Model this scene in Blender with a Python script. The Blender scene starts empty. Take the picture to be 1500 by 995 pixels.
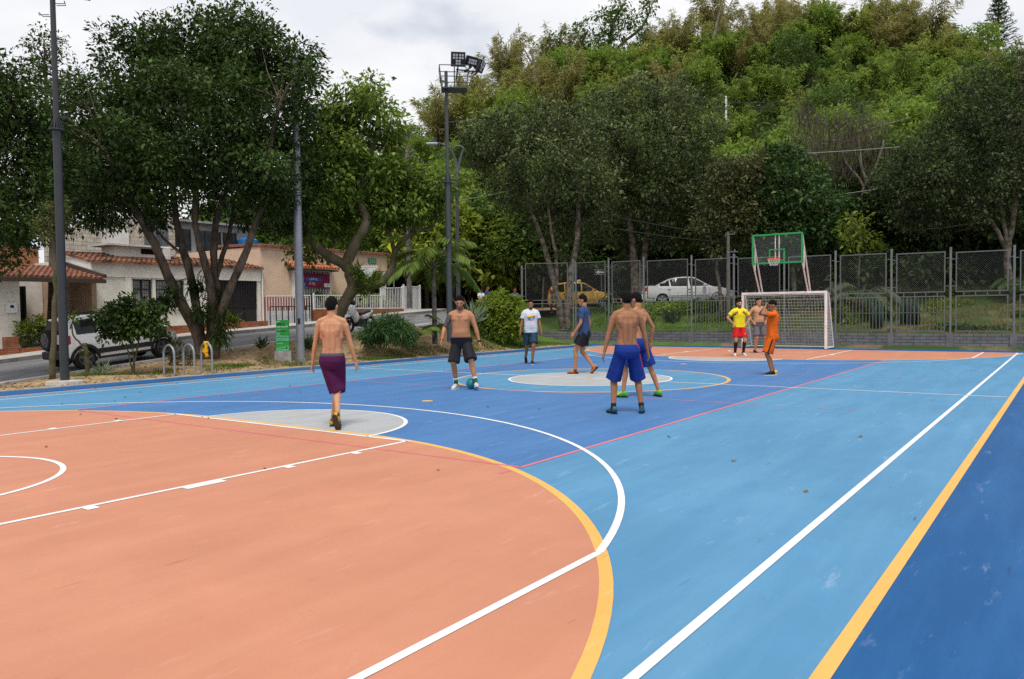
import bpy, bmesh, math, random
import numpy as np
from mathutils import Vector, Matrix

random.seed(7)
SC = bpy.context.scene
COL = SC.collection

# ------------------------------------------------------------------ camera
CAM_P = Vector((-15.520, -8.967, 1.542))
FPX = 1150.78                      # focal length in pixels of the 1500 px wide photograph
PITCH, YAW, ROLL = math.radians(2.032), math.radians(35.636), math.radians(-0.715)
_fw = Vector((math.cos(YAW) * math.cos(PITCH), math.sin(YAW) * math.cos(PITCH), -math.sin(PITCH)))
_rt = Vector((math.sin(YAW), -math.cos(YAW), 0.0))
_up = _rt.cross(_fw)
_c, _s = math.cos(ROLL), math.sin(ROLL)
RT, UP, FW = _c * _rt + _s * _up, -_s * _rt + _c * _up, _fw
cam_data = bpy.data.cameras.new("camera")
cam = bpy.data.objects.new("camera", cam_data)
COL.objects.link(cam)
cam_data.sensor_width = 36.0
cam_data.lens = FPX * 36.0 / 1500.0
cam_data.clip_start = 0.1
cam_data.clip_end = 2000.0
cam.matrix_world = Matrix(((RT.x, UP.x, -FW.x, CAM_P.x), (RT.y, UP.y, -FW.y, CAM_P.y),
                           (RT.z, UP.z, -FW.z, CAM_P.z), (0, 0, 0, 1)))
SC.camera = cam

# ------------------------------------------------------------------ sky, sun, exposure
SUN_EL, SUN_AZ = math.radians(66), math.radians(215)     # azimuth of the sun, from +x towards +y
world = bpy.data.worlds.new("World")
SC.world = world
world.use_nodes = True
wn, wl = world.node_tree.nodes, world.node_tree.links
wn.clear()
w_out = wn.new("ShaderNodeOutputWorld")
w_bg = wn.new("ShaderNodeBackground")
w_bg.inputs["Strength"].default_value = 0.105
w_sky = wn.new("ShaderNodeTexSky")
w_sky.sky_type = 'NISHITA'
w_sky.sun_disc = False
w_sky.sun_elevation = SUN_EL
w_sky.sun_rotation = math.radians(90) - SUN_AZ
w_tc = wn.new("ShaderNodeTexCoord")
w_map = wn.new("ShaderNodeMapping")
w_map.inputs["Scale"].default_value = (1.0, 1.0, 2.2)
w_map.inputs["Location"].default_value = (0.35, 0.1, 0.0)
w_n1 = wn.new("ShaderNodeTexNoise")
w_n1.inputs["Scale"].default_value = 2.6
w_n1.inputs["Detail"].default_value = 7.0
w_n1.inputs["Roughness"].default_value = 0.52
w_r1 = wn.new("ShaderNodeValToRGB")                       # cloud cover
w_r1.color_ramp.elements[0].position = 0.22
w_r1.color_ramp.elements[1].position = 0.44
w_n2 = wn.new("ShaderNodeTexNoise")
w_n2.inputs["Scale"].default_value = 4.2
w_n2.inputs["Detail"].default_value = 6.0
w_n2.inputs["Roughness"].default_value = 0.55
w_r2 = wn.new("ShaderNodeValToRGB")                       # bright and grey parts of the cloud
w_r2.color_ramp.elements[0].position = 0.36
w_r2.color_ramp.elements[0].color = (7.5, 7.75, 8.3, 1)
w_r2.color_ramp.elements[1].position = 0.62
w_r2.color_ramp.elements[1].color = (9.0, 9.0, 9.1, 1)
w_mix = wn.new("ShaderNodeMixRGB")
for a, b in ((w_tc.outputs["Generated"], w_map.inputs["Vector"]), (w_map.outputs[0], w_n1.inputs["Vector"]),
             (w_map.outputs[0], w_n2.inputs["Vector"]), (w_n1.outputs["Fac"], w_r1.inputs[0]),
             (w_n2.outputs["Fac"], w_r2.inputs[0]), (w_r1.outputs[0], w_mix.inputs[0]),
             (w_sky.outputs[0], w_mix.inputs[1]), (w_r2.outputs[0], w_mix.inputs[2]),
             (w_mix.outputs[0], w_bg.inputs["Color"]), (w_bg.outputs[0], w_out.inputs[0])):
    wl.new(a, b)
sun_d = bpy.data.lights.new("sun", 'SUN')
sun_d.energy = 2.6
sun_d.angle = math.radians(16)
sun_d.color = (1.0, 0.96, 0.9)
sun = bpy.data.objects.new("sun", sun_d)
COL.objects.link(sun)
_sd = Vector((math.cos(SUN_EL) * math.cos(SUN_AZ), math.cos(SUN_EL) * math.sin(SUN_AZ), math.sin(SUN_EL)))
sun.rotation_euler = _sd.to_track_quat('Z', 'Y').to_euler()
sun.location = _sd * 60

SC.view_settings.view_transform = 'Standard'
SC.view_settings.look = 'None'
SC.view_settings.exposure = 0.08
SC.view_settings.gamma = 1.0
SC.view_settings.use_curve_mapping = False
SC.render.engine = 'CYCLES'
SC.cycles.max_bounces = 5
SC.cycles.diffuse_bounces = 2
SC.cycles.glossy_bounces = 3
SC.cycles.transmission_bounces = 4
SC.cycles.use_denoising = False
SC.cycles.use_adaptive_sampling = False
SC.cycles.sample_clamp_indirect = 4.0
world.cycles.sampling_method = 'MANUAL'
world.cycles.sample_map_resolution = 512

# ------------------------------------------------------------------ helpers
def ray(u, v):
    return FW + RT * ((u - 750) / FPX) + UP * ((497.5 - v) / FPX)

def at(u, v, d):
    """A world point seen in direction (u, v) of the photograph at depth d metres."""
    return CAM_P + ray(u, v) * d

def at_y(u, v, y):
    r = ray(u, v)
    return CAM_P + r * ((y - CAM_P.y) / r.y)

def st(s, t, z=0.0):
    """A point s metres ahead of the camera and t metres to its right, measured on the ground plan."""
    return Vector((CAM_P.x + 0.8127 * s + 0.5827 * t, CAM_P.y + 0.5827 * s - 0.8127 * t, z))

def to_st(x, y):
    dx, dy = x - CAM_P.x, y - CAM_P.y
    return 0.8127 * dx + 0.5827 * dy, 0.5827 * dx - 0.8127 * dy

ORG = {}

def root(name, loc=(0, 0, 0), rz=0.0):
    o = bpy.data.objects.new(name, None)
    o.empty_display_size = 0.2
    COL.objects.link(o)
    o.location = loc
    o.rotation_euler = (0, 0, rz)
    ORG[o.name] = Vector(loc)
    return o

def tag(o, label=None, cat=None, group=None, kind=None):
    if label: o["label"] = label
    if cat: o["category"] = cat
    if group: o["group"] = group
    if kind: o["kind"] = kind
    return o

def thing(name, label, cat, loc=(0, 0, 0), rz=0.0, group=None):
    return tag(root(name, loc, rz), label, cat, group)

def copy_tree(o, parent=None):
    c = o.copy()
    COL.objects.link(c)
    if parent is not None:
        c.parent = parent
    for ch in [k for k in bpy.data.objects if k.parent == o]:
        copy_tree(ch, c)
    return c

def link_mesh(name, me, parent=None):
    o = bpy.data.objects.new(name, me)
    COL.objects.link(o)
    if parent is not None:
        o.parent = parent
        ORG[o.name] = ORG[parent.name]
    return o

class MB:
    """Collects shapes for ONE mesh object."""
    def __init__(self):
        self.v, self.f, self.m = [], [], []

    def add(self, vs, fs, mi=0):
        b = len(self.v)
        self.v += [tuple(p) for p in vs]
        self.f += [tuple(i + b for i in q) for q in fs]
        self.m += [mi] * len(fs)
        return self

    def box(self, x0, x1, y0, y1, z0, z1, mi=0):
        return self.hexa([(x0, y0, z0), (x1, y0, z0), (x1, y1, z0), (x0, y1, z0),
                          (x0, y0, z1), (x1, y0, z1), (x1, y1, z1), (x0, y1, z1)], mi)

    def hexa(self, p, mi=0):
        return self.add(p, [(0, 3, 2, 1), (4, 5, 6, 7), (0, 1, 5, 4), (1, 2, 6, 5), (2, 3, 7, 6), (3, 0, 4, 7)], mi)

    def obox(self, c, ax, ay, az, mi=0):
        """Box with centre c and three half-axis vectors."""
        c, ax, ay, az = Vector(c), Vector(ax), Vector(ay), Vector(az)
        return self.hexa([c - ax - ay - az, c + ax - ay - az, c + ax + ay - az, c - ax + ay - az,
                          c - ax - ay + az, c + ax - ay + az, c + ax + ay + az, c - ax + ay + az], mi)

    def tube(self, pts, r, n=8, mi=0, cap=True, side=None, flat=1.0):
        """Round (or flattened) tube along a polyline; r is a number or one per point."""
        pts = [Vector(p) for p in pts]
        k = len(pts)
        rs = list(r) if hasattr(r, '__len__') else [r] * k
        t0 = (pts[1] - pts[0]).normalized()
        if side is None:
            side = Vector((0, 0, 1)) if abs(t0.z) < 0.9 else Vector((1, 0, 0))
        a = (Vector(side) - t0 * t0.dot(Vector(side))).normalized()
        vs, fs = [], []
        for i, p in enumerate(pts):
            t = ((pts[i] - pts[i - 1]) if i == k - 1 else (pts[i + 1] - pts[i]) if i == 0 else (pts[i + 1] - pts[i - 1])).normalized()
            a = (a - t * t.dot(a)).normalized()
            b = t.cross(a)
            for j in range(n):
                w = 2 * math.pi * j / n
                vs.append(p + a * (rs[i] * math.cos(w)) + b * (rs[i] * flat * math.sin(w)))
        for i in range(k - 1):
            for j in range(n):
                fs.append((i * n + j, i * n + (j + 1) % n, (i + 1) * n + (j + 1) % n, (i + 1) * n + j))
        if cap:
            fs.append(tuple(reversed(range(n))))
            fs.append(tuple(range((k - 1) * n, k * n)))
        return self.add(vs, fs, mi)

    def cyl(self, a, b, r, n=12, mi=0, r2=None):
        return self.tube([a, b], [r, r if r2 is None else r2], n, mi)

    def ball(self, c, rx, ry=None, rz=None, n=12, m=8, mi=0, rot=None):
        ry = rx if ry is None else ry
        rz = rx if rz is None else rz
        c = Vector(c)
        vs = [Vector((0, 0, -rz))]
        for i in range(1, m):
            ph = -math.pi / 2 + math.pi * i / m
            for j in range(n):
                w = 2 * math.pi * j / n
                vs.append(Vector((rx * math.cos(ph) * math.cos(w), ry * math.cos(ph) * math.sin(w), rz * math.sin(ph))))
        vs.append(Vector((0, 0, rz)))
        if rot is not None:
            vs = [rot @ q for q in vs]
        vs = [q + c for q in vs]
        fs = [(0, 1 + (j + 1) % n, 1 + j) for j in range(n)]
        for i in range(m - 2):
            for j in range(n):
                fs.append((1 + i * n + j, 1 + i * n + (j + 1) % n, 1 + (i + 1) * n + (j + 1) % n, 1 + (i + 1) * n + j))
        b = 1 + (m - 2) * n
        fs += [(b + j, b + (j + 1) % n, len(vs) - 1) for j in range(n)]
        return self.add(vs, fs, mi)

    def prism(self, poly, axis, lo, hi, mi=0):
        """Extrude a 2D polygon along x, y or z from lo to hi."""
        n = len(poly)
        def P(p, h):
            return {'x': (h, p[0], p[1]), 'y': (p[0], h, p[1]), 'z': (p[0], p[1], h)}[axis]
        vs = [P(p, lo) for p in poly] + [P(p, hi) for p in poly]
        fs = [tuple(reversed(range(n))), tuple(range(n, 2 * n))]
        fs += [(i, (i + 1) % n, n + (i + 1) % n, n + i) for i in range(n)]
        return self.add(vs, fs, mi)

    def build(self, name, mats, parent=None, smooth=False, local=False, bevel=0.0, recalc=True):
        me = bpy.data.meshes.new(name)
        vs = self.v
        if parent is not None and not local:
            o0 = ORG[parent.name]
            vs = [(p[0] - o0.x, p[1] - o0.y, p[2] - o0.z) for p in vs]
        me.from_pydata(vs, [], self.f)
        if not isinstance(mats, (list, tuple)):
            mats = [mats]
        for m in mats:
            me.materials.append(m)
        if len(mats) > 1:
            me.polygons.foreach_set("material_index", self.m)
        if recalc:
            bm = bmesh.new()
            bm.from_mesh(me)
            bmesh.ops.recalc_face_normals(bm, faces=bm.faces)
            bm.to_mesh(me)
            bm.free()
        if smooth:
            me.polygons.foreach_set("use_smooth", [True] * len(me.polygons))
        me.update()
        o = link_mesh(name, me, parent)
        if bevel:
            md = o.modifiers.new("bevel", 'BEVEL')
            md.width = bevel
            md.segments = 2
            md.limit_method = 'ANGLE'
            md.angle_limit = math.radians(40)
        if smooth == 'auto':
            me.polygons.foreach_set("use_smooth", [True] * len(me.polygons))
            try:
                me.set_sharp_from_angle(angle=math.radians(38))
            except Exception:
                pass
        return o

# ------------------------------------------------------------------ materials
MATS = {}

def mat(name, color, rough=0.6, spec=0.3, metal=0.0, var=0.0, scale=6.0, color2=None, bump=0.0, bscale=40.0,
        mapscale=None, detail=4.0, lo=0.4, hi=0.6, sub=None):
    """Principled material whose colour wanders between color and color2 (or a darker tone) by noise."""
    if name in MATS:
        return MATS[name]
    m = bpy.data.materials.new(name)
    m.use_nodes = True
    nt = m.node_tree
    b = nt.nodes["Principled BSDF"]
    b.inputs["Base Color"].default_value = (*color, 1)
    b.inputs["Roughness"].default_value = rough
    b.inputs["Specular IOR Level"].default_value = spec
    b.inputs["Metallic"].default_value = metal
    tc = nt.nodes.new("ShaderNodeTexCoord")
    vec = tc.outputs["Object"]
    if mapscale:
        mp = nt.nodes.new("ShaderNodeMapping")
        mp.inputs["Scale"].default_value = mapscale
        nt.links.new(vec, mp.inputs["Vector"])
        vec = mp.outputs[0]
    if var or color2:
        n = nt.nodes.new("ShaderNodeTexNoise")
        n.inputs["Scale"].default_value = scale
        n.inputs["Detail"].default_value = detail
        n.inputs["Roughness"].default_value = 0.6
        nt.links.new(vec, n.inputs["Vector"])
        r = nt.nodes.new("ShaderNodeValToRGB")
        r.color_ramp.elements[0].position = lo
        r.color_ramp.elements[1].position = hi
        c2 = color2 if color2 else tuple(c * (1 - var) for c in color)
        r.color_ramp.elements[0].color = (*c2, 1)
        r.color_ramp.elements[1].color = (*color, 1)
        nt.links.new(n.outputs["Fac"], r.inputs[0])
        nt.links.new(r.outputs[0], b.inputs["Base Color"])
    if bump:
        n2 = nt.nodes.new("ShaderNodeTexNoise")
        n2.inputs["Scale"].default_value = bscale
        n2.inputs["Detail"].default_value = 5.0
        nt.links.new(vec, n2.inputs["Vector"])
        bp = nt.nodes.new("ShaderNodeBump")
        bp.inputs["Strength"].default_value = bump
        bp.inputs["Distance"].default_value = 0.02
        nt.links.new(n2.outputs["Fac"], bp.inputs["Height"])
        nt.links.new(bp.outputs[0], b.inputs["Normal"])
    MATS[name] = m
    return m

def leaf_mat(name, c_lo, c_hi, trans=0.25, rough=0.55, spec=0.2, patch=None):
    """Leaf material: every leaf its own tone between c_lo and c_hi, some light passing through."""
    if name in MATS:
        return MATS[name]
    m = bpy.data.materials.new(name)
    m.use_nodes = True
    nt = m.node_tree
    b = nt.nodes["Principled BSDF"]
    geo = nt.nodes.new("ShaderNodeNewGeometry")
    r = nt.nodes.new("ShaderNodeValToRGB")
    r.color_ramp.elements[0].color = (*c_lo, 1)
    r.color_ramp.elements[1].color = (*c_hi, 1)
    tc = nt.nodes.new("ShaderNodeTexCoord")
    n = nt.nodes.new("ShaderNodeTexNoise")
    n.inputs["Scale"].default_value = 0.7
    n.inputs["Detail"].default_value = 2.0
    nt.links.new(tc.outputs["Object"], n.inputs["Vector"])
    mx = nt.nodes.new("ShaderNodeMath")
    mx.operation = 'MULTIPLY_ADD'
    mx.inputs[1].default_value = 0.55
    nt.links.new(geo.outputs["Random Per Island"], mx.inputs[0])
    sc = nt.nodes.new("ShaderNodeMath")
    sc.operation = 'MULTIPLY_ADD'
    sc.inputs[1].default_value = 1.6
    sc.inputs[2].default_value = -0.55
    nt.links.new(n.outputs["Fac"], sc.inputs[0])
    nt.links.new(sc.outputs[0], mx.inputs[2])
    nt.links.new(mx.outputs[0], r.inputs[0])
    nt.links.new(r.outputs[0], b.inputs["Base Color"])
    b.inputs["Roughness"].default_value = rough
    b.inputs["Specular IOR Level"].default_value = spec
    t = nt.nodes.new("ShaderNodeBsdfTranslucent")
    nt.links.new(r.outputs[0], t.inputs["Color"])
    mix = nt.nodes.new("ShaderNodeMixShader")
    mix.inputs[0].default_value = trans
    nt.links.new(b.outputs[0], mix.inputs[1])
    nt.links.new(t.outputs[0], mix.inputs[2])
    nt.links.new(mix.outputs[0], nt.nodes["Material Output"].inputs["Surface"])
    MATS[name] = m
    return m

def brick_mat(name, c1, c2, mortar, bw, bh, msize=0.012, axis='xz', rough=0.85, bump=0.5):
    """Brick courses measured in metres; axis picks the plane of the wall."""
    if name in MATS:
        return MATS[name]
    m = bpy.data.materials.new(name)
    m.use_nodes = True
    nt = m.node_tree
    b = nt.nodes["Principled BSDF"]
    b.inputs["Roughness"].default_value = rough
    b.inputs["Specular IOR Level"].default_value = 0.2
    tc = nt.nodes.new("ShaderNodeTexCoord")
    sep = nt.nodes.new("ShaderNodeSeparateXYZ")
    com = nt.nodes.new("ShaderNodeCombineXYZ")
    nt.links.new(tc.outputs["Object"], sep.inputs[0])
    nt.links.new(sep.outputs[{'x': 0, 'y': 1}[axis[0]]], com.inputs[0])
    nt.links.new(sep.outputs[2], com.inputs[1])
    br = nt.nodes.new("ShaderNodeTexBrick")
    br.inputs["Scale"].default_value = 1.0
    br.inputs["Brick Width"].default_value = bw
    br.inputs["Row Height"].default_value = bh
    br.inputs["Mortar Size"].default_value = msize
    br.inputs["Mortar Smooth"].default_value = 0.2
    br.inputs["Bias"].default_value = 0.0
    br.inputs["Color1"].default_value = (*c1, 1)
    br.inputs["Color2"].default_value = (*c2, 1)
    br.inputs["Mortar"].default_value = (*mortar, 1)
    nt.links.new(com.outputs[0], br.inputs["Vector"])
    n = nt.nodes.new("ShaderNodeTexNoise")
    n.inputs["Scale"].default_value = 3.0
    n.inputs["Detail"].default_value = 6.0
    nt.links.new(tc.outputs["Object"], n.inputs["Vector"])
    mr = nt.nodes.new("ShaderNodeMapRange")
    mr.inputs["From Min"].default_value = 0.3
    mr.inputs["From Max"].default_value = 0.7
    mr.inputs["To Min"].default_value = 0.72
    mr.inputs["To Max"].default_value = 1.1
    nt.links.new(n.outputs["Fac"], mr.inputs[0])
    mu = nt.nodes.new("ShaderNodeMixRGB")
    mu.blend_type = 'MULTIPLY'
    mu.inputs[0].default_value = 1.0
    nt.links.new(br.outputs["Color"], mu.inputs[1])
    nt.links.new(mr.outputs[0], mu.inputs[2])
    nt.links.new(mu.outputs[0], b.inputs["Base Color"])
    bp = nt.nodes.new("ShaderNodeBump")
    bp.inputs["Strength"].default_value = bump
    bp.inputs["Distance"].default_value = 0.01
    bp.invert = True
    nt.links.new(br.outputs["Fac"], bp.inputs["Height"])
    nt.links.new(bp.outputs[0], b.inputs["Normal"])
    MATS[name] = m
    return m

def court_mat(name, color, worn, amount=0.5, rough=0.62):
    """Acrylic court paint: broad cloudy tone changes, squeegee streaks, pale scuffs and dark rubber marks."""
    m = bpy.data.materials.new(name)
    m.use_nodes = True
    nt = m.node_tree
    N, L = nt.nodes, nt.links
    b = N["Principled BSDF"]
    b.inputs["Roughness"].default_value = rough
    b.inputs["Specular IOR Level"].default_value = 0.25
    tc = N.new("ShaderNodeTexCoord")
    def noise(scale, detail, mscale, rot=0.0, rg=0.6):
        mp = N.new("ShaderNodeMapping")
        mp.inputs["Scale"].default_value = mscale
        mp.inputs["Rotation"].default_value = (0, 0, rot)
        L.new(tc.outputs["Object"], mp.inputs["Vector"])
        n = N.new("ShaderNodeTexNoise")
        n.inputs["Scale"].default_value = scale
        n.inputs["Detail"].default_value = detail
        n.inputs["Roughness"].default_value = rg
        L.new(mp.outputs[0], n.inputs["Vector"])
        return n.outputs["Fac"]
    def ramp(sock, p0, p1, v0=0.0, v1=1.0):
        r = N.new("ShaderNodeMapRange")
        r.inputs["From Min"].default_value = p0
        r.inputs["From Max"].default_value = p1
        r.inputs["To Min"].default_value = v0
        r.inputs["To Max"].default_value = v1
        L.new(sock, r.inputs[0])
        return r.outputs[0]
    def mixc(fac, c1, c2):
        x = N.new("ShaderNodeMixRGB")
        L.new(fac, x.inputs[0])
        for i, c in ((1, c1), (2, c2)):
            if isinstance(c, tuple):
                x.inputs[i].default_value = (*c, 1)
            else:
                L.new(c, x.inputs[i])
        return x.outputs[0]
    dark = tuple(c * 0.85 for c in color)
    base = mixc(ramp(noise(0.55, 5, (1, 1, 1)), 0.35, 0.65), dark, color)
    base = mixc(ramp(noise(1.9, 7, (1, 1, 1), 0, .68), 0.42, 0.66, 0, 0.8), base, tuple(c * 0.86 for c in color))
    base = mixc(ramp(noise(1.1, 6, (0.35, 2.6, 1), math.radians(-52)), 0.42, 0.72, 0, 0.6 * amount), base, worn)
    fine = mixc(ramp(noise(55, 5, (1, 1, 1), 0, .75), 0.3, 0.7, 0.0, 0.26), base, tuple(c * 0.7 for c in color))
    scuff = ramp(noise(2.4, 8, (0.5, 2.2, 1), math.radians(-40), 0.72), 0.60, 0.70, 0, 0.62 * amount)
    fine = mixc(scuff, fine, tuple(0.55 * w + 0.28 for w in worn))
    skid = ramp(noise(3.1, 7, (0.45, 2.8, 1), math.radians(15), 0.7), 0.625, 0.72, 0, 0.6)
    fine = mixc(skid, fine, tuple(c * 0.45 for c in color))
    spots = ramp(noise(26, 2, (1, 1, 1)), 0.745, 0.78, 0, 0.5)
    fine = mixc(spots, fine, tuple(c * 0.35 for c in color))
    if name.startswith('line'):              # rubbed and chipped paint on the lines
        fine = mixc(ramp(noise(9, 8, (1, 1, 1), 0, .8), 0.56, 0.68, 0, 0.45), fine, tuple(c * 0.62 for c in color))
    L.new(fine, b.inputs["Base Color"])
    bp = N.new("ShaderNodeBump")
    bp.inputs["Strength"].default_value = 0.12
    bp.inputs["Distance"].default_value = 0.004
    L.new(noise(160, 3, (1, 1, 1)), bp.inputs["Height"])
    L.new(bp.outputs[0], b.inputs["Normal"])
    return m

# ------------------------------------------------------------------ leaves
def leaf_verts(P, D, U, Ln, Wd):
    """Four-cornered folded leaf blades: base points P, directions D, up vectors U."""
    D = D / (np.linalg.norm(D, axis=1, keepdims=True) + 1e-9)
    S = np.cross(D, U)
    S /= (np.linalg.norm(S, axis=1, keepdims=True) + 1e-9)
    Nn = np.cross(S, D)
    Ln = Ln[:, None]
    Wd = Wd[:, None]
    a = P
    b = P + D * Ln * 0.45 + S * Wd * 0.5 + Nn * Wd * 0.12
    c = P + D * Ln - Nn * Ln * 0.10
    d = P + D * Ln * 0.45 - S * Wd * 0.5 + Nn * Wd * 0.12
    return np.stack([a, b, c, d], axis=1).reshape(-1, 3)

def quads_mesh(name, V, mats, mi=None):
    n = len(V) // 4
    me = bpy.data.meshes.new(name)
    me.vertices.add(4 * n)
    me.vertices.foreach_set("co", np.ascontiguousarray(V, dtype=np.float32).ravel())
    me.loops.add(4 * n)
    me.loops.foreach_set("vertex_index", np.arange(4 * n, dtype=np.int32))
    me.polygons.add(n)
    me.polygons.foreach_set("loop_start", np.arange(0, 4 * n, 4, dtype=np.int32))
    for m in (mats if isinstance(mats, (list, tuple)) else [mats]):
        me.materials.append(m)
    if mi is not None:
        me.polygons.foreach_set("material_index", np.asarray(mi, dtype=np.int32))
    me.update(calc_edges=True)
    return me

def cluster_leaves(rng, C, R, per, L, W, droop=0.25, outward=None, flat=0.75, toplit_mask=None):
    """Leaves in little sprays around the points C (radius R each)."""
    M = len(C)
    idx = np.repeat(np.arange(M), per)
    n = len(idx)
    d = rng.normal(size=(n, 3))
    d /= np.linalg.norm(d, axis=1, keepdims=True)
    rad = rng.random(n) ** 0.45
    off = d * rad[:, None] * R[idx][:, None]
    off[:, 2] *= flat
    P = C[idx] + off
    if toplit_mask is not None:                       # upper leaves of outer sprays paler: top light painted into their colour
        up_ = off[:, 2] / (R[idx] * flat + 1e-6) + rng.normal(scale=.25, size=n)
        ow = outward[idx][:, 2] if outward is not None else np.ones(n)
        toplit_mask.append(((up_ > .42) & (ow > -.25) & (rng.random(n) < .75)).astype(np.int32))
    D = d + rng.normal(scale=0.55, size=(n, 3))
    D[:, 2] -= droop
    if outward is not None:
        D += outward[idx] * 0.5
    U = rng.normal(scale=0.45, size=(n, 3)) + np.array([0, 0, 1.0])
    ln = L * (0.5 + 1.0 * rng.random(n) ** 1.3)
    return leaf_verts(P, D, U, ln, ln * (W / L) * (0.8 + .4 * rng.random(n)))

def lobes_points(rng, lobes, spacing, inner=0.35):
    """Spray centres spread through a set of ellipsoid lobes, mostly near their skin."""
    pts, outs = [], []
    for (c, r) in lobes:
        c = np.array(c, float)
        r = np.array(r, float)
        area = 4 * math.pi * ((r[0] * r[1]) ** 1.6 / 3 + (r[0] * r[2]) ** 1.6 / 3 + (r[1] * r[2]) ** 1.6 / 3) ** (1 / 1.6)
        n = max(6, int(area / (spacing * spacing)))
        d = rng.normal(size=(n, 3))
        d /= np.linalg.norm(d, axis=1, keepdims=True)
        rad = np.where(rng.random(n) < inner, 0.35 + 0.5 * rng.random(n), 0.82 + 0.28 * rng.random(n))
        # uneven skin
        wob = 1 + 0.16 * np.sin(d[:, 0] * 5.1 + c[0]) * np.cos(d[:, 1] * 4.3 + c[1] * 2) + 0.10 * np.sin(d[:, 2] * 7 + c[2] * 3)
        pts.append(c + d * r * (rad * wob)[:, None])
        outs.append(d)
    return np.concatenate(pts), np.concatenate(outs)
# ================================================================== THE SETTING
def sstep(a):
    a = min(1.0, max(0.0, a))
    return a * a * (3 - 2 * a)

def lerp_table(x, xs, ys):
    return float(np.interp(x, xs, ys))

def zs(x):
    """Height of the sloping side street."""
    return lerp_table(x, [-40, -12, -6.4, -2, 1, 4.5, 7.5, 9.7, 13.5, 16, 20, 26], [-1.6, -.65, -.25, .13, .40, .66, .80, .93, 1.18, 1.38, 1.62, 1.78])

def zroad(t):
    return 1.50 + 0.018 * (t + 2.0)

HU = [-600, 300, 430, 500, 560, 620, 660, 700, 800, 900, 1000, 1150, 1300, 1400, 1500, 1700, 2200]
HZ = [5, 6, 9, 17, 21, 24.5, 26.5, 28.5, 30, 33, 34, 36, 35.5, 32.5, 27.5, 26, 20]
HF = ([-600, 380, 480, 560, 1050, 1180, 1300, 2200], [85, 80, 64, 52, 51, 42, 38.5, 36])

def hill_part(s, t):
    u = 750 + 1150 * t / max(s, 1)
    foot = lerp_table(u, *HF)
    top = lerp_table(u, HU, HZ)
    return foot, top

def G(x, y):
    s, t = to_st(x, y)
    if s < 8 and y < 9.3:
        return 0.0
    if y < 9.3 and x < 16.2:
        return 0.0
    foot, top = hill_part(s, t)
    if y >= 9.3 and x < 16.2 and s < foot:
        f = sstep((y - 9.35 - 1.9 * (1 - sstep((x - 1.5) / 2.5))) / (2.4 + 4.0 * sstep((x - 9.5) / 4.5)))
        z = zs(x) * f
        if y < 14.4:
            z += 0.06 * math.sin(x * 1.7 + y) * sstep((y - 9.4) / 1.0) * sstep((14.4 - y) / 1.0)
            z += 0.18 * math.exp(-((x - 7.0) / 1.8) ** 2 - ((y - 10.5) / 0.7) ** 2)
        if y > 21.2:
            z += 0.10
        return z
    zr = zroad(t)
    if t > 9:
        zr += 0.15 * sstep((t - 9) / 5.0)
    if s < foot:
        if y > 10.4:
            return max(zs(x) * sstep((y - 9.35) / 6.4), (0.42 + (zr - 0.42) * sstep((x - 16.2) / 5.0)) if x > 16.2 else 0)
        df = max(0.0, x - 16.2)
        wob = 0.10 * math.sin(x * 1.3) * math.cos(y * 0.9) * sstep(df / 2) * sstep((41 - s) / 2)
        return 0.42 + (zr - 0.42) * sstep(df / (5.0 + 4.5 * sstep((t - 4) / 5.0))) + wob
    a = min(1.0, (s - foot) / max(20.0, 104 - foot))
    z = zr + (top - zr) * (0.75 * a + 0.25 * a * a)
    if s > 104:
        z -= (s - 104) * 0.12
    return z + (0.9 * math.sin(x * 0.21 + 1) * math.cos(y * 0.17) * sstep((s - foot) / 12))

M_dirt = mat("dirt", (0.39, 0.265, 0.145), 0.95, 0.1, color2=(0.20, 0.145, 0.08), scale=2.2, bump=0.9, bscale=9.0, detail=9, lo=0.35, hi=0.62)
M_soil = mat("forest_soil", (0.035, 0.04, 0.018), 0.95, 0.1, color2=(0.06, 0.045, 0.025), scale=0.6, bump=0.6, bscale=4.0)
M_lawn = mat("lawn_soil", (0.075, 0.15, 0.025), 0.95, 0.1, color2=(0.085, 0.11, 0.03), scale=1.3, bump=0.8, bscale=14.0)
M_bank = mat("bank_soil", (0.19, 0.135, 0.075), 0.95, 0.1, color2=(0.045, 0.07, 0.018), scale=0.55, bump=0.8, bscale=8.0, lo=0.50, hi=0.66, detail=8)

def axis(parts):
    out = []
    for a, b, st_ in parts:
        out += list(np.arange(a, b, st_))
    out.append(parts[-1][1])
    return out

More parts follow.
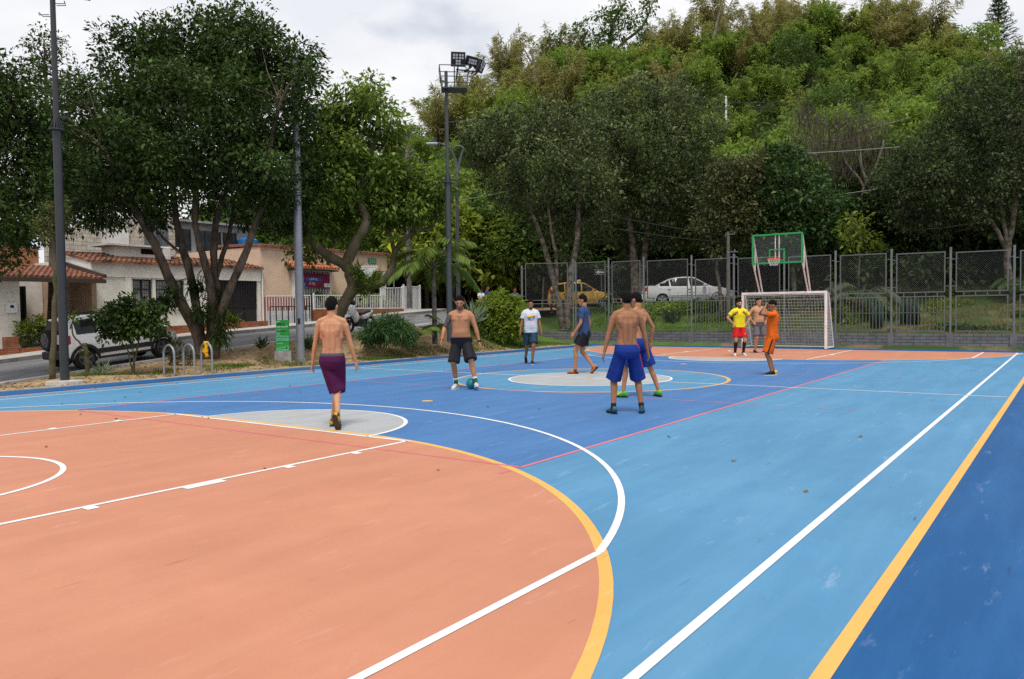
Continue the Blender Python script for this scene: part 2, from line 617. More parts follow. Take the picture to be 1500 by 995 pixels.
gx = axis([(-400, -60, 40), (-60, -20, 4), (-20, 30, 0.5), (30, 60, 2), (60, 160, 4), (160, 600, 44)])
gy = axis([(-400, -60, 40), (-60, -20, 4), (-20, 8, 1.0), (8, 9.2, 0.6), (9.2, 16, 0.3), (16, 30, 0.7), (30, 60, 2), (60, 160, 4), (160, 600, 44)])
vs, near, far = [], [], []
for yy in gy:
    for xx in gx:
        z = G(xx, yy)
        if yy < 9.3 and xx < 16.25:
            z = -0.06
        if 14.5 < yy < 21.4 and -60 < xx < 24:
            z -= 0.06
        s_, t_ = to_st(xx, yy)
        if 41.3 < s_ < 48.2 and -10 < t_ < 15:
            z -= 0.08
        vs.append((xx, yy, z))
nx = len(gx)
mi_near = []
for j in range(len(gy) - 1):
    for i in range(nx - 1):
        q = (j * nx + i, j * nx + i + 1, (j + 1) * nx + i + 1, (j + 1) * nx + i)
        cx_, cy_ = 0.5 * (gx[i] + gx[i + 1]), 0.5 * (gy[j] + gy[j + 1])
        s_, t_ = to_st(cx_, cy_)
        foot, _t = hill_part(s_, t_)
        if s_ > foot:
            far.append(q)
        else:
            near.append(q)
            if cx_ > 16.1 and cy_ < 10.6:
                mi_near.append(1 if t_ < 9 else 2)
            elif cy_ < 14.5 and cx_ > 10.2 and cy_ > 9.8:
                mi_near.append(1)
            elif cy_ > 21.5:
                mi_near.append(2)
            else:
                mi_near.append(0)
def grid_obj(name, faces, mats, mis=None):
    me = bpy.data.meshes.new(name)
    used = sorted({i for q in faces for i in q})
    mp = {k: n for n, k in enumerate(used)}
    me.from_pydata([vs[k] for k in used], [], [tuple(mp[i] for i in q) for q in faces])
    for m in mats:
        me.materials.append(m)
    if mis:
        me.polygons.foreach_set("material_index", mis)
    me.polygons.foreach_set("use_smooth", [True] * len(me.polygons))
    return tag(link_mesh(name, me), kind="structure")
grid_obj("ground", near, [M_dirt, M_lawn, M_bank], mi_near)
grid_obj("hill", far, [M_soil])

# ------------------------------------------------------------------ court
HL, HW = 14.62, 7.475
C_ORANGE, C_LIGHT, C_DARK, C_MID, C_GREY = (0.540, 0.226, 0.136), (0.083, 0.252, 0.435), (0.007, 0.084, 0.252), (0.060, 0.172, 0.395), (0.38, 0.395, 0.405)
M_or = court_mat("court_orange", C_ORANGE, (0.60, 0.29, 0.19), 0.5)
M_li = court_mat("court_light_blue", C_LIGHT, (0.16, 0.35, 0.53), 0.6)
M_da = court_mat("court_dark_blue", C_DARK, (0.045, 0.19, 0.42), 0.5)
M_mi = court_mat("court_mid_blue", C_MID, (0.12, 0.27, 0.53), 0.5)
M_gr = court_mat("court_grey", C_GREY, (0.55, 0.58, 0.61), 0.5)
M_wh = court_mat("line_white", (0.80, 0.80, 0.79), (0.58, 0.59, 0.60), 0.7)
M_ye = court_mat("line_yellow", (0.77, 0.43, 0.105), (0.70, 0.42, 0.15), 0.7)
M_pk = court_mat("line_pink", (0.66, 0.17, 0.22), (0.62, 0.30, 0.34), 0.6)
M_pf = court_mat("line_pink_faded", (0.44, 0.20, 0.36), (0.30, 0.30, 0.50), 0.9)

def flat(name, polys, m, z):
    mb = MB()
    for p in polys:
        mb.add([(a, b, z) for a, b in p], [tuple(range(len(p)))])
    return tag(mb.build(name, m), kind="structure")

def rect(x0, x1, y0, y1):
    return [(x0, y0), (x1, y0), (x1, y1), (x0, y1)]

def arc_pts(cx, cy, r, a0, a1, n=64):
    return [(cx + r * math.cos(math.radians(a0 + (a1 - a0) * i / n)), cy + r * math.sin(math.radians(a0 + (a1 - a0) * i / n))) for i in range(n + 1)]

def band(path, w, closed=False):
    """Quads of a painted line of width w along a path."""
    k = len(path)
    L_, R_ = [], []
    for i in range(k):
        a = path[i - 1] if (i > 0 or closed) else path[i]
        b = path[(i + 1) % k] if (i < k - 1 or closed) else path[i]
        dx, dy = b[0] - a[0], b[1] - a[1]
        l = math.hypot(dx, dy) or 1
        n = (-dy / l * w / 2, dx / l * w / 2)
        L_.append((path[i][0] + n[0], path[i][1] + n[1]))
        R_.append((path[i][0] - n[0], path[i][1] - n[1]))
    return [[L_[i], R_[i], R_[(i + 1) % k], L_[(i + 1) % k]] for i in range(k if closed else k - 1)]

def d_area(sg, r):
    """Futsal penalty area outline at one end (sg = -1 near, +1 far)."""
    p = arc_pts(0, 0, r, 90, 0, 40)
    pts = [(a, b + 1.5) for a, b in p] + [(a, -b - 1.5) for a, b in reversed(p)]
    return [(sg * (HL - a), b) for a, b in pts]

def mir(pts):
    return [(-a, b) for a, b in pts]

Z = 0.0
flat("court_surface", [rect(-30, 16.12, -24, 9.25)], M_da, 0.0)
flat("court_playing_area", [rect(-HL, HL, -8.12, 8.12)], M_li, 0.0006)
flat("court_volleyball_area", [rect(-9.2, 9.2, -4.53, 4.53)], M_mi, 0.0013)
flat("court_penalty_areas", [d_area(-1, 6.14), d_area(1, 6.14)], M_or, 0.0019)
flat("court_center_circle", [arc_pts(0, 0, 3.08, 0, 360, 96)[:-1]], M_li, 0.0019)
FT = 8.63
half = arc_pts(-FT, 0, 1.8, -90, 90, 48)
flat("court_grey_zones", [half, mir(half), arc_pts(0, 0, 1.84, 0, 360, 96)[:-1]], M_gr, 0.0025)
ywl = []
for yy in (-8.12, 8.12):
    ywl += band([(-HL - 4, yy), (16.1, yy)], 0.075)
for sg in (-1, 1):
    ywl += band(d_area(sg, 6.10), 0.08)
ywl += band(arc_pts(0, 0, 3.06, 0, 360, 96)[:-1], 0.075, True)
flat("court_yellow_lines", ywl, M_ye, 0.0031)
dots = [arc_pts(-5.29, 0.2, 0.10, 0, 360, 20)[:-1], arc_pts(5.29, 0.0, 0.10, 0, 360, 20)[:-1], arc_pts(0, 0, 0.08, 0, 360, 16)[:-1]]
flat("court_yellow_spots", dots, M_ye, 0.0053)
pk = []
for yy in (-4.53, 4.53):
    pk += band([(-9.2, yy), (9.2, yy)], 0.05)
flat("court_pink_lines", pk, M_pk, 0.0040)
flat("court_pink_end_lines", band([(-9.2, -4.5), (-9.2, 4.5)], 0.05) + band([(9.2, -4.5), (9.2, 4.5)], 0.05) + band([(-9.55, -4.53), (-9.38, -4.53)], 0.05), court_mat("line_pink_on_orange", (0.60, 0.155, 0.165), (0.60, 0.23, 0.16), 0.8), 0.0036)
pf = []
for xx in (-3.05, 3.05):
    pf += band([(xx, -4.5), (xx, 4.5)], 0.045)
    for k in range(5):
        for sg in (-1, 1):
            y0 = sg * (4.72 + 0.36 * k)
            pf += band([(xx, y0), (xx, y0 + sg * 0.16)], 0.045)
flat("court_faded_pink_lines", pf, M_pf, 0.0036)
wl_ = []
for yy in (-HW, HW):
    wl_ += band([(-HL, yy), (HL, yy)], 0.056)
wl_ += band([(0, -8.08), (0, 8.08)], 0.05)
for sg in (-1, 1):
    wl_ += band([(sg * HL, -HW), (sg * HL, HW)], 0.05)
flat("court_white_lines", wl_, M_wh, 0.0046)
wm = band(arc_pts(0, 0, 1.83, 0, 360, 96)[:-1], 0.05, True)
for sg in (-1, 1):
    o = []
    o += band([(-HL, 2.46), (-FT, 2.46)], 0.055) + band([(-HL, -2.46), (-FT, -2.46)], 0.055)
    o += band([(-FT, -2.50), (-FT, 2.50)], 0.055)
    for ys in (-1, 1):
        for (a, b) in ((-12.45, -12.35), (-11.58, -11.18), (-10.48, -10.38), (-9.57, -9.47)):
            w_ = 0.10
            o.append(rect(a, b, ys * 2.485, ys * (2.485 + w_)))
    o += band(arc_pts(-FT, 0, 1.775, -90, 90, 48), 0.055)
    bx = -HL + 1.575
    o += band(arc_pts(bx, 0, 1.45, -90, 90, 40), 0.055)
    th = math.degrees(math.asin(6.52 / 6.78))
    o += band(arc_pts(bx, 0, 6.78, -th, th, 80), 0.056)
    for ys in (-1, 1):
        o += band([(-HL, ys * 6.52), (bx + 6.78 * math.cos(math.radians(th)), ys * 6.52)], 0.056)
    if sg > 0:
        o = [mir(q) for q in o]
    wm += o
flat("court_white_markings", wm, M_wh, 0.0053)

M_conc = mat("pale_concrete", (0.46, 0.44, 0.41), 0.9, 0.2, var=0.25, scale=3.0, bump=0.4, bscale=30)
M_conc_d = mat("grey_concrete", (0.22, 0.21, 0.20), 0.9, 0.2, var=0.3, scale=3.0, bump=0.4, bscale=30)
M_asph = mat("asphalt", (0.185, 0.185, 0.19), 0.85, 0.3, color2=(0.125, 0.125, 0.13), scale=1.2, bump=0.4, bscale=60, mapscale=(0.4, 1.6, 1), detail=7)
tag(MB().box(-30, 15.2, 9.25, 9.34, -0.05, 0.022).build("court_edging", M_conc), kind="structure")

def ribbon(name, xs_, prof, m):
    """A strip that follows the street's slope: prof lists (y, height above the street)."""
    mb = MB()
    vs_, fs_ = [], []
    k = len(prof)
    for x_ in xs_:
        for (y_, h) in prof:
            vs_.append((x_, y_, zs(x_) + h))
    for i in range(len(xs_) - 1):
        for j in range(k - 1):
            fs_.append((i * k + j, (i + 1) * k + j, (i + 1) * k + j + 1, i * k + j + 1))
    mb.add(vs_, fs_)
    return tag(mb.build(name, m), kind="structure")
xsl = list(np.arange(-40, 20.1, 1.0))
ribbon("street", xsl, [(14.7, 0.0), (17.8, 0.03), (21.0, 0.0)], M_asph)
ribbon("kerb_near", [x for x in xsl if x < 11.5], [(14.45, -0.2), (14.452, 0.05), (14.70, 0.055), (14.702, -0.1)], M_conc)
ribbon("kerb_far", xsl, [(20.98, -0.1), (20.982, 0.14), (21.18, 0.145)], M_conc_d)
ribbon("pavement", xsl, [(21.182, 0.143), (22.9, 0.16), (24.6, 0.2)], M_conc)
mb = MB()
tt = [-13 + i * 1.0 for i in range(33)]
vs_, fs_ = [], []
for t_ in tt:
    for k_, s_ in enumerate((41.6, 44.6, 47.8)):
        p = st(s_, t_, zroad(t_) + 0.012 + (0.03 if k_ == 1 else 0))
        vs_.append(p)
for i in range(len(tt) - 1):
    for j in range(2):
        fs_.append((i * 3 + j, i * 3 + j + 1, (i + 1) * 3 + j + 1, (i + 1) * 3 + j))
tag(mb.add(vs_, fs_).build("cross_road", M_asph), kind="structure")
mb = MB()
mb.add([(9.6, 14.2, zs(9.6) + .012), (13.2, 11.6, 1.16), tuple(st(41.7, -10, zroad(-10) + .016)), tuple(st(41.7, -2.8, zroad(-2.8) + .016)), (20, 20.9, 1.62), (13, 20.9, zs(13) + .012)],
       [(0, 1, 3, 2), (0, 2, 4, 5)])
tag(mb.build("street_junction", M_asph), kind="structure")
# paved corner by the court
M_pave = brick_mat("paving_stones", (0.47, 0.44, 0.39), (0.40, 0.38, 0.34), (0.14, 0.13, 0.11), 0.22, 0.11, 0.02)
mb = MB()
for i in range(26):
    for j in range(5):
        x0 = -13.5 + i * 0.26 + (0.13 if j % 2 else 0)
        y0 = 9.36 + j * 0.19
        if y0 > 10.5 - 0.17 * (i - 8) * (1 if i > 8 else 0):
            continue
        mb.box(x0, x0 + 0.245, y0, y0 + 0.175, -0.1, 0.018 + 0.006 * random.random())
tag(mb.build("paving", mat("paver", (0.42, 0.40, 0.36), 0.9, 0.2, var=0.3, scale=5, bump=0.3)), kind="structure")

# ================================================================== FENCE AND WALL
M_steel = mat("galvanised_steel", (0.17, 0.185, 0.19), 0.5, 0.4, metal=0.2, var=0.2, scale=8)
M_steel_d = mat("painted_grey_steel", (0.12, 0.127, 0.13), 0.5, 0.35, var=0.15, scale=8)
M_wire = mat("dark_wire", (0.085, 0.09, 0.09), 0.55, 0.3)
M_blockx = brick_mat("grey_block_wall", (0.17, 0.172, 0.176), (0.135, 0.137, 0.142), (0.075, 0.075, 0.075), 0.42, 0.115, 0.014, 'yz')
M_pier = mat("grey_pier", (0.16, 0.162, 0.165), 0.85, 0.2, var=0.25, scale=4, bump=0.3)
WX = 16.20
FY = [10.25, 8.36, 6.60, 4.36, 2.51, 0.46, -1.48, -3.44, -5.36, -7.27, -9.2, -11.2]   # posts of the straight run
FC = (15.0, 12.35)                                                                 # last post of the short wing
wall = thing("block_wall", "low grey concrete block wall with piers under the wire fence", "wall", (WX, 0, 0))
mb = MB()
for a, b in zip(FY[:-1], FY[1:]):
    mb.box(WX, WX + 0.16, b + 0.11, a - 0.11, -0.05, 0.56)
mb.build("block_course", M_blockx, wall)
mb = MB()
for a in FY:
    mb.box(WX - 0.03, WX + 0.19, a - 0.109, a + 0.109, -0.05, 0.575)
mb.build("pier", M_pier, wall)
w2 = thing("block_wall", "short angled wing of the grey block wall beside the round bush", "wall", (WX, FY[0], 0))
dx, dy = FC[0] - WX, FC[1] - FY[0]
ln = math.hypot(dx, dy)
ex, ey = Vector((dx / ln, dy / ln, 0)), Vector((-dy / ln, dx / ln, 0))
mb = MB()
mb.obox(Vector((WX + .08, FY[0], 0.26)) + ex * (ln / 2 + .1), ex * (ln / 2 - 0.05), ey * 0.08, Vector((0, 0, 0.31)))
mb.build("block_course", M_blockx, w2)
wm_ = MB()
wm_.obox(Vector((FC[0] + .08, FC[1], 0.26)), ex * 0.11, ey * 0.11, Vector((0, 0, 0.33)))
wm_.build("pier", M_pier, w2)

def post_frame(mb, p, top, r=0.04):
    mb.cyl((p[0], p[1], 0.5), (p[0], p[1], top), r, 10)

def panel(fence, a, b, lower_bars, z0=0.66, zm=1.98, z1=3.42):
    """One bay between posts a and b: mesh above, bars or mesh below."""
    a, b = Vector((a[0], a[1], 0)), Vector((b[0], b[1], 0))
    d = (b - a).normalized()
    L_ = (b - a).length
    o, w = a + d * 0.16, L_ - 0.32
    up = Vector((0, 0, 1))
    nrm = d.cross(up)
    def bar(mb, x0, h0, x1, h1, r):
        p, q = o + d * x0 + up * h0, o + d * x1 + up * h1
        t = (q - p).normalized()
        sd = t.cross(nrm)
        mb.obox((p + q) / 2, t * ((q - p).length / 2), sd * r, nrm * r)
    fr = MB()
    for (lo, hi) in ((zm + 0.08, z1), (z0, zm - 0.08)):
        bar(fr, 0, lo, w, lo, 0.02); bar(fr, 0, hi, w, hi, 0.02)
        bar(fr, 0.02, lo + .02, 0.02, hi - .02, 0.0195); bar(fr, w - 0.02, lo + .02, w - 0.02, hi - .02, 0.0195)
    for k in range(4):
        bar(fr, w * (k + 0.7) / 4.4, zm - 0.058, w * (k + 0.7) / 4.4, zm + 0.058, 0.015)
    for h in (z0 + 0.22, zm + 0.28, z1 - 0.22):
        bar(fr, -0.14, h, -0.021, h, 0.014); bar(fr, w + 0.021, h, w + 0.14, h, 0.014)
    pf_ = fr.build("panel_frame", M_steel_d, fence)
    def mesh_fill(lo, hi):
        mb = MB()
        H_ = hi - lo
        sp, r = 0.075, 0.0021
        k = -int(H_ / sp) - 1
        while k * sp < w + H_:
            for sg in (1, -1):
                # wire x = k*sp + sg*h ; clip to the frame
                x_a = k * sp if sg > 0 else k * sp + 0.0
                pts = []
                if sg > 0:
                    h0, h1 = max(0, -x_a), min(H_, w - x_a)
                    if h1 > h0: pts = [(x_a + h0, lo + h0), (x_a + h1, lo + h1)]
                else:
                    xx = x_a
                    h0, h1 = max(0, xx - w), min(H_, xx)
                    if h1 > h0: pts = [(xx - h0, lo + h0), (xx - h1, lo + h1)]
                if pts:
                    p, q = o + d * pts[0][0] + up * pts[0][1], o + d * pts[1][0] + up * pts[1][1]
                    t = (q - p).normalized()
                    sd = t.cross(nrm)
                    vv = []
                    for e in (p, q):
                        vv += [e + sd * r, e - sd * r * .5 + nrm * r * .87, e - sd * r * .5 - nrm * r * .87]
                    mb.add(vv, [(0, 1, 4, 3), (1, 2, 5, 4), (2, 0, 3, 5)])
            k += 1
        return mb
    mesh_fill(zm + 0.10, z1 - 0.02).build("wire_mesh", M_wire, fence, recalc=False)
    if lower_bars:
        mb = MB()
        n = int(w / 0.115)
        for k in range(1, n):
            bar(mb, w * k / n, z0 + 0.021, w * k / n, zm - 0.101, 0.011)
        bar(mb, 0.04, (z0 + zm) / 2, w - 0.04, (z0 + zm) / 2, 0.011)
        mb.build("bar_grille", M_steel_d, fence)
    else:
        mesh_fill(z0 + 0.02, zm - 0.10).build("wire_mesh", M_wire, fence, recalc=False)

fence = thing("wire_fence", "tall grey sports fence of wire mesh panels and steel posts behind the goal", "fence", (WX + .08, 0, 0.5))
for k, a in enumerate(FY):
    mb = MB()
    mb.cyl((WX + 0.08, a, 0.56), (WX + 0.08, a, 3.60 + 0.022 * (a + 7)), 0.042, 10)
    if k in (0,):
        mb.cyl((WX + 0.08, a - 0.12, 0.56), (WX + 0.08, a - 0.12, 3.86), 0.035, 10)
    mb.build("post", M_steel, fence, smooth='auto')
for k in range(len(FY) - 1):
    panel(fence, (WX + .08, FY[k]), (WX + .08, FY[k + 1]), 3 <= k <= 7, z1=3.42 + 0.022 * (FY[k] + 6))
f2 = thing("wire_fence", "narrow end bay of the wire fence turned beside the round bush", "fence", (FC[0] + .08, FC[1], 0.5))
mb = MB()
mb.cyl((FC[0] + .08, FC[1], 0.56), (FC[0] + .08, FC[1], 3.72), 0.05, 10)
mb.build("post", M_steel, f2, smooth='auto')
panel(f2, (FC[0] + .08, FC[1]), (WX + .08, FY[0] + 0.1), False, z1=3.80)

# ================================================================== GOAL WITH BASKETBALL BOARD
M_gw = mat("white_goal_paint", (0.78, 0.76, 0.75), 0.45, 0.4, var=0.12, scale=4)
M_net = mat("net_cord", (0.55, 0.55, 0.54), 0.8, 0.2)
M_green = mat("green_paint", (0.01, 0.30, 0.07), 0.4, 0.5)
M_strut = mat("rusty_white_strut", (0.72, 0.66, 0.62), 0.5, 0.4, color2=(0.55, 0.30, 0.22), scale=5, lo=0.3, hi=0.45)
M_rim = mat("orange_rim", (0.80, 0.10, 0.02), 0.4, 0.5)
GX = HL - 0.02
goal = thing("football_goal", "white football goal with net and green framed basketball board on top", "goal", (GX, 0, 0.02))
mb = MB()
mb.box(GX - 0.045, GX + 0.045, 1.50, 1.59, 0.025, 2.07)
mb.build("goal_post", M_gw, goal, bevel=0.012)
mb = MB()
mb.box(GX - 0.045, GX + 0.045, -1.59, -1.50, 0.025, 2.07)
mb.build("goal_post", M_gw, goal, bevel=0.012)
mb = MB()
mb.box(GX - 0.045, GX + 0.045, -1.588, 1.588, 2.072, 2.16)
mb.build("crossbar", M_gw, goal, bevel=0.012)
mb = MB()
for ys in (-1.56, 1.56):
    mb.tube([(GX + 0.047, ys, 2.11), (GX + 0.32, ys, 2.09), (GX + 1.05, ys, 0.08)], 0.028, 8)
    mb.tube([(GX + 0.047, ys, 0.06), (GX + 1.05, ys, 0.06)], 0.026, 8)
mb.tube([(GX + 1.05, -1.53, 0.06), (GX + 1.05, 1.53, 0.06)], 0.024, 8)
mb.build("back_frame", M_gw, goal, smooth='auto')
mb = MB()
def back_pt(y, f):           # f 0 at the crossbar .. 1 at the floor of the net
    path = [(GX + 0.05, 2.07), (GX + 0.32, 2.06), (GX + 1.03, 0.10)]
    l1, l2 = 0.27, 2.02
    dd = f * (l1 + l2)
    if dd < l1:
        a = dd / l1
        return Vector((path[0][0] + (path[1][0] - path[0][0]) * a, y, path[0][1] + (path[1][1] - path[0][1]) * a - 0.03 * math.sin(math.pi * a)))
    a = (dd - l1) / l2
    sag = 0.05 * math.sin(a * math.pi) * math.cos(y * 1.1)
    return Vector((path[1][0] + (path[2][0] - path[1][0]) * a + sag, y, path[1][1] + (path[2][1] - path[1][1]) * a))
NR = 0.0042
for k in range(26):
    y = -1.5 + 3.0 * k / 25
    mb.tube([back_pt(y, f / 10) for f in range(11)], NR, 4, cap=False)
for k in range(1, 20):
    mb.tube([back_pt(-1.5 + 3.0 * j / 12, k / 19.5) for j in range(13)], NR, 4, cap=False)
for ys in (-1.54, 1.54):
    for k in range(1, 18):
        h = 2.07 * k / 18
        xr = GX + 0.32 + (1.03 - 0.32) * (2.06 - h) / 1.96
        mb.tube([(GX + 0.05, ys, h), (min(xr, GX + 1.02), ys, h)], NR, 4, cap=False)
    for k in range(1, 8):
        x = GX + 0.05 + 0.95 * k / 8
        top = 2.06 if x < GX + .32 else 2.06 - (x - GX - .32) / .71 * 1.96
        mb.tube([(x, ys, 0.08), (x, ys, top)], NR, 4, cap=False)
mb.build("goal_net", M_net, goal, recalc=False)
# board: 1.8 x 1.05 m, overhanging the court, carried by struts from the crossbar and the fence side
BX, BZ0, BZ1, BY = GX - 0.78, 3.19, 4.30, 0.93
bd = MB()
bd.box(BX, BX + 0.05, -BY, BY, BZ0, BZ0 + 0.06); bd.box(BX, BX + 0.05, -BY, BY, BZ1 - 0.06, BZ1)
bd.box(BX, BX + 0.05, -BY, -BY + 0.06, BZ0 + 0.061, BZ1 - 0.061); bd.box(BX, BX + 0.05, BY - 0.06, BY, BZ0 + 0.061, BZ1 - 0.061)
board = bd.build("backboard_frame", M_green, goal, bevel=0.006)
M_acr = bpy.data.materials.new("clear_acrylic")
M_acr.use_nodes = True
_b = M_acr.node_tree.nodes["Principled BSDF"]
_b.inputs["Base Color"].default_value = (0.25, 0.3, 0.28, 1)
_b.inputs["Roughness"].default_value = 0.08
_b.inputs["Alpha"].default_value = 0.07
mb = MB()
mb.box(BX + 0.015, BX + 0.027, -BY + 0.061, BY - 0.061, BZ0 + 0.061, BZ1 - 0.061)
mb.build("acrylic_pane", M_acr, board)
mb = MB()
for (y0, y1, z0, z1) in ((-0.29, 0.29, BZ0 + 0.10, BZ0 + 0.145), (-0.29, 0.29, BZ0 + 0.50, BZ0 + 0.545), (-0.29, -0.245, BZ0 + 0.146, BZ0 + 0.499), (0.245, 0.29, BZ0 + 0.146, BZ0 + 0.499)):
    mb.box(BX + 0.006, BX + 0.0145, y0, y1, z0, z1)
mb.build("target_square", M_green, board)
mb = MB()
for ys in (-0.90, 0.90):
    mb.tube([(BX + 0.051, ys, BZ1 - 0.05), (GX + 0.36, ys, 2.145)], 0.03, 8)
    mb.tube([(BX + 0.051, ys, BZ0 + 0.03), (GX + 0.02, ys, 2.165)], 0.03, 8)
    mb.tube([(BX + 0.28, ys, BZ1 - 0.42), (BX + 0.28, ys, BZ0 - 0.35)], 0.022, 8)
for ys in (-0.07, 0.07):
    mb.tube([(BX + 0.055, ys, BZ0 + 0.02), (BX + 0.055, ys, BZ1 - 0.02)], 0.022, 8)
mb.tube([(GX + 0.36, -1.5, 2.12), (GX + 0.36, 1.5, 2.12)], 0.025, 8)
mb.build("support_strut", M_strut, goal, smooth='auto')
RZ = BZ0 + 0.16
rim = MB()
ring = [(BX - 0.36 + 0.225 * math.cos(a), 0.225 * math.sin(a), RZ) for a in np.linspace(0, 2 * math.pi, 25)]
rim.tube(ring, 0.011, 6, cap=False)
rim.box(BX - 0.14, BX - 0.002, -0.06, 0.06, RZ - 0.05, RZ + 0.012)
rim_o = rim.build("basket_rim", M_rim, goal)
mb = MB()
for k in range(12):
    for sg in (1, -1):
        pts = []
        for i in range(6):
            f = i / 5
            a = 2 * math.pi * (k + sg * f * 1.5) / 12
            r = 0.225 - 0.10 * f
            pts.append((BX - 0.36 + r * math.cos(a), r * math.sin(a), RZ - 0.40 * f * 0.62))
        mb.tube(pts, 0.006, 4, cap=False)
mb.build("basket_net", mat("basket_cord", (0.62, 0.60, 0.58), 0.8, 0.2), rim_o, recalc=False)
# ================================================================== HOUSES ACROSS THE STREET
M_cream = mat("cream_render", (0.82, 0.78, 0.69), 0.9, 0.15, var=0.16, scale=1.4, bump=0.12, bscale=30, detail=7)
M_cream_w = mat("white_render", (0.80, 0.78, 0.74), 0.9, 0.15, var=0.2, scale=1.1, bump=0.1, bscale=30, detail=7)
M_peach = mat("peach_render", (0.74, 0.54, 0.39), 0.9, 0.15, var=0.12, scale=1.2, bump=0.12, bscale=30, detail=7)
M_rose = mat("terracotta_dado", (0.42, 0.15, 0.105), 0.85, 0.2, var=0.2, scale=3)
M_black = mat("black_iron", (0.014, 0.014, 0.016), 0.5, 0.4)
M_door = mat("dark_metal_door", (0.022, 0.020, 0.020), 0.5, 0.4, var=0.3, scale=4)
M_void = mat("dark_interior", (0.012, 0.011, 0.011), 0.95, 0.05)
M_white = mat("white_metal", (0.76, 0.76, 0.76), 0.5, 0.4, var=0.08, scale=3)
M_glass_d = mat("dark_window_glass", (0.05, 0.06, 0.07), 0.12, 0.6, var=0.4, scale=1.5)
M_curtain = mat("window_curtain", (0.42, 0.43, 0.42), 0.8, 0.2, var=0.35, scale=5, mapscale=(4, 1, 0.3))
M_tile = mat("clay_tile", (0.28, 0.12, 0.075), 0.85, 0.2, color2=(0.17, 0.075, 0.05), scale=3.5, bump=0.4, bscale=14, lo=0.36, hi=0.62)
M_tile_old = mat("weathered_clay_tile", (0.30, 0.135, 0.08), 0.9, 0.15, color2=(0.045, 0.035, 0.03), scale=2.2, bump=0.6, bscale=10, lo=0.36, hi=0.6)
M_brick_r = brick_mat("red_brick", (0.40, 0.125, 0.05), (0.30, 0.085, 0.038), (0.17, 0.09, 0.06), 0.24, 0.075, 0.012, 'xz')
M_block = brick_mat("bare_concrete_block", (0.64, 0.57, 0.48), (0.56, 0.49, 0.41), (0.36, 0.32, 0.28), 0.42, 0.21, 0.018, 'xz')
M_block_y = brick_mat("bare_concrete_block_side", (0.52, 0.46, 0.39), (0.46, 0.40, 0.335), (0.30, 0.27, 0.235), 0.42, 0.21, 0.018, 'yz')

def tile_roof(mb, x0, x1, y0, z0, y1, z1, pitch=0.22, r=0.075, rows=0.36):
    """Barrel tiles: half-round courses running from the eave (y0, z0) up to (y1, z1)."""
    L_ = math.hypot(y1 - y0, z1 - z0)
    n = max(1, int(L_ / rows))
    uy, uz = (y1 - y0) / L_, (z1 - z0) / L_
    ny, nz = -uz, uy
    if nz < 0: ny, nz = -ny, -nz
    cols = int((x1 - x0) / pitch)
    for c in range(cols):
        xc = x0 + (c + 0.5) * (x1 - x0) / cols
        for k in range(n):
            a, b = k * L_ / n, (k + 1) * L_ / n + 0.06
            lift = 0.012 * random.random()
            jx = random.uniform(-0.012, 0.012)
            vs, fs = [], []
            for (d, h) in ((a, 0.035 + lift), (b, 0.0)):
                for j in range(6):
                    w = math.pi * j / 5
                    ox, on = r * math.cos(w), r * 0.85 * math.sin(w) + h
                    vs.append((xc + jx + ox, y0 + uy * d + ny * on, z0 + uz * d + nz * on))
            fs = [(j, j + 1, 7 + j, 6 + j) for j in range(5)] + [(0, 5, 4, 3, 2, 1)]
            mb.add(vs, fs)
    mb.hexa([(x0, y0, z0 - 0.05), (x1, y0, z0 - 0.05), (x1, y1, z1 - 0.05), (x0, y1, z1 - 0.05),
             (x0, y0, z0 + 0.012), (x1, y0, z0 + 0.012), (x1, y1, z1 + 0.012), (x0, y1, z1 + 0.012)])

YF = 24.5
# ---- cream house
cream = thing("house", "cream single storey house with white barred windows and dark garage door", "house", (5.2, YF, 0.7))
mb = MB()
for (x0, x1, z0, z1) in ((1.0, 2.78, 0.3, 3.24), (3.70, 3.84, 1.92, 3.24), (5.24, 6.98, 0.3, 3.24), (2.781, 5.239, 0.3, 1.92), (9.24, 9.42, 0.3, 3.24)):
    mb.box(x0, x1, YF, YF + 0.25, z0, z1)
mb.box(1.0, 9.42, YF - 0.05, YF + 0.25, 3.242, 3.84)
mb.box(2.45, 2.70, YF - 0.04, YF - 0.001, 0.9, 3.24)
mb.box(2.72, 5.3, YF - 0.09, YF - 0.002, 1.84, 1.918)
mb.box(2.82, 3.66, YF + 0.001, YF + 0.2, 3.175, 3.241); mb.box(3.88, 5.2, YF + 0.001, YF + 0.2, 3.175, 3.241)
mb.build("wall", M_cream, cream)
mb = MB(); mb.box(1.0, 1.2, YF + 0.26, YF + 9, 0.3, 4.0); mb.box(9.25, 9.42, YF + .26, YF + 9, 0.3, 4.0); mb.box(1.2, 9.2, YF + 3, YF + 3.1, 0.3, 3.8)
mb.build("side_wall", M_cream_w, cream)
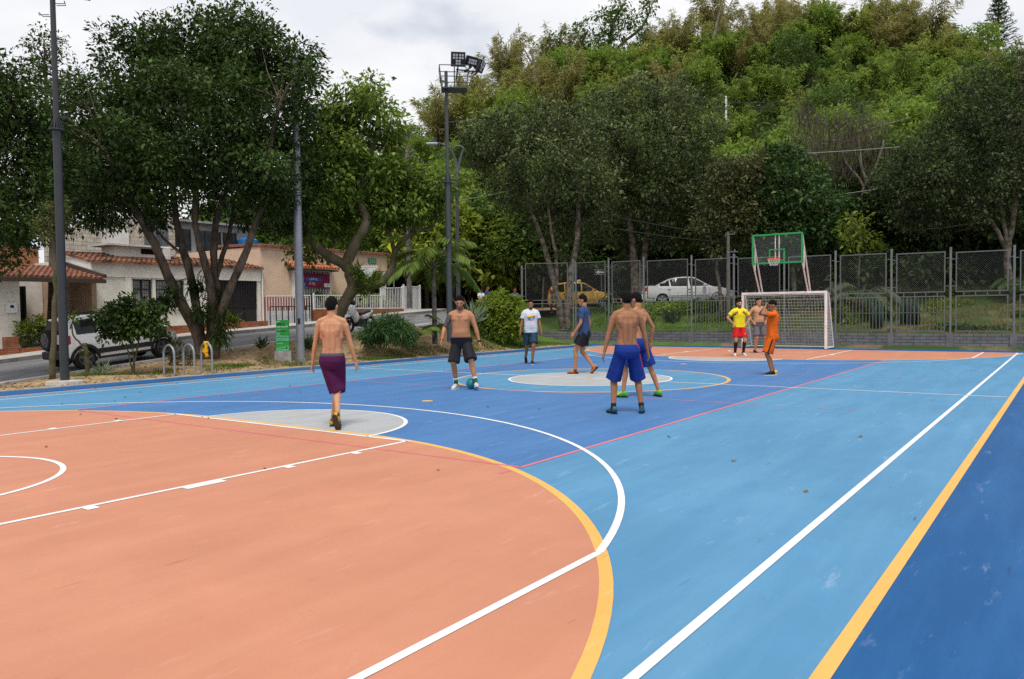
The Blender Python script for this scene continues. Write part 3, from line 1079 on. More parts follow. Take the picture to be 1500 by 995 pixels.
for (x0, x1, bars) in ((2.82, 3.66, 3), (3.88, 5.2, 4)):
    mb = MB()
    mb.box(x0, x1, YF + 0.10, YF + 0.15, 1.93, 1.98); mb.box(x0, x1, YF + 0.10, YF + 0.15, 3.12, 3.17)
    mb.box(x0, x1, YF + 0.10, YF + 0.15, 2.72, 2.76)
    for k in range(3):
        xx = x0 + (x1 - x0 - 0.05) * k / 2
        mb.box(xx, xx + 0.05, YF + 0.095, YF + 0.155, 1.981, 3.119)
    w = mb.build("window", M_black, cream)
    mb = MB(); mb.box(x0, x1, YF + 0.16, YF + 0.17, 1.93, 3.17)
    mb.build("pane", M_curtain, w)
    mb = MB()
    for k in range(1, 8):
        xx = x0 + (x1 - x0) * k / 8
        mb.cyl((xx, YF + 0.05, 1.93), (xx, YF + 0.05, 3.17), 0.008, 5)
    for z in (2.2, 2.55, 2.9):
        mb.cyl((x0, YF + 0.05, z), (x1, YF + 0.05, z), 0.008, 5)
    mb.build("window_bars", M_black, w)
mb = MB()
mb.box(6.981, 9.239, YF + 0.12, YF + 0.16, 0.75, 3.24)
for k in range(16):
    xx = 6.99 + 2.2 * k / 15
    mb.box(xx, xx + 0.035, YF + 0.085, YF + 0.118, 1.95, 3.2)
for z in (0.85, 1.93, 3.18):
    mb.box(6.99, 9.23, YF + 0.08, YF + 0.119, z, z + 0.05)
for xx in (7.7, 8.5):
    mb.box(xx, xx + 0.05, YF + 0.07, YF + 0.084, 0.8, 3.2)
mb.build("garage_door", M_door, cream)
mb = MB(); tile_roof(mb, 0.95, 9.5, YF - 0.22, 3.86, YF + 2.9, 4.42)
mb.build("roof", M_tile_old, cream)
mb = MB()
mb.box(2.9, 5.3, YF + 1.6, YF + 2.8, 4.0, 4.72); mb.box(2.4, 5.9, YF + 1.3, YF + 3.0, 4.722, 4.80)
mb.box(5.0, 5.32, YF + 1.2, YF + 1.59, 4.0, 4.7)
dorm = mb.build("dormer", M_cream_w, cream)
mb = MB(); mb.box(4.1, 5.0, YF + 1.56, YF + 1.595, 4.42, 4.66)
mb.build("dormer_window", M_void, dorm)
mb = MB(); mb.obox((6.62, YF - 0.14, 2.85), (0.07, 0, 0), (0, 0.07, 0), (0, 0, 0.13)); mb.cyl((6.62, YF - 0.14, 2.98), (6.62, YF - 0.14, 3.08), 0.07, 8, r2=0.01); mb.box(6.6, 6.64, YF - .14, YF, 3.0, 3.03)
mb.build("wall_lantern", M_black, cream)
mb = MB(); mb.cyl((9.49, YF - 0.06, 0.6), (9.49, YF - 0.06, 3.8), 0.045, 8)
mb.build("drainpipe", M_white, cream)

# ---- planter walls and railings in front
pl = thing("planter_wall", "low red brick planter wall in front of the cream house", "wall", (5, 22.8, 0.7))
for x0, x1 in ((1.9, 5.2), (5.2, 8.42)):
    mb = MB(); mb.hexa([(x0, 22.65, zs(x0) - .1), (x1, 22.65, zs(x1) - .1), (x1, 22.85, zs(x1) - .1), (x0, 22.85, zs(x0) - .1),
                        (x0, 22.65, 1.06 + (x0 - 2) * .03), (x1, 22.65, 1.06 + (x1 - 2) * .03), (x1, 22.85, 1.06 + (x1 - 2) * .03), (x0, 22.85, 1.06 + (x0 - 2) * .03)])
    mb.build("brickwork", M_brick_r, pl)
mb = MB()
for k in range(13):
    xx = 1.3 + 0.11 * k
    mb.box(xx, xx + 0.02, 22.9, 22.92, 0.3, 1.95)
mb.box(1.25, 2.75, 22.895, 22.925, 1.8, 1.83)
tag(mb.build("iron_railing", M_black), "short black iron railing behind the white SUV, before the cream wall", "railing")
wl0 = thing("planter_wall", "low red brick garden wall with pillar before the tiled left house", "wall", (-3, 22.8, 0.2))
mb = MB()
mb.box(-9.5, -1.72, 22.65, 22.85, -0.6, 0.42); mb.box(-3.05, -2.62, 22.6, 22.9, -0.3, 0.85)
mb.build("brickwork", M_brick_r, wl0)
mb = MB()
for k in range(36):
    xx = -2.6 + 0.10 * k
    if xx > -0.2: break
    mb.box(xx, xx + 0.018, 22.74, 22.758, 0.42, 0.95)
mb.box(-2.62, -0.2, 22.73, 22.77, 0.93, 0.955)
mb.build("railing", M_black, wl0)

# ---- left house with carport
lh = thing("house", "left house with red clay tiled roof and dark open carport", "house", (-4, 24, 0.2))
mb = MB()
mb.box(-12, -2.12, 23.6, 23.8, -0.6, 3.0); mb.box(-2.1, 0.7, 28.2, 28.4, -0.4, 3.4); mb.box(-2.3, -2.115, 23.81, 28.4, -0.4, 3.2)
mb.build("wall", M_cream, lh)
mb = MB(); mb.box(0.72, 0.92, 23.9, 28.4, -0.3, 3.3)
mb.build("carport_wall", mat("tan_render", (0.42, 0.28, 0.19), 0.9, 0.15, var=0.2, scale=2), lh)
mb = MB(); mb.box(-2.05, -0.1, 27.9, 27.95, 0.2, 2.9)
for k in range(14):
    xx = -2.0 + 0.14 * k
    mb.box(xx, xx + .03, 27.84, 27.89, 0.2, 2.9)
mb.build("iron_gate", M_void, lh)
mb = MB(); tile_roof(mb, -12, 0.85, 23.15, 3.08, 26.6, 3.70, pitch=0.2)
mb.build("roof", M_tile, lh)
mb = MB(); mb.box(-12, 0.9, 23.05, 23.14, 2.9, 3.06)
mb.hexa([(0.86, 23.2, 3.12), (1.0, 23.2, 3.12), (1.0, 26.6, 3.80), (0.86, 26.6, 3.80), (0.86, 23.2, 3.26), (1.0, 23.2, 3.26), (1.0, 26.6, 3.94), (0.86, 26.6, 3.94)])
mb.build("eave_board", mat("dark_wood", (0.06, 0.045, 0.035), 0.8), lh)
mb = MB(); mb.box(-2.62, -2.24, 23.52, 23.598, 1.72, 2.12); mb.box(-2.55, -2.36, 23.57, 23.597, 2.32, 2.5)
mt = mb.build("meter_box", M_white, lh, bevel=0.03)
mb = MB(); mb.ball((-2.43, 23.515, 1.97), 0.07, 0.02, 0.06); mb.build("meter_dial", M_black, mt)

# ---- unfinished block house behind, brick annexe, grey sheds
bh = thing("house", "tall unfinished concrete block house behind the cream house", "house", (6, 33, 2))
mb = MB()
mb.prism([(2.6, 2.0), (9.2, 2.0), (9.2, 7.4), (8.2, 6.75), (5.5, 6.45), (2.6, 5.7)], 'y', 32.0, 32.25)
for k in range(6):
    xx = 2.9 + 0.55 * k
    mb.box(xx, xx + 0.3, 32.0, 32.25, 5.8 + 0.12 * k, 6.1 + 0.14 * k)
mb.build("wall", M_block, bh)
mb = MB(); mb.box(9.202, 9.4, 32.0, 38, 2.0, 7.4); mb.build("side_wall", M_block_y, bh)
mb = MB(); mb.box(5.3, 6.7, 31.9, 31.995, 5.1, 6.05); mb.build("plaster_panel", M_cream_w, bh)
mb = MB(); mb.box(7.6, 8.95, 31.93, 31.996, 4.9, 6.75)
for k in range(4): mb.box(7.6 + .43 * k, 7.65 + .43 * k, 31.9, 31.929, 4.9, 6.75)
for k in range(3): mb.box(7.65, 8.9, 31.905, 31.928, 5.4 + .5 * k, 5.44 + .5 * k)
mb.build("window", mat("blue_grey_glass", (0.13, 0.155, 0.185), 0.25, 0.5, var=0.3, scale=2), bh)
b2 = thing("house", "grey upper storey with wide dark windows seen through the tree stems", "house", (12, 33, 2))
mb = MB(); mb.box(9.45, 15.5, 32.6, 38, 2.0, 5.1); mb.box(9.45, 15.5, 33.4, 38, 5.101, 7.0); mb.box(9.45, 15.7, 33.0, 38.2, 7.001, 7.12)
mb.build("wall", mat("grey_render", (0.36, 0.36, 0.37), 0.9, 0.15, var=0.2, scale=1), b2)
for x0, x1 in ((9.7, 11.2), (11.6, 13.2), (13.4, 14.3)):
    mb = MB(); mb.box(x0, x1, 33.34, 33.395, 5.35, 6.6)
    w = mb.build("window", M_glass_d, b2)
    mb = MB()
    for k in range(4): mb.box(x0 + (x1 - x0 - .05) * k / 3, x0 + (x1 - x0 - .05) * k / 3 + 0.05, 33.3, 33.339, 5.35, 6.6)
    mb.build("window_frame", M_black, w)
b3 = thing("house", "white upper house with dark openings far left behind the tiled roof", "house", (0, 34, 2))
mb = MB(); mb.box(-9, 2.5, 33, 38, 1.5, 4.9); mb.box(-9, -0.2, 33.5, 38, 4.901, 6.0); mb.box(-9.3, 2.7, 32.6, 38, 6.001, 6.15)
mb.build("wall", M_cream_w, b3)
mb = MB(); mb.box(-0.1, 2.5, 33.6, 33.7, 4.92, 6.0); mb.box(-6, -4, 33.45, 33.497, 4.98, 5.8)
mb.build("opening", M_void, b3)
b4 = thing("house", "small bare orange brick annexe above the left tiled roof", "house", (-2, 30, 2))
mb = MB(); mb.box(-6.0, 1.2, 29.6, 32.2, 1.5, 4.75)
mb.build("wall", brick_mat("orange_brick", (0.47, 0.19, 0.09), (0.38, 0.14, 0.065), (0.28, 0.17, 0.11), 0.3, 0.12, 0.014), b4)
wt = thing("water_tank", "blue plastic roof water tank behind the tree stems", "water tank", (14.6, 33.0, 5.1))
mb = MB(); mb.tube([(14.9, 33.0, 5.35), (14.9, 33.0, 5.45), (14.9, 33.0, 6.2), (14.9, 33.0, 6.38)], [0.62, 0.68, 0.62, 0.2], 20)
mb.build("tank", mat("blue_plastic", (0.02, 0.16, 0.42), 0.4, 0.4, var=0.2), wt, smooth='auto')
mb = MB(); mb.box(14.2, 15.5, 32.6, 33.5, 5.1, 5.345); mb.build("stand", M_conc_d, wt)
wt2 = thing("water_tank", "blue roof tank far left above the orange brick annexe", "water tank", (-1.0, 31.4, 4.75))
mb = MB(); mb.tube([(-0.2, 31.4, 4.76), (-0.2, 31.4, 5.1), (-0.2, 31.4, 5.25)], [0.5, 0.47, 0.15], 18)
mb.build("tank", MATS["blue_plastic"], wt2, smooth='auto')

# ---- peach house
ph = thing("house", "peach single storey house with tiled awning over a barred window and maroon banner", "house", (13.5, YF, 1.2))
PX0, PX1, PT = 9.44, 18.45, 5.08
mb = MB()
mb.box(PX0, 11.38, YF, YF + 0.25, 0.6, 4.85); mb.box(11.381, 13.72, YF, YF + 0.25, 3.9, 4.85); mb.box(11.381, 13.72, YF, YF + .25, 0.6, 2.46)
mb.box(13.721, 15.35, YF, YF + 0.25, 0.6, 4.85); mb.box(15.351, PX1, YF, YF + 0.25, 4.05, 4.85)
mb.box(PX0, PX1, YF - 0.03, YF + 0.25, 4.852, 5.0)
mb.box(11.05, 11.2, YF - 0.02, YF - 0.001, 0.6, 4.85)
mb.box(PX0, PX0 + 0.25, YF + 0.251, YF + 8, 0.6, 5.0)
mb.box(15.12, 15.35, YF + 0.251, YF + 5, 0.6, 4.84); mb.box(15.36, PX1, YF + 5, YF + 5.2, 0.6, 4.84)
mb.build("wall", M_peach, ph)
mb = MB(); mb.box(PX0 + .02, 15.33, YF - 0.035, YF - 0.002, 0.6, 2.45); mb.build("dado", M_rose, ph)
mb = MB(); mb.box(18.15, 18.35, YF + 0.02, YF + 0.22, 0.9, 4.05); mb.build("carport_column", M_white, ph)
mb = MB(); mb.box(15.36, PX1, YF + 0.26, YF + 5, 4.06, 4.12); mb.build("carport_ceiling", M_cream_w, ph)
mb = MB(); tile_roof(mb, PX0 - 0.05, PX1 + 0.1, YF - 0.2, 5.03, YF + 3.5, 5.18)
mb.build("roof", M_tile, ph)
mb = MB(); tile_roof(mb, 10.95, 14.05, YF - 0.75, 3.98, YF - 0.02, 4.28, pitch=0.2)
mb.build("awning", mat("bright_clay_tile", (0.52, 0.19, 0.10), 0.8, 0.2, color2=(0.30, 0.11, 0.06), scale=4), ph)
mb = MB(); mb.box(11.0, 14.0, YF - 0.70, YF - 0.62, 3.84, 3.92); mb.box(11.1, 11.2, YF - 0.6, YF - 0.01, 3.84, 3.92); mb.box(13.8, 13.9, YF - 0.6, YF - 0.01, 3.84, 3.92)
mb.build("awning_beam", MATS["dark_wood"], ph)
mb = MB()
for k in range(22):
    xx = 11.4 + 2.28 * k / 21
    mb.box(xx, xx + 0.022, YF - 0.30, YF - 0.278, 2.42, 3.86)
for z in (2.42, 2.95, 3.4, 3.84):
    mb.box(11.38, 13.72, YF - 0.31, YF - 0.27, z, z + 0.03)
for xx in (11.36, 13.70):
    mb.box(xx, xx + 0.04, YF - 0.32, YF - 0.001, 2.4, 3.88)
wg = mb.build("window", M_white, ph)
mb = MB(); mb.box(11.4, 13.7, YF + 0.12, YF + 0.14, 2.47, 3.89); mb.build("pane", M_glass_d, wg)
bn = MB(); bn.hexa([(11.45, YF - 0.36, 2.98), (13.66, YF - 0.36, 2.93), (13.66, YF - 0.345, 2.93), (11.45, YF - 0.345, 2.98), (11.45, YF - 0.36, 3.72), (13.66, YF - 0.36, 3.68), (13.66, YF - 0.345, 3.68), (11.45, YF - 0.345, 3.72)])
ban = thing("banner", "maroon banner with white lettering tied to the barred window", "banner", (12.5, YF - 0.36, 3.3))
bo = bn.build("cloth", mat("maroon_cloth", (0.20, 0.022, 0.06), 0.8, 0.2, var=0.2, scale=3), ban)

def text(name, body, size, loc, rot, m, parent=None, align='CENTER', depth=0.004):
    cu = bpy.data.curves.new(name, 'FONT')
    cu.body = body
    cu.size = size
    cu.extrude = depth
    cu.align_x = align
    cu.align_y = 'CENTER'
    cu.materials.append(m)
    tmp = bpy.data.objects.new(name + "_tmp", cu)
    COL.objects.link(tmp)
    dg = bpy.context.evaluated_depsgraph_get()
    me = bpy.data.meshes.new_from_object(tmp.evaluated_get(dg))
    bpy.data.objects.remove(tmp)
    me.name = name
    me.transform(Matrix.Translation(Vector(loc) - (ORG[parent.name] if parent else Vector())) @ rot)
    return link_mesh(name, me, parent)

ROT_S = Matrix.Rotation(math.radians(90), 4, 'X')          # text standing upright, facing -y
M_ink = mat("white_print", (0.75, 0.75, 0.76), 0.7, 0.2)
mb = MB(); mb.box(12.0, 13.05, YF - 0.366, YF - 0.3612, 3.31, 3.50); mb.build("name_strip", mat("blue_print", (0.04, 0.09, 0.36), 0.7), ban)
text("lettering", "I IMM E", 0.17, (12.5, YF - 0.371, 3.40), ROT_S, M_ink, ban)
text("lettering", "E O J", 0.19, (12.42, YF - 0.368, 3.17), ROT_S, M_ink, ban)
mb = MB(); mb.box(13.25, 13.64, YF - 0.372, YF - 0.361, 3.0, 3.2); lg = mb.build("logo_patch", M_ink, ban)
text("logo_letters", "I M", 0.17, (13.44, YF - 0.377, 3.1), ROT_S, MATS["blue_print"], lg)
mb = MB(); mb.ball((11.75, YF - 0.362, 3.42), 0.14, 0.012, 0.19); mb.build("portrait_head", mat("portrait_skin", (0.45, 0.26, 0.18), 0.8), ban)
mb = MB(); mb.box(11.55, 11.95, YF - 0.37, YF - 0.3615, 2.99, 3.22); mb.build("portrait_shirt", mat("portrait_blue", (0.08, 0.25, 0.55), 0.8), ban)
plq = MB(); plq.box(16.9, 17.5, YF - 0.05, YF - 0.004, 4.45, 4.75)
np_ = plq.build("house_plate", mat("teal_plate", (0.02, 0.22, 0.16), 0.5), ph)
mb = MB()
for i in range(3):
    for j in range(2): mb.box(16.96 + i * .18, 17.08 + i * .18, YF - 0.056, YF - 0.0505, 4.5 + j * .12, 4.58 + j * .12)
mb.build("plate_figures", mat("pale_green", (0.25, 0.5, 0.4), 0.6), np_)
mb = MB()
for k in range(9): mb.box(15.5 + .3 * k, 15.56 + .3 * k, YF + 1.9, YF + 1.95, 1.4, 3.0)
for z in (1.6, 2.9): mb.box(15.4, 18.2, YF + 1.89, YF + 1.96, z, z + .06)
mb.build("porch_grille", M_white, ph)

# ---- white railing on brick base, and its gates
fr = thing("railing_fence", "white railing on a red brick base before the peach house", "fence", (14, 22.7, 1.2))
mb = MB()
mb.hexa([(11.25, 22.62, 0.7), (17.85, 22.62, 1.1), (17.85, 22.82, 1.1), (11.25, 22.82, 0.7), (11.25, 22.62, 1.76), (17.85, 22.62, 1.78), (17.85, 22.82, 1.78), (11.25, 22.82, 1.76)])
mb.build("brickwork", M_brick_r, fr)
def rails(mb, x0, x1, z0a, z0b, z1a, z1b, y=22.72, step=0.13, r=0.013):
    n = int((x1 - x0) / step)
    for k in range(n + 1):
        f = k / n
        xx = x0 + (x1 - x0) * f
        mb.box(xx - r, xx + r, y - r, y + r, z0a + (z0b - z0a) * f, z1a + (z1b - z1a) * f)
    for (za, zb) in ((z0a + .02, z0b + .02), (z1a - .02, z1b - .02)):
        mb.hexa([(x0, y - .022, za), (x1, y - .022, zb), (x1, y + .022, zb), (x0, y + .022, za), (x0, y - .022, za + .045), (x1, y - .022, zb + .045), (x1, y + .022, zb + .045), (x0, y + .022, za + .045)])
mb = MB(); rails(mb, 11.3, 16.1, 1.77, 1.78, 2.5, 2.55); rails(mb, 16.1, 17.8, 1.78, 1.79, 2.95, 3.0)
for xx in (11.3, 13.6, 16.1, 17.82): mb.box(xx - .035, xx + .035, 22.685, 22.755, 1.75, 2.62 if xx < 16 else 3.1)
mb.build("rail_panel", M_white, fr)
gt = thing("gate", "tall white barred gate at the right corner of the peach house", "gate", (18.6, 22.7, 1.4))
mb = MB(); rails(mb, 17.98, 19.3, 1.42, 1.52, 3.06, 3.1, step=0.11, r=0.018)
mb.build("gate_leaf", M_white, gt)
mb = MB()
for xx in (17.95, 19.33): mb.box(xx - .04, xx + .04, 22.68, 22.76, 1.25, 3.2)
mb.build("gate_post", M_white, gt)
g2 = thing("gate", "low white panelled gate with black iron bars beside the peach house window", "gate", (9.8, 22.7, 0.9))
mb = MB(); rails(mb, 8.5, 11.2, 0.86, 0.95, 2.45, 2.5, y=22.85, step=0.15, r=0.014)
mb.build("rail_panel", M_white, g2)
mb = MB(); mb.hexa([(8.6, 22.9, .86), (11.15, 22.9, .93), (11.15, 22.93, .93), (8.6, 22.93, .86), (8.6, 22.9, 1.72), (11.15, 22.9, 1.75), (11.15, 22.93, 1.75), (8.6, 22.93, 1.72)])
mb.build("gate_sheet", M_white, g2)
mb = MB(); rails(mb, 8.6, 11.15, 0.84, 0.92, 1.92, 1.95, y=22.72, step=0.36, r=0.02)
mb.build("iron_frame", M_black, g2)

# ================================================================== POLES, LAMPS, SIGNS
M_pole_d = mat("dark_grey_pole", (0.026, 0.031, 0.037), 0.45, 0.5, var=0.15, scale=3)
M_pole_g = mat("grey_pole", (0.045, 0.055, 0.060), 0.45, 0.5, var=0.15, scale=3)
M_pole_s = mat("silver_pole", (0.30, 0.315, 0.35), 0.4, 0.5, metal=0.3, var=0.15, scale=2)
M_lampface = mat("flood_glass", (0.55, 0.56, 0.58), 0.2, 0.5)
VX = Vector((0.5827, -0.8127, 0))          # to the right as one looks from the court corner
VF = Vector((0.8127, 0.5827, 0))

def mast(name, label, x, y, z0, zc, zp, m, r0=0.10, r1=0.066, face=(0.3, -1, 0)):
    """Floodlight mast: thick foot, flanged joint, climbing loops, basket and floodlights."""
    t = thing(name, label, "floodlight mast", (x, y, z0))
    mb = MB()
    mb.tube([(x, y, z0), (x, y, zc)], [r0, r0 * 0.94], 16)
    mb.build("lower_pole", m, t, smooth='auto')
    mb = MB(); mb.tube([(x, y, zc + .01), (x, y, zp + 0.62)], [r1, r1 * 0.85], 16)
    mb.build("upper_pole", m, t, smooth='auto')
    mb = MB(); mb.tube([(x, y, zc - .02), (x, y, zc + .012)], 0.17, 16)
    for k in range(8):
        a = k * math.pi / 4
        c, s_ = math.cos(a), math.sin(a)
        mb.add([(x + c * .08, y + s_ * .08, zc + .25), (x + c * .16, y + s_ * .16, zc + .013), (x + c * .08, y + s_ * .08, zc + .013),
                (x + c * .16 - s_ * .01, y + s_ * .16 + c * .01, zc + .013), (x + c * .08 - s_ * .01, y + s_ * .08 + c * .01, zc + .25), (x + c * .08 - s_ * .01, y + s_ * .08 + c * .01, zc + .013)],
               [(0, 1, 2), (4, 5, 3), (0, 4, 3, 1), (0, 2, 5, 4), (1, 3, 5, 2)])
    mb.build("flange", m, t)
    mb = MB()
    z = zc + 0.28
    k = 0
    while z < zp - 0.3:
        sd = VX if k % 2 == 0 else -VX
        p = Vector((x, y, z))
        mb.tube([p + sd * 0.06 - VF * .06, p + sd * 0.3 - VF * .05 , p + sd * 0.3 - VF * .05 + Vector((0, 0, .06)), p + sd * .27 + VF * .06, p + sd * .06 + VF * .06], 0.010, 5)
        z += 0.62 if k % 2 == 0 else 0.25
        k += 1
    mb.build("climbing_loops", m, t)
    return t

def basket(t, x, y, zp, m, yawv):
    rh_ = 0.72
    a = Vector(yawv).normalized()
    b = Vector((-a.y, a.x, 0))
    o = Vector((x, y, zp)) + a * 0.27
    mb = MB(); mb.obox(o, a * 0.43, b * 0.33, (0, 0, 0.018))
    mb.build("platform", m, t)
    mb = MB()
    cs = [o + a * sx * 0.41 + b * sy * 0.31 for sx, sy in ((-1, -1), (1, -1), (1, 1), (-1, 1))]
    for c in cs:
        mb.tube([c + Vector((0, 0, .03)), c + (c - o) * .22 + Vector((0, 0, rh_))], 0.016, 6)
    for h in (0.36, 0.72):
        for i in range(4):
            mb.tube([cs[i] + (cs[i] - o) * .22 * h / rh_ + Vector((0, 0, h)), cs[(i + 1) % 4] + (cs[(i + 1) % 4] - o) * .22 * h / rh_ + Vector((0, 0, h))], 0.015, 6)
    mid = (cs[1] + cs[0]) / 2
    mb.tube([mid + Vector((0, 0, .03)), mid + (mid - o) * .22 + Vector((0, 0, rh_))], 0.02, 6)
    mb.build("basket_rail", M_pole_g, t)

def flood(t, c, fwd, w=0.34, h=0.34, cells=((-1, 1), (1, 1), (0, -1))):
    fwd = Vector(fwd).normalized()
    sd = fwd.cross(Vector((0, 0, 1))).normalized()
    up = sd.cross(fwd)
    c = Vector(c)
    mb = MB(); mb.obox(c, sd * w, up * h, fwd * 0.06)
    for k in range(7):
        mb.obox(c - fwd * 0.10 + sd * (w * 0.85 * (k - 3) / 3), sd * 0.012, up * h * 0.9, fwd * 0.039)
    f = mb.build("floodlight", M_black, t, bevel=0.01)
    mb = MB()
    for (i, j) in cells:
        for (p, q) in ((-1, -1), (1, -1), (-1, 1), (1, 1)):
            mb.obox(c + fwd * 0.064 + sd * (i * w * 0.42 + p * 0.045) + up * (j * h * 0.4 + q * 0.045), sd * 0.034, up * 0.034, fwd * 0.003)
    mb.build("lens", M_lampface, f)
    mb = MB(); mb.tube([c - up * h, c - up * (h + 0.18) - fwd * 0.1], 0.025, 6); mb.build("bracket", M_black, f)

m1 = mast("floodlight_mast", "dark grey floodlight mast standing beside the white parked SUV", -6.58, 10.52, 0.0, 5.95, 9.25, M_pole_d)
mb = MB(); mb.tube([(-6.58, 10.52, -.05), (-6.58, 10.52, 0.03), (-6.58, 10.52, 0.05)], [0.42, 0.40, 0.15], 20); mb.build("footing", M_conc, m1)
basket(m1, -6.58, 10.52, 9.75, M_pole_d, VX - VF * .5)
p_ = at(112, -2, 18.4); flood(m1, p_ + Vector((0, 0, .25)), -VF * .35 + VX * .2 + Vector((0, 0, -1.0)), 0.3, 0.3)
mb = MB(); mb.tube([(-6.58, 10.52, 9.4), p_ + Vector((0, 0, .3))], 0.03, 6); mb.build("lamp_arm", M_pole_d, m1)
c_ = at(659, 480, 26.8)
m2 = mast("floodlight_mast", "grey floodlight mast with basket and three floodlights behind the player on the ball", c_.x, c_.y, 0.55, 5.95, 9.05, M_pole_g)
basket(m2, c_.x, c_.y, 9.05, M_pole_g, VX + VF * 0.1)
flood(m2, at(671, 87, 26.4), -VF * .9 + VX * 0.15 + Vector((0, 0, -.35)), 0.24, 0.235)
flood(m2, at(691, 90, 26.6), -VF * .7 + VX * .6 + Vector((0, 0, -.45)), 0.20, 0.16, ((-1, 0), (1, 0)))
flood(m2, at(704, 97, 26.9), -VF * .25 + VX * .9 + Vector((0, 0, -.45)), 0.24, 0.19)
mb = MB()
for (u, v, u2, v2) in ((671, 96, 668, 118), (691, 98, 680, 106), (704, 100, 690, 108), (668, 102, 704, 106)):
    mb.tube([at(u, v, 26.7), at(u2, v2, 26.75)], 0.025, 6)
mb.build("lamp_arm", M_black, m2)

p3_ = Vector((0.98, 11.2, 0.0))
t = thing("street_pole", "plain silver grey metal pole beside the green sign", "pole", p3_)
mb = MB(); mb.tube([p3_, p3_ + Vector((0, 0, 7.0))], [0.135, 0.125], 16); mb.build("lower_pole", M_pole_s, t, smooth='auto')
mb = MB(); mb.tube([p3_ + Vector((0, 0, 7.01)), p3_ + Vector((0, 0, 9.6))], [0.10, 0.085], 16); mb.build("upper_pole", M_pole_s, t, smooth='auto')
mb = MB(); mb.tube([p3_ + Vector((0, 0, .001)), p3_ + Vector((0, 0, .12)), p3_ + Vector((0, 0, .14))], [0.19, 0.17, 0.137], 16); mb.build("foot", M_conc_d, t)
mb = MB(); mb.obox(p3_ + Vector((0, 0, 1.32)) - VF * 0.136, VX * 0.04, VF * 0.006, (0, 0, 0.09)); mb.build("sticker", M_black, t)

t = thing("street_lamp", "grey street lamp with two curved arms behind the floodlight mast", "street lamp", at(672, 462, 36))
b_ = at(672, 462, 36)
topz = at(672, 262, 36)
mb = MB(); mb.tube([b_, Vector((b_.x, b_.y, topz.z))], [0.11, 0.085], 12); mb.build("pole", M_pole_g, t, smooth='auto')
mb = MB()
mb.tube([Vector((b_.x, b_.y, topz.z)), at(669, 240, 36), at(664, 226, 36), at(656, 215, 36), at(645, 210.5, 36), at(638, 210, 36)], [0.07, .06, .055, .05, .045, .045], 8)
mb.tube([Vector((b_.x, b_.y, topz.z)), at(673, 240, 36), at(677, 224, 36), at(680, 217.5, 36)], [0.07, .06, .05, .045], 8)
mb.tube([at(664, 217, 36), at(669, 214, 36), at(675, 214.5, 36), at(680, 217.5, 36)], 0.04, 8)
mb.build("arm", M_pole_g, t, smooth='auto')
mb = MB(); mb.obox(at(633, 211, 36), VX * 0.27, VF * 0.13, Vector((0, 0, 0.05)) + VX * 0.0); mb.build("lamp_head", mat("lamp_grey", (0.33, 0.35, 0.37), 0.4, 0.5), t, bevel=0.04)
mb = MB(); mb.box(*(lambda q: (q.x - .05, q.x + .05, q.y - .05, q.y + .05, q.z, q.z + .1))(at(637, 208.5, 36))); mb.build("photocell", mat("blue_cap", (0.03, 0.06, 0.3), 0.5), t)

M_ucon = mat("weathered_pole_concrete", (0.16, 0.145, 0.125), 0.9, 0.2, var=0.35, scale=2, bump=0.3)
def upole(label, u, vtop, vbase, d, w0, m):
    b0, t0 = at(u, vbase, d), at(u, vtop, d)
    t = thing("utility_pole", label, "utility pole", b0)
    mb = MB(); mb.tube([b0, Vector((b0.x, b0.y, t0.z))], [w0, w0 * 0.6], 12); mb.build("pole", m, t, smooth='auto')
    mb = MB()
    for k, dz in enumerate((0.12, 0.95, 1.2)):
        c = Vector((b0.x, b0.y, t0.z - dz))
        mb.tube([c, c + VX * (0.45 if k else 0.3)], 0.025, 6)
        mb.tube([c + VX * .3 + Vector((0, 0, .001)), c + VX * .3 + Vector((0, 0, .12))], 0.04, 8)
        mb.tube([c + Vector((0, 0, -.06)), c + Vector((0, 0, .0))], w0 * .75, 10)
    mb.build("bracket", M_steel, t)
    return t
upole("brown concrete utility pole rising from behind the white gate", 600, 196, 452, 40, 0.14, M_ucon)
upole("grey utility pole behind the fence left of the goal", 1067, 340, 478, 37, 0.115, M_ucon)
upole("pale utility pole top poking out above the trees left of the bamboo", 1064, 143, 330, 74, 0.15, M_cream_w)
upole("far pale utility pole top high on the green bamboo hillside", 1337, 92, 230, 88, 0.16, M_cream_w)

def sign_post(label, cat, u, vc, vb, d, poly, mface, msym, sym, name="road_sign"):
    b0, c0 = at(u, vb, d), at(u, vc, d)
    t = thing(name, label, cat, b0)
    mb = MB(); mb.tube([b0, c0 - Vector((0, 0, .0))], 0.03, 8); mb.build("post", M_steel, t)
    mb = MB()
    def P(a, b, h): return c0 + VX * a + Vector((0, 0, b)) - VF * h
    n = len(poly)
    mb.add([P(a, b, .035) for a, b in poly] + [P(a, b, .050) for a, b in poly], [tuple(range(n)), tuple(range(2 * n - 1, n - 1, -1))] + [(i, (i + 1) % n, n + (i + 1) % n, n + i) for i in range(n)])
    f = mb.build("sign_plate", mface, t)
    mb = MB()
    for s_ in sym:
        n = len(s_)
        mb.add([P(a, b, .0525) for a, b in s_] + [P(a, b, .056) for a, b in s_], [tuple(range(n)), tuple(range(2 * n - 1, n - 1, -1))] + [(i, (i + 1) % n, n + (i + 1) % n, n + i) for i in range(n)])
    mb.build("sign_symbol", msym, f)
M_yel = mat("sign_yellow", (0.55, 0.55, 0.02), 0.5, 0.4)
h_ = 0.42
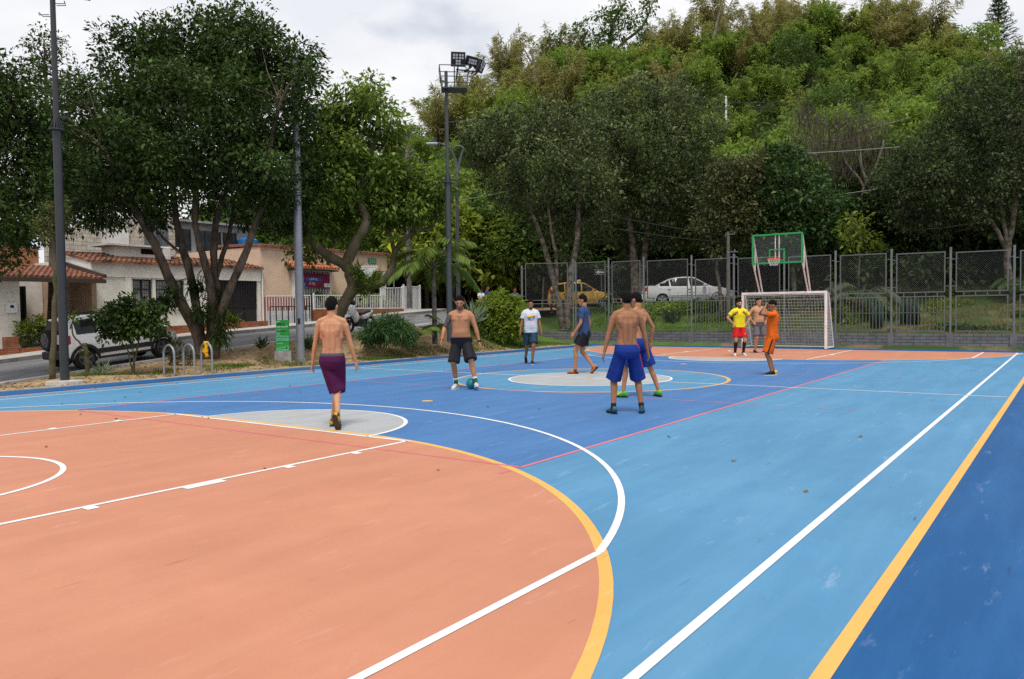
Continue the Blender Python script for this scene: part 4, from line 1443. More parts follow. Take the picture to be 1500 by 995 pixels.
sign_post("yellow diamond warning sign with a black walking figure", "road sign", 577, 362, 430, 36, [(0, -h_), (h_ * .75, 0), (0, h_), (-h_ * .75, 0)], M_yel, M_black,
          [[(-.05, .22), (.05, .22), (.05, .12), (-.05, .12)], [(-.06, .10), (.06, .10), (.04, -.05), (-.04, -.05)], [(-.03, -.05), (.0, -.05), (-.07, -.25), (-.11, -.22)], [(.0, -.05), (.04, -.05), (.13, -.22), (.08, -.25)]])
sign_post("white triangular yield sign seen between the tree limbs", "road sign", 541, 400, 450, 33, [(-.38, .3), (.38, .3), (0, -.36)], M_white, MATS["lamp_grey"], [[(-.30, .25), (.30, .25), (.30, .235), (-.30, .235)]])
sign_post("black one way street sign with white arrow behind the fence", "road sign", 881, 399, 446, 43, [(-.42, .15), (.42, .15), (.42, -.15), (-.42, -.15)], M_black, M_ink,
          [[(-.33, 0), (-.15, .1), (-.15, .045), (.15, .045), (.15, .1), (.33, 0), (.15, -.1), (.15, -.045), (-.15, -.045), (-.15, -.1)][0:1] + [(-.15, .11), (-.15, .045), (.30, .045), (.30, -.045), (-.15, -.045), (-.15, -.11)],
           [(-.40, .135), (.40, .135), (.40, .12), (-.40, .12)], [(-.40, -.12), (.40, -.12), (.40, -.135), (-.40, -.135)]])
# thin leaning stake behind the end bay
mb = MB(); mb.tube([at(794.5, 451, 39.5), at(796.5, 407, 39.5)], 0.045, 8)
tag(mb.build("stake", M_ucon), "thin pale wooden stake behind the end bay of the fence", "stake")

# ---- green information sign
gb = Vector((0.73, 11.73, 0.04))
t = thing("information_sign", "green upright information board on a concrete block beside the silver pole", "sign", gb)
mb = MB(); mb.obox(gb + Vector((0, 0, 0.13)), VX * 0.27, VF * 0.12, (0, 0, 0.20)); mb.build("concrete_block", M_conc, t, bevel=0.015)
M_sg = mat("sign_green", (0.035, 0.42, 0.075), 0.5, 0.3)
M_sg2 = mat("sign_light_green", (0.13, 0.58, 0.26), 0.5, 0.3)
sc_ = gb + Vector((0, 0, 0.83)) - VX * 0.02
mb = MB(); mb.obox(sc_, VX * 0.205, VF * 0.03, (0, 0, 0.495)); bo = mb.build("board", M_sg, t)
mb = MB()
def SP(a, b, h=0.033): return sc_ + VX * a + Vector((0, 0, b)) - VF * h
def plate(mb, pts, h0=0.0325, h1=0.036):
    n = len(pts)
    mb.add([SP(a, b, h0) for a, b in pts] + [SP(a, b, h1) for a, b in pts], [tuple(range(n)), tuple(range(2 * n - 1, n - 1, -1))] + [(i, (i + 1) % n, n + (i + 1) % n, n + i) for i in range(n)])
plate(mb, [(-.203, .03), (.203, -.02), (.203, -.195), (-.203, -.195)])
plate(mb, [(-.203, -.40), (.203, -.33), (.203, -.493), (-.203, -.493)])
mb.build("light_band", M_sg2, bo)
RS = Matrix(((VX.x, 0, -VF.x, 0), (VX.y, 0, -VF.y, 0), (0, 1, 0, 0), (0, 0, 0, 1)))
M_dg = mat("sign_dark_green", (0.01, 0.12, 0.03), 0.6)
def strokes(mb, a0, a1, b, h, seed):
    """A line of small print too fine to read: letter-sized strokes."""
    r = random.Random(seed)
    x = a0
    while x < a1 - h * .3:
        w = h * r.uniform(.28, .5)
        hh = h * r.choice((.62, .62, .62, 1.0))
        plate(mb, [(x, b), (x + w, b), (x + w, b + hh), (x, b + hh)], 0.0362, 0.0375)
        x += w + h * r.choice((.14, .14, .14, .4))
mb = MB()
strokes(mb, -.185, -.07, .425, .05, 1); strokes(mb, -.185, .13, .255, .062, 2)
for k, (z, e) in enumerate(((.165, -.05), (.065, -.06), (.03, -.07), (-.12, .08), (-.265, 0.0))):
    strokes(mb, -.17, e, z, .028, 10 + k)
mb.ball(SP(.15, .285, .037), .03, .03, .03)
mb.build("white_print", M_ink, bo)
mb = MB()
strokes(mb, -.17, .10, .33, .085, 3)
for k, z in enumerate((.14, .11, .015, -.07, -.10, -.15, -.20, -.43)):
    strokes(mb, -.17, .16 - .04 * (k % 3), z, .024, 30 + k)
plate(mb, [(.10, -.43), (.15, -.43), (.15, -.37), (.10, -.37)], 0.0362, 0.0375)
mb.build("dark_print", M_dg, bo)

# ---- bike racks
def rack(label, u0, u1, v0, v1, vt, d0, d1):
    a, b = at(u0, v0, d0), at(u1, v1, d1)
    t = thing("bike_rack", label, "bike rack", (a + b) / 2, group="hoop bike racks by the court edge")
    dirv = (b - a); dirv.z = 0
    L_ = dirv.length
    h = 0.78
    pts = [a + Vector((0, 0, -.05)), a + Vector((0, 0, h - L_ / 2))]
    for k in range(1, 12):
        w = math.pi * k / 12
        pts.append((a + b) / 2 + dirv.normalized() * (-L_ / 2 * math.cos(w)) + Vector((0, 0, h - L_ / 2 + L_ / 2 * math.sin(w))) - Vector((0, 0, 0.0)))
    zc = (a.z + b.z) / 2
    pts += [b + Vector((0, 0, h - L_ / 2)), b + Vector((0, 0, -.05))]
    mb = MB(); mb.tube(pts, 0.028, 10); mb.build("hoop", M_pole_s, t, smooth='auto')
    return t, (a + b) / 2 + Vector((0, 0, h))
rack("leftmost of the three steel hoop bike racks", 240.5, 256, 548, 550, 510, 20.9, 20.6)
rack("middle of the three steel hoop bike racks", 269.5, 285, 546, 548, 507, 21.3, 21.0)
_, rk = rack("rightmost steel hoop bike rack with a yellow cloth tied on it", 295.5, 311, 543, 545, 503, 21.7, 21.4)
t = thing("cloth", "yellow and red cloth tied to the top of a bike rack", "cloth", rk)
mb = MB()
rnd = random.Random(3)
vs_, fs_ = [], []
for i in range(9):
    for j in range(7):
        a, b = i / 8, j / 6
        w = 0.062 + 0.022 * math.sin(i * 1.7)
        vs_.append(rk + VX * ((b - .5) * 2 * w + 0.03 * math.sin(i)) + Vector((0, 0, .045 - 0.44 * a)) - VF * (0.036 + 0.014 * math.sin(b * 9 + a * 5)))
for i in range(8):
    for j in range(6):
        fs_.append((i * 7 + j, i * 7 + j + 1, (i + 1) * 7 + j + 1, (i + 1) * 7 + j))
mb.add(vs_, fs_)
M_cl = mat("yellow_red_cloth", (0.75, 0.42, 0.01), 0.8, 0.2, color2=(0.45, 0.03, 0.02), scale=9, lo=0.36, hi=0.40)
cl = mb.build("hanging_cloth", M_cl, t, smooth=True)
sd_ = cl.modifiers.new("thick", 'SOLIDIFY'); sd_.thickness = 0.006
mb = MB(); mb.ball(rk + Vector((0, 0, .0)), 0.042, 0.035, 0.035); mb.build("knot", M_cl, t, smooth=True)

# ---- overhead cables
M_cab = mat("cable", (0.03, 0.03, 0.03), 0.6)
M_cab2 = mat("pale_cable", (0.30, 0.31, 0.31), 0.6)
def cable(label, a, b, sag, r=0.016, m=None):
    mb = MB()
    a, b = Vector(a), Vector(b)
    mb.tube([a + (b - a) * (k / 16) - Vector((0, 0, sag * 4 * (k / 16) * (1 - k / 16))) for k in range(17)], r, 5)
    tag(mb.build("overhead_cable", m or M_cab), label, "cable", "overhead cables")
up1, up2 = at(602, 205, 40), at(1067, 345, 37)
cable("black cable sagging from the brown pole to the pole by the goal, upper", at(602, 230, 40), at(1067, 345, 37), 0.5)
cable("black cable sagging from the brown pole to the pole by the goal, lower", at(602, 245, 40), at(1067, 355, 37), 0.7)
cable("pale cable crossing before the dark trees left of the fence", at(602, 300, 40), at(760, 276, 38), 0.15, 0.014, M_cab2)
cable("pale cable running above the dead vine tree to the right", at(1062, 228, 40), at(1330, 214, 40), 0.1, 0.018, M_cab2)
cable("cable crossing the dark gap under the vine tree", at(1067, 300, 38), at(1320, 272, 39), 0.1, 0.014, M_cab2)
cable("upper black cable across the bamboo hillside between the two pale poles", at(1064, 150, 73), at(1337, 100, 87), 1.2, 0.035)
cable("lower black cable across the bamboo hillside between the two pale poles", at(1064, 158, 73), at(1337, 108, 87), 1.2, 0.035)
cable("black cable leaving the far pale pole toward the right edge", at(1337, 98, 87), at(1530, 68, 80), 0.8, 0.035)
# ================================================================== VEGETATION
M_bark = mat("bark", (0.15, 0.115, 0.085), 0.95, 0.1, color2=(0.055, 0.042, 0.032), scale=5, bump=1.0, bscale=16, mapscale=(1, 1, 0.35), detail=8)
M_bark_l = mat("lichen_bark", (0.20, 0.17, 0.135), 0.95, 0.1, color2=(0.065, 0.055, 0.04), scale=4, bump=1.0, bscale=14, detail=8)
M_bark_m = mat("mossy_bark", (0.125, 0.095, 0.068), 0.95, 0.1, color2=(0.075, 0.075, 0.03), scale=3, bump=1.0, bscale=14, detail=8)
LF_dark = leaf_mat("leaf_dark", (0.012, 0.028, 0.007), (0.068, 0.118, 0.024), 0.22)
LF_dark2 = leaf_mat("leaf_dark_olive", (0.018, 0.034, 0.012), (0.150, 0.190, 0.070), 0.3)
LF_green = leaf_mat("leaf_fresh", (0.026, 0.070, 0.010), (0.200, 0.290, 0.042), 0.36)
LF_blue = leaf_mat("leaf_blue_green", (0.012, 0.040, 0.011), (0.090, 0.170, 0.048), 0.26)
LF_brown = leaf_mat("leaf_dry", (0.170, 0.165, 0.050), (0.430, 0.400, 0.140), 0.4)
LF_bamboo = leaf_mat("leaf_bamboo", (0.070, 0.135, 0.018), (0.340, 0.450, 0.085), 0.42)
LF_bamboo2 = leaf_mat("leaf_bamboo_yellow", (0.13, 0.170, 0.028), (0.430, 0.480, 0.110), 0.42)
LF_palm = leaf_mat("leaf_palm", (0.045, 0.090, 0.012), (0.20, 0.29, 0.05), 0.34)
LF_vine = leaf_mat("dry_vine", (0.050, 0.042, 0.032), (0.125, 0.10, 0.075), 0.15)
LF_lime = leaf_mat("leaf_lime", (0.09, 0.15, 0.012), (0.30, 0.36, 0.05), 0.35)

TOPLIT_grey = leaf_mat("leaf_toplit_grey_green", (.10, .14, .05), (.34, .40, .17), .35)  # paler leaf copies for crown tops; light from above put into the colour
TOPLIT_dark = leaf_mat("leaf_toplit_green", (.035, .07, .016), (.125, .195, .045), .28)
TOPLIT_lime = leaf_mat("leaf_toplit_lime", (.12, .20, .022), (.38, .49, .085), .42)

def limb(mb, pts, r0, r1, n=9, wob=0.02, rng=random):
    """Tapering, slightly crooked limb through the given points."""
    P = [Vector(p) for p in pts]
    out = []
    for i in range(len(P) - 1):
        a = P[max(0, i - 1)]; b = P[i]; c = P[i + 1]; d = P[min(len(P) - 1, i + 2)]
        for k in range(4):
            t = k / 4
            q = 0.5 * ((2 * b) + (c - a) * t + (2 * a - 5 * b + 4 * c - d) * t * t + (-a + 3 * b - 3 * c + d) * t ** 3)
            out.append(q)
    out.append(P[-1])
    m = len(out)
    rs = [(r0 + (r1 - r0) * (i / (m - 1))) * (1 + rng.uniform(-.08, .08)) for i in range(m)]
    out = [o + Vector((rng.uniform(-wob, wob), rng.uniform(-wob, wob), 0)) if 0 < i < m - 1 else o for i, o in enumerate(out)]
    mb.tube(out, rs, n)
    return out

def tree(name, label, base, limbs, lobes, leafmat, barkm, spacing=0.42, per=30, L=0.13, W=0.06, seed=1, R=0.34, twigs=60,
         inner=0.35, droop=0.25, cat="tree", group=None, extra=None, toplit=None):
    """limbs: list of (points, r0, r1); lobes: list of (centre, radii)."""
    rng = np.random.default_rng(seed)
    rr = random.Random(seed)
    base = Vector(base)
    t = thing(name, label, cat, base, group=group)
    mb = MB()
    ends = []
    for pts, r0, r1 in limbs:
        o = limb(mb, pts, r0, r1, rng=rr)
        ends += [(q, r0 + (r1 - r0) * i / len(o)) for i, q in enumerate(o) if i > len(o) * 0.35]
    C, O = lobes_points(rng, lobes, spacing, inner)
    if ends and twigs:
        E = np.array([tuple(e[0]) for e in ends])
        sel = rng.choice(len(C), size=min(twigs, len(C)), replace=False)
        for k in sel:
            c = C[k]
            dist = np.linalg.norm(E - c, axis=1) + np.maximum(0, E[:, 2] - c[2]) * 1.5
            e = int(dist.argmin())
            a = Vector(E[e]); b = Vector(c)
            if (b - a).length > 4.5: continue
            mid = (a + b) / 2 + Vector((rr.uniform(-.2, .2), rr.uniform(-.2, .2), rr.uniform(-.05, .25)))
            r = min(ends[e][1] * 0.6, 0.045)
            mb.tube([a, (a + mid) / 2 + Vector((0, 0, .03)), mid, b], [r, r * .8, r * .6, r * .25], 5, cap=False)
    trunk = mb.build("trunk", barkm, t, smooth=True)
    o0 = np.array(tuple(base))
    Rr = R * (0.7 + 0.6 * rng.random(len(C)))
    toplit_mask = [] if toplit else None
    V = cluster_leaves(rng, C - o0, Rr, per, L, W, droop, O, toplit_mask=toplit_mask)
    me = quads_mesh("crown", V, [leafmat, toplit] if toplit else leafmat, toplit_mask[0] if toplit else None)
    link_mesh("crown", me, t)
    if extra: extra(t)
    return t

def lob(u, v, rp, d, dz=0.0, ry=None, rv=None):
    """A crown lobe centred at photo direction (u, v), radius in photo pixels, at depth d."""
    k = d / FPX
    c = at(u, v, d)
    return (tuple(c), (rp * k, (ry if ry else rp) * k, (rv if rv else rp * .85) * k))

def P(u, v, d): return at(u, v, d)

# ---- big spreading tree with many stems (left)
D1 = 25.0
stems = [([(300, 530, 0), (287, 484, 0), (258, 430, -.3), (232, 370, -.6), (205, 318, -.9), (178, 265, -1.2), (150, 215, -1.5)], .21, .06),
         ([(296, 528, .1), (291, 470, .1), (278, 400, .2), (262, 340, .3), (254, 280, .5), (246, 215, .8), (230, 150, 1.0)], .17, .05),
         ([(303, 530, 0), (313, 460, -.1), (301, 390, -.3), (286, 330, -.5), (289, 260, -.8), (300, 180, -1.2)], .16, .05),
         ([(309, 530, .1), (318, 450, .2), (313, 385, .5), (316, 330, .8), (331, 280, 1.2), (347, 205, 1.6), (360, 140, 1.8)], .15, .05),
         ([(314, 530, -.1), (326, 450, -.2), (356, 380, -.4), (378, 320, -.6), (389, 275, -.8), (396, 210, -1.1), (410, 150, -1.3)], .15, .05),
         ([(306, 500, .2), (311, 430, .4), (326, 375, .8), (341, 310, 1.2), (336, 240, 1.8)], .12, .04),
         ([(265, 370, .2), (240, 350, .0), (215, 322, -.5), (190, 300, -.8)], .05, .03)]
limbs = [([P(u, v, D1 + dz) for u, v, dz in pts], a, b) for pts, a, b in stems]
lobes = [lob(210, 95, 62, D1 + .5), lob(290, 72, 58, D1 + 1), lob(355, 65, 50, D1), lob(395, 100, 50, D1 + .5), lob(150, 170, 62, D1 - .5),
         lob(250, 150, 66, D1 - 1), lob(340, 150, 66, D1 - 1.2), lob(400, 180, 50, D1), lob(440, 88, 26, D1), lob(430, 130, 34, D1 + .6),
         lob(120, 240, 52, D1 + 1.2), lob(180, 250, 52, D1 + .4), lob(395, 240, 55, D1 - .2), lob(420, 285, 40, D1 + .4), lob(150, 305, 34, D1 + .5),
         lob(235, 225, 45, D1 + 2.5), lob(330, 230, 50, D1 + 2.2), lob(215, 302, 32, D1 + 1.5), lob(380, 300, 36, D1 + 1.6), lob(275, 110, 70, D1 + 2.8), lob(350, 120, 60, D1 + 3),
         lob(205, 180, 60, D1 + 2.5), lob(440, 240, 28, D1 + 1), lob(90, 225, 40, D1 + 2), lob(195, 55, 26, D1), lob(330, 35, 30, D1 + 1), lob(375, 40, 26, D1 + .5),
         lob(300, 275, 40, D1 + 2.6), lob(415, 325, 26, D1 + 1.8), lob(345, 200, 42, D1 - 1.6), lob(200, 205, 46, D1 - 2), lob(250, 225, 40, D1 - 2.2), lob(300, 215, 38, D1 - 2.2), lob(380, 235, 38, D1 - 2), lob(160, 260, 40, D1 - 1.4), lob(215, 270, 34, D1 - 1.6), lob(130, 295, 36, D1), lob(105, 270, 36, D1 + .5), lob(180, 305, 30, D1 - .5), lob(345, 275, 34, D1 - 1.2), lob(395, 290, 30, D1 - .8), lob(100, 310, 28, D1 + 1.2), lob(240, 300, 26, D1 - .8), lob(270, 262, 30, D1 - 1.6), lob(445, 115, 24, D1 - .8), lob(440, 160, 24, D1 - .6)]
def epiphytes(t):
    rng = np.random.default_rng(77)
    o0 = np.array(tuple(ORG[t.name]))
    V = []
    for (u, v, r, dd) in ((252, 432, 16, -.5), (235, 445, 14, -.5), (300, 455, 18, -.3), (330, 465, 16, -.4), (318, 435, 14, .2), (290, 420, 13, .1), (322, 490, 12, -.35)):
        c = np.array(tuple(at(u, v, D1 + dd))) - o0
        n = 150
        P_ = c + rng.normal(scale=r * D1 / FPX * 0.5, size=(n, 3))
        D = rng.normal(scale=.7, size=(n, 3)); D[:, 2] -= 0.9
        U = rng.normal(scale=.4, size=(n, 3)) + np.array([0, 0, 1.])
        ln = 0.32 * (0.6 + .7 * rng.random(n))
        V.append(leaf_verts(P_, D, U, ln, ln * .16))
    link_mesh("hanging_ferns", quads_mesh("hanging_ferns", np.concatenate(V), LF_dark), t)
tree("spreading_tree", "large dark spreading tree with many stems rising behind the bike racks", P(304, 522, D1), limbs, lobes, LF_dark, M_bark, spacing=.44, per=42, L=.15, W=.075, seed=11, R=.44, twigs=150, inner=.3, extra=epiphytes, toplit=TOPLIT_dark)

# ---- gnarled three-armed tree with fresh leaves
D2 = 27.5
stems = [([(484, 505, 0), (489, 476, 0), (500, 452, 0), (516, 424, -.1), (513, 402, -.1), (506, 385, -.1)] , .235, .20),
         ([(506, 388, -.1), (482, 376, -.3), (462, 358, -.5), (449, 335, -.6), (440, 300, -.6), (438, 262, -.5)], .19, .07),
         ([(506, 390, -.1), (518, 362, -.2), (532, 336, -.2), (536, 318, -.1), (527, 292, 0), (530, 255, .1), (543, 222, .2), (556, 180, .2), (545, 140, .2)], .20, .07),
         ([(512, 425, -.1), (538, 420, .2), (560, 414, .4), (573, 394, .5), (581, 366, .6), (600, 345, .8), (635, 332, 1.0)], .19, .06),
         ([(578, 372, .6), (572, 345, .8), (560, 325, 1.0), (548, 315, 1.2)], .09, .04)]
limbs = [([P(u, v, D2 + dz) for u, v, dz in pts], a, b) for pts, a, b in stems]
lobes = [lob(525, 142, 26, D2), lob(500, 165, 32, D2 + .4), lob(550, 160, 30, D2 - .3), lob(570, 195, 24, D2), lob(470, 195, 34, D2), lob(510, 205, 34, D2 + .8),
         lob(462, 240, 34, D2 - .6), lob(500, 250, 32, D2 + 1), lob(575, 235, 20, D2 + .4), lob(455, 290, 32, D2 + .3), lob(490, 300, 34, D2 + 1.5), lob(555, 285, 32, D2 + 1.6),
         lob(590, 270, 30, D2 + 1.4), lob(625, 262, 26, D2 + 1.2), lob(610, 300, 34, D2 + .8), lob(638, 300, 22, D2 + 1), lob(572, 308, 24, D2 + 1.4), lob(470, 340, 22, D2 + 1.4),
         lob(455, 325, 28, D2 - .3), lob(478, 275, 36, D2 - .6), lob(505, 335, 24, D2 + 1.4), lob(450, 365, 20, D2 + .6), lob(500, 225, 36, D2 - .5), lob(555, 250, 26, D2 - .2), lob(445, 205, 28, D2 + .4), lob(560, 300, 30, D2 + .6), lob(640, 275, 24, D2 + .6), lob(540, 120, 15, D2 + .2)]
def bromeliads(t):
    rng = np.random.default_rng(5)
    o0 = np.array(tuple(ORG[t.name]))
    V = []
    for (u, v, r) in ((528, 405, 8), (540, 415, 9), (534, 425, 7), (552, 408, 6), (522, 396, 7)):
        c = np.array(tuple(at(u, v, D2 - .25))) - o0
        n = 60
        D = rng.normal(scale=.8, size=(n, 3)); D[:, 2] += 0.25
        U = rng.normal(scale=.4, size=(n, 3)) + np.array([0, 0, 1.])
        ln = 0.34 * (0.6 + .7 * rng.random(n))
        V.append(leaf_verts(c + rng.normal(scale=.09, size=(n, 3)), D, U, ln, ln * .13))
    link_mesh("bromeliads", quads_mesh("bromeliads", np.concatenate(V), LF_palm), t)
tree("gnarled_tree", "gnarled tree with three crooked limbs and fresh green leaves before the peach house", P(495, 492, D2), limbs, lobes, LF_green, M_bark_m, spacing=.44, per=30, L=.20, W=.092, seed=21, R=.44, twigs=90, inner=.15, droop=.6, extra=bromeliads, toplit=TOPLIT_lime)

# ---- dark trees at the left edge
D0 = 21.0
lobes = [lob(15, 110, 38, D0), lob(25, 165, 55, D0), lob(50, 215, 42, D0 + .5), lob(20, 250, 60, D0), lob(62, 280, 42, D0 + .5), lob(15, 320, 40, D0 - .5), lob(70, 250, 24, D0), lob(-40, 150, 70, D0),
         lob(-50, 260, 80, D0), lob(40, 330, 26, D0 + .6), lob(-20, 380, 34, D0), lob(20, 372, 20, D0 + .2), lob(55, 345, 18, D0 + .4), lob(60, 180, 30, D0 + .6), lob(85, 235, 26, D0 + .8), lob(40, 290, 40, D0 - .6), lob(90, 290, 26, D0 + .8)]
tree("dark_tree", "very dark leafy tree cut off by the left edge", P(-45, 572, D0), [([P(-45, 575, D0), P(-40, 460, D0), P(-25, 340, D0), P(-5, 230, D0), P(15, 150, D0)], .24, .06), ([P(-35, 400, D0), P(0, 330, D0), P(45, 280, D0 + .3)], .10, .04)],
     lobes, LF_dark, M_bark, spacing=.42, per=38, L=.13, W=.065, seed=31, R=.40, twigs=60)
lobes = [lob(62, 52, 18, 33), lob(86, 68, 16, 33), lob(46, 62, 14, 33), lob(55, 100, 26, 33), lob(90, 115, 34, 33), lob(125, 130, 34, 33), lob(70, 150, 44, 33), lob(130, 180, 40, 33)]
tree("dark_tree", "taller thin topped dark tree behind the left floodlight mast", at(75, 500, 33), [([at(75, 520, 33), at(78, 350, 33), at(72, 200, 33), at(65, 90, 33)], .2, .05)],
     lobes, LF_dark, M_bark, spacing=.6, per=26, L=.16, W=.075, seed=32, R=.42, twigs=40)
lobes = [lob(78, 315, 20, 19.4), lob(72, 342, 17, 19.4), lob(84, 298, 13, 19.4), lob(66, 325, 12, 19.4), lob(88, 330, 10, 19.4)]
tree("slender_tree", "slender young tree with a thin straight trunk left of the floodlight mast", at(77, 557, 19.4), [([at(77, 560, 19.4), at(79, 480, 19.4), at(81, 410, 19.4), at(78, 360, 19.4), at(75, 310, 19.4)], .075, .025)],
     lobes, leaf_mat("leaf_olive", (.05, .07, .015), (.17, .19, .06), .3), M_bark_m, spacing=.24, per=22, L=.085, W=.04, seed=33, R=.17, twigs=16)

# ---- row of trees at the far fence
def fence_tree(label, base, limbs, lobes, m, seed, L=.19, per=28, spacing=.55, bark=M_bark_l, name="broadleaf_tree", W=.09, twigs=70, R=.44, inner=.2, toplit=None):
    return tree(name, label, base, limbs, lobes, m, bark, spacing=spacing, per=per, L=L, W=W, seed=seed, R=R, twigs=twigs, inner=inner, toplit=toplit)
D = 38.6
lobes = [lob(715, 200, 36, D), lob(750, 192, 40, D), lob(795, 185, 42, D + .5), lob(835, 180, 36, D), lob(735, 240, 40, D + 1), lob(790, 240, 48, D - 1), lob(845, 230, 42, D), lob(700, 225, 24, D + 1),
         lob(770, 285, 42, D + .5), lob(830, 285, 40, D + 1), lob(860, 330, 34, D + 1.2), lob(745, 275, 26, D), lob(800, 325, 30, D + 1.5), lob(690, 195, 18, D), lob(870, 270, 36, D - .5), lob(845, 365, 22, D + 1)]
fence_tree("grey green tree with a leaning mottled trunk beside the yellow taxi", at(823, 482, D), [([at(826, 488, D), at(819, 450, D), at(808, 400, D), at(794, 352, D), at(775, 300, D), at(755, 245, D)], .19, .06),
     ([at(830, 488, D), at(833, 440, D), at(836, 400, D), at(846, 350, D), at(846, 290, D), at(838, 220, D)], .22, .07), ([at(815, 425, D), at(815, 380, D), at(806, 330, D), at(800, 260, D)], .11, .05)], lobes, LF_dark2, 41, toplit=TOPLIT_grey)
D = 42.5
lobes = [lob(890, 165, 40, D), lob(935, 150, 42, D), lob(985, 155, 44, D), lob(1020, 185, 38, D), lob(910, 210, 50, D - 1), lob(965, 210, 54, D - 1), lob(1015, 235, 44, D), lob(900, 265, 46, D), lob(955, 275, 54, D - .6),
         lob(1010, 290, 44, D), lob(905, 320, 38, D + 1), lob(965, 330, 44, D + .6), lob(1015, 335, 34, D + .6), lob(1045, 250, 26, D), lob(875, 205, 28, D), lob(925, 360, 28, D + 1.5), lob(1040, 310, 26, D + .5)]
fence_tree("largest grey green tree, its twin trunks behind the grey sedan", at(934, 442, D), [([at(931, 448, D), at(930, 400, D), at(926, 350, D), at(915, 280, D), at(905, 210, D)], .27, .08),
     ([at(939, 448, D), at(941, 400, D), at(948, 340, D), at(965, 270, D), at(985, 200, D)], .24, .08)], lobes, LF_dark2, 42, toplit=TOPLIT_grey)
D = 37.8
lobes = [lob(1055, 255, 26, D), lob(1080, 262, 28, D), lob(1098, 240, 20, D), lob(1060, 300, 32, D), lob(1090, 300, 28, D), lob(1045, 335, 28, D), lob(1075, 335, 26, D), lob(1055, 362, 18, D)]
fence_tree("olive brown tree with a thin bent trunk left of the basketball board", at(1056, 470, D), [([at(1058, 476, D), at(1055, 430, D), at(1050, 390, D), at(1056, 350, D), at(1066, 290, D)], .10, .04)], lobes,
     leaf_mat("leaf_olive_brown", (.035, .045, .015), (.145, .150, .055), .22), 43, spacing=.45, twigs=40)
D = 38.5
lobes = [lob(1130, 245, 24, D), lob(1160, 235, 26, D), lob(1190, 258, 24, D), lob(1120, 285, 34, D), lob(1165, 280, 40, D - .6), lob(1205, 295, 28, D), lob(1105, 320, 32, D), lob(1150, 330, 40, D - .4), lob(1200, 330, 34, D), lob(1110, 355, 28, D), lob(1165, 362, 26, D), lob(1222, 345, 20, D), lob(1135, 225, 14, D), lob(1150, 222, 12, D)]
fence_tree("dense blue green tree directly behind the basketball board", at(1165, 478, D), [([at(1165, 482, D), at(1163, 420, D), at(1160, 340, D), at(1155, 270, D)], .16, .05)], lobes, LF_blue, 44, toplit=TOPLIT_dark, L=.24, W=.12, per=20, spacing=.5, R=.4)
D = 33.0
lobes = [lob(1440, 120, 36, D + 1), lob(1480, 110, 40, D), lob(1520, 140, 50, D), lob(1420, 165, 44, D), lob(1465, 175, 52, D - .5), lob(1390, 205, 38, D + .5), lob(1350, 225, 36, D), lob(1325, 250, 30, D), lob(1370, 260, 42, D - .5),
         lob(1430, 235, 50, D - .7), lob(1490, 240, 50, D - .3), lob(1315, 285, 26, D), lob(1355, 300, 34, D), lob(1410, 295, 40, D + .3), lob(1475, 300, 40, D + .5), lob(1525, 260, 40, D), lob(1510, 320, 26, D + .6), lob(1445, 322, 20, D + .5), lob(1400, 130, 18, D), lob(1560, 200, 60, D), lob(1340, 320, 26, D + .8), lob(1380, 325, 26, D + 1), lob(1300, 262, 22, D), lob(1440, 285, 40, D - .8)]
fence_tree("large dark tree with a forked mottled trunk at the right edge", at(1480, 486, D), [([at(1481, 492, D), at(1478, 420, D), at(1476, 372, D), at(1482, 330, D), at(1490, 270, D), at(1480, 190, D)], .19, .07),
     ([at(1477, 380, D), at(1462, 340, D), at(1440, 312, D), at(1415, 290, D), at(1380, 260, D)], .11, .05), ([at(1476, 374, D), at(1471, 330, D), at(1455, 260, D), at(1440, 190, D)], .10, .05)], lobes, leaf_mat("leaf_dark_grey", (.014, .026, .010), (.095, .125, .048), .24), 45, toplit=TOPLIT_dark, L=.15, W=.07, spacing=.5, per=30, bark=M_bark_l)
D = 35.0
lobes = [lob(1258, 320, 14, D), lob(1245, 338, 14, D), lob(1270, 345, 12, D), lob(1252, 355, 13, D), lob(1280, 352, 8, D)]
fence_tree("small lime green sapling right of the basketball board", at(1258, 470, D), [([at(1258, 478, D), at(1259, 400, D), at(1257, 340, D)], .05, .02)], lobes, LF_lime, 46, L=.2, W=.1, spacing=.4, per=10, R=.3, twigs=12, name="sapling")
# bare grey tree hung with dry vines
D = 43.0
t = thing("vine_tree", "leafless pale tree hung with dry brown vines above the fence", "tree", at(1278, 430, D))
mb = MB()
rr = random.Random(4)
for pts, a, b in (([(1278, 470), (1276, 400), (1272, 330), (1276, 290), (1262, 245), (1258, 200)], .16, .06), ([(1274, 290), (1258, 262), (1240, 240), (1228, 215)], .09, .04), ([(1274, 320), (1262, 285), (1285, 240), (1295, 205)], .09, .04),
                  ([(1276, 300), (1250, 305), (1225, 295), (1205, 283)], .06, .025), ([(1276, 345), (1258, 335), (1235, 310)], .05, .02), ([(1200, 240), (1190, 215), (1215, 206), (1240, 210)], .04, .02), ([(1255, 195), (1290, 185), (1335, 172)], .05, .02), ([(1205, 300), (1198, 275), (1215, 262)], .04, .02)):
    limb(mb, [at(u, v, D + rr.uniform(-.5, .5)) for u, v in pts], a, b, rng=rr)
mb.build("trunk", mat("dead_wood", (0.21, 0.185, 0.15), 0.95, 0.1, var=.5, scale=3, bump=.8, bscale=12), t, smooth=True)
rng = np.random.default_rng(9)
V = []
o0 = np.array(tuple(ORG[t.name]))
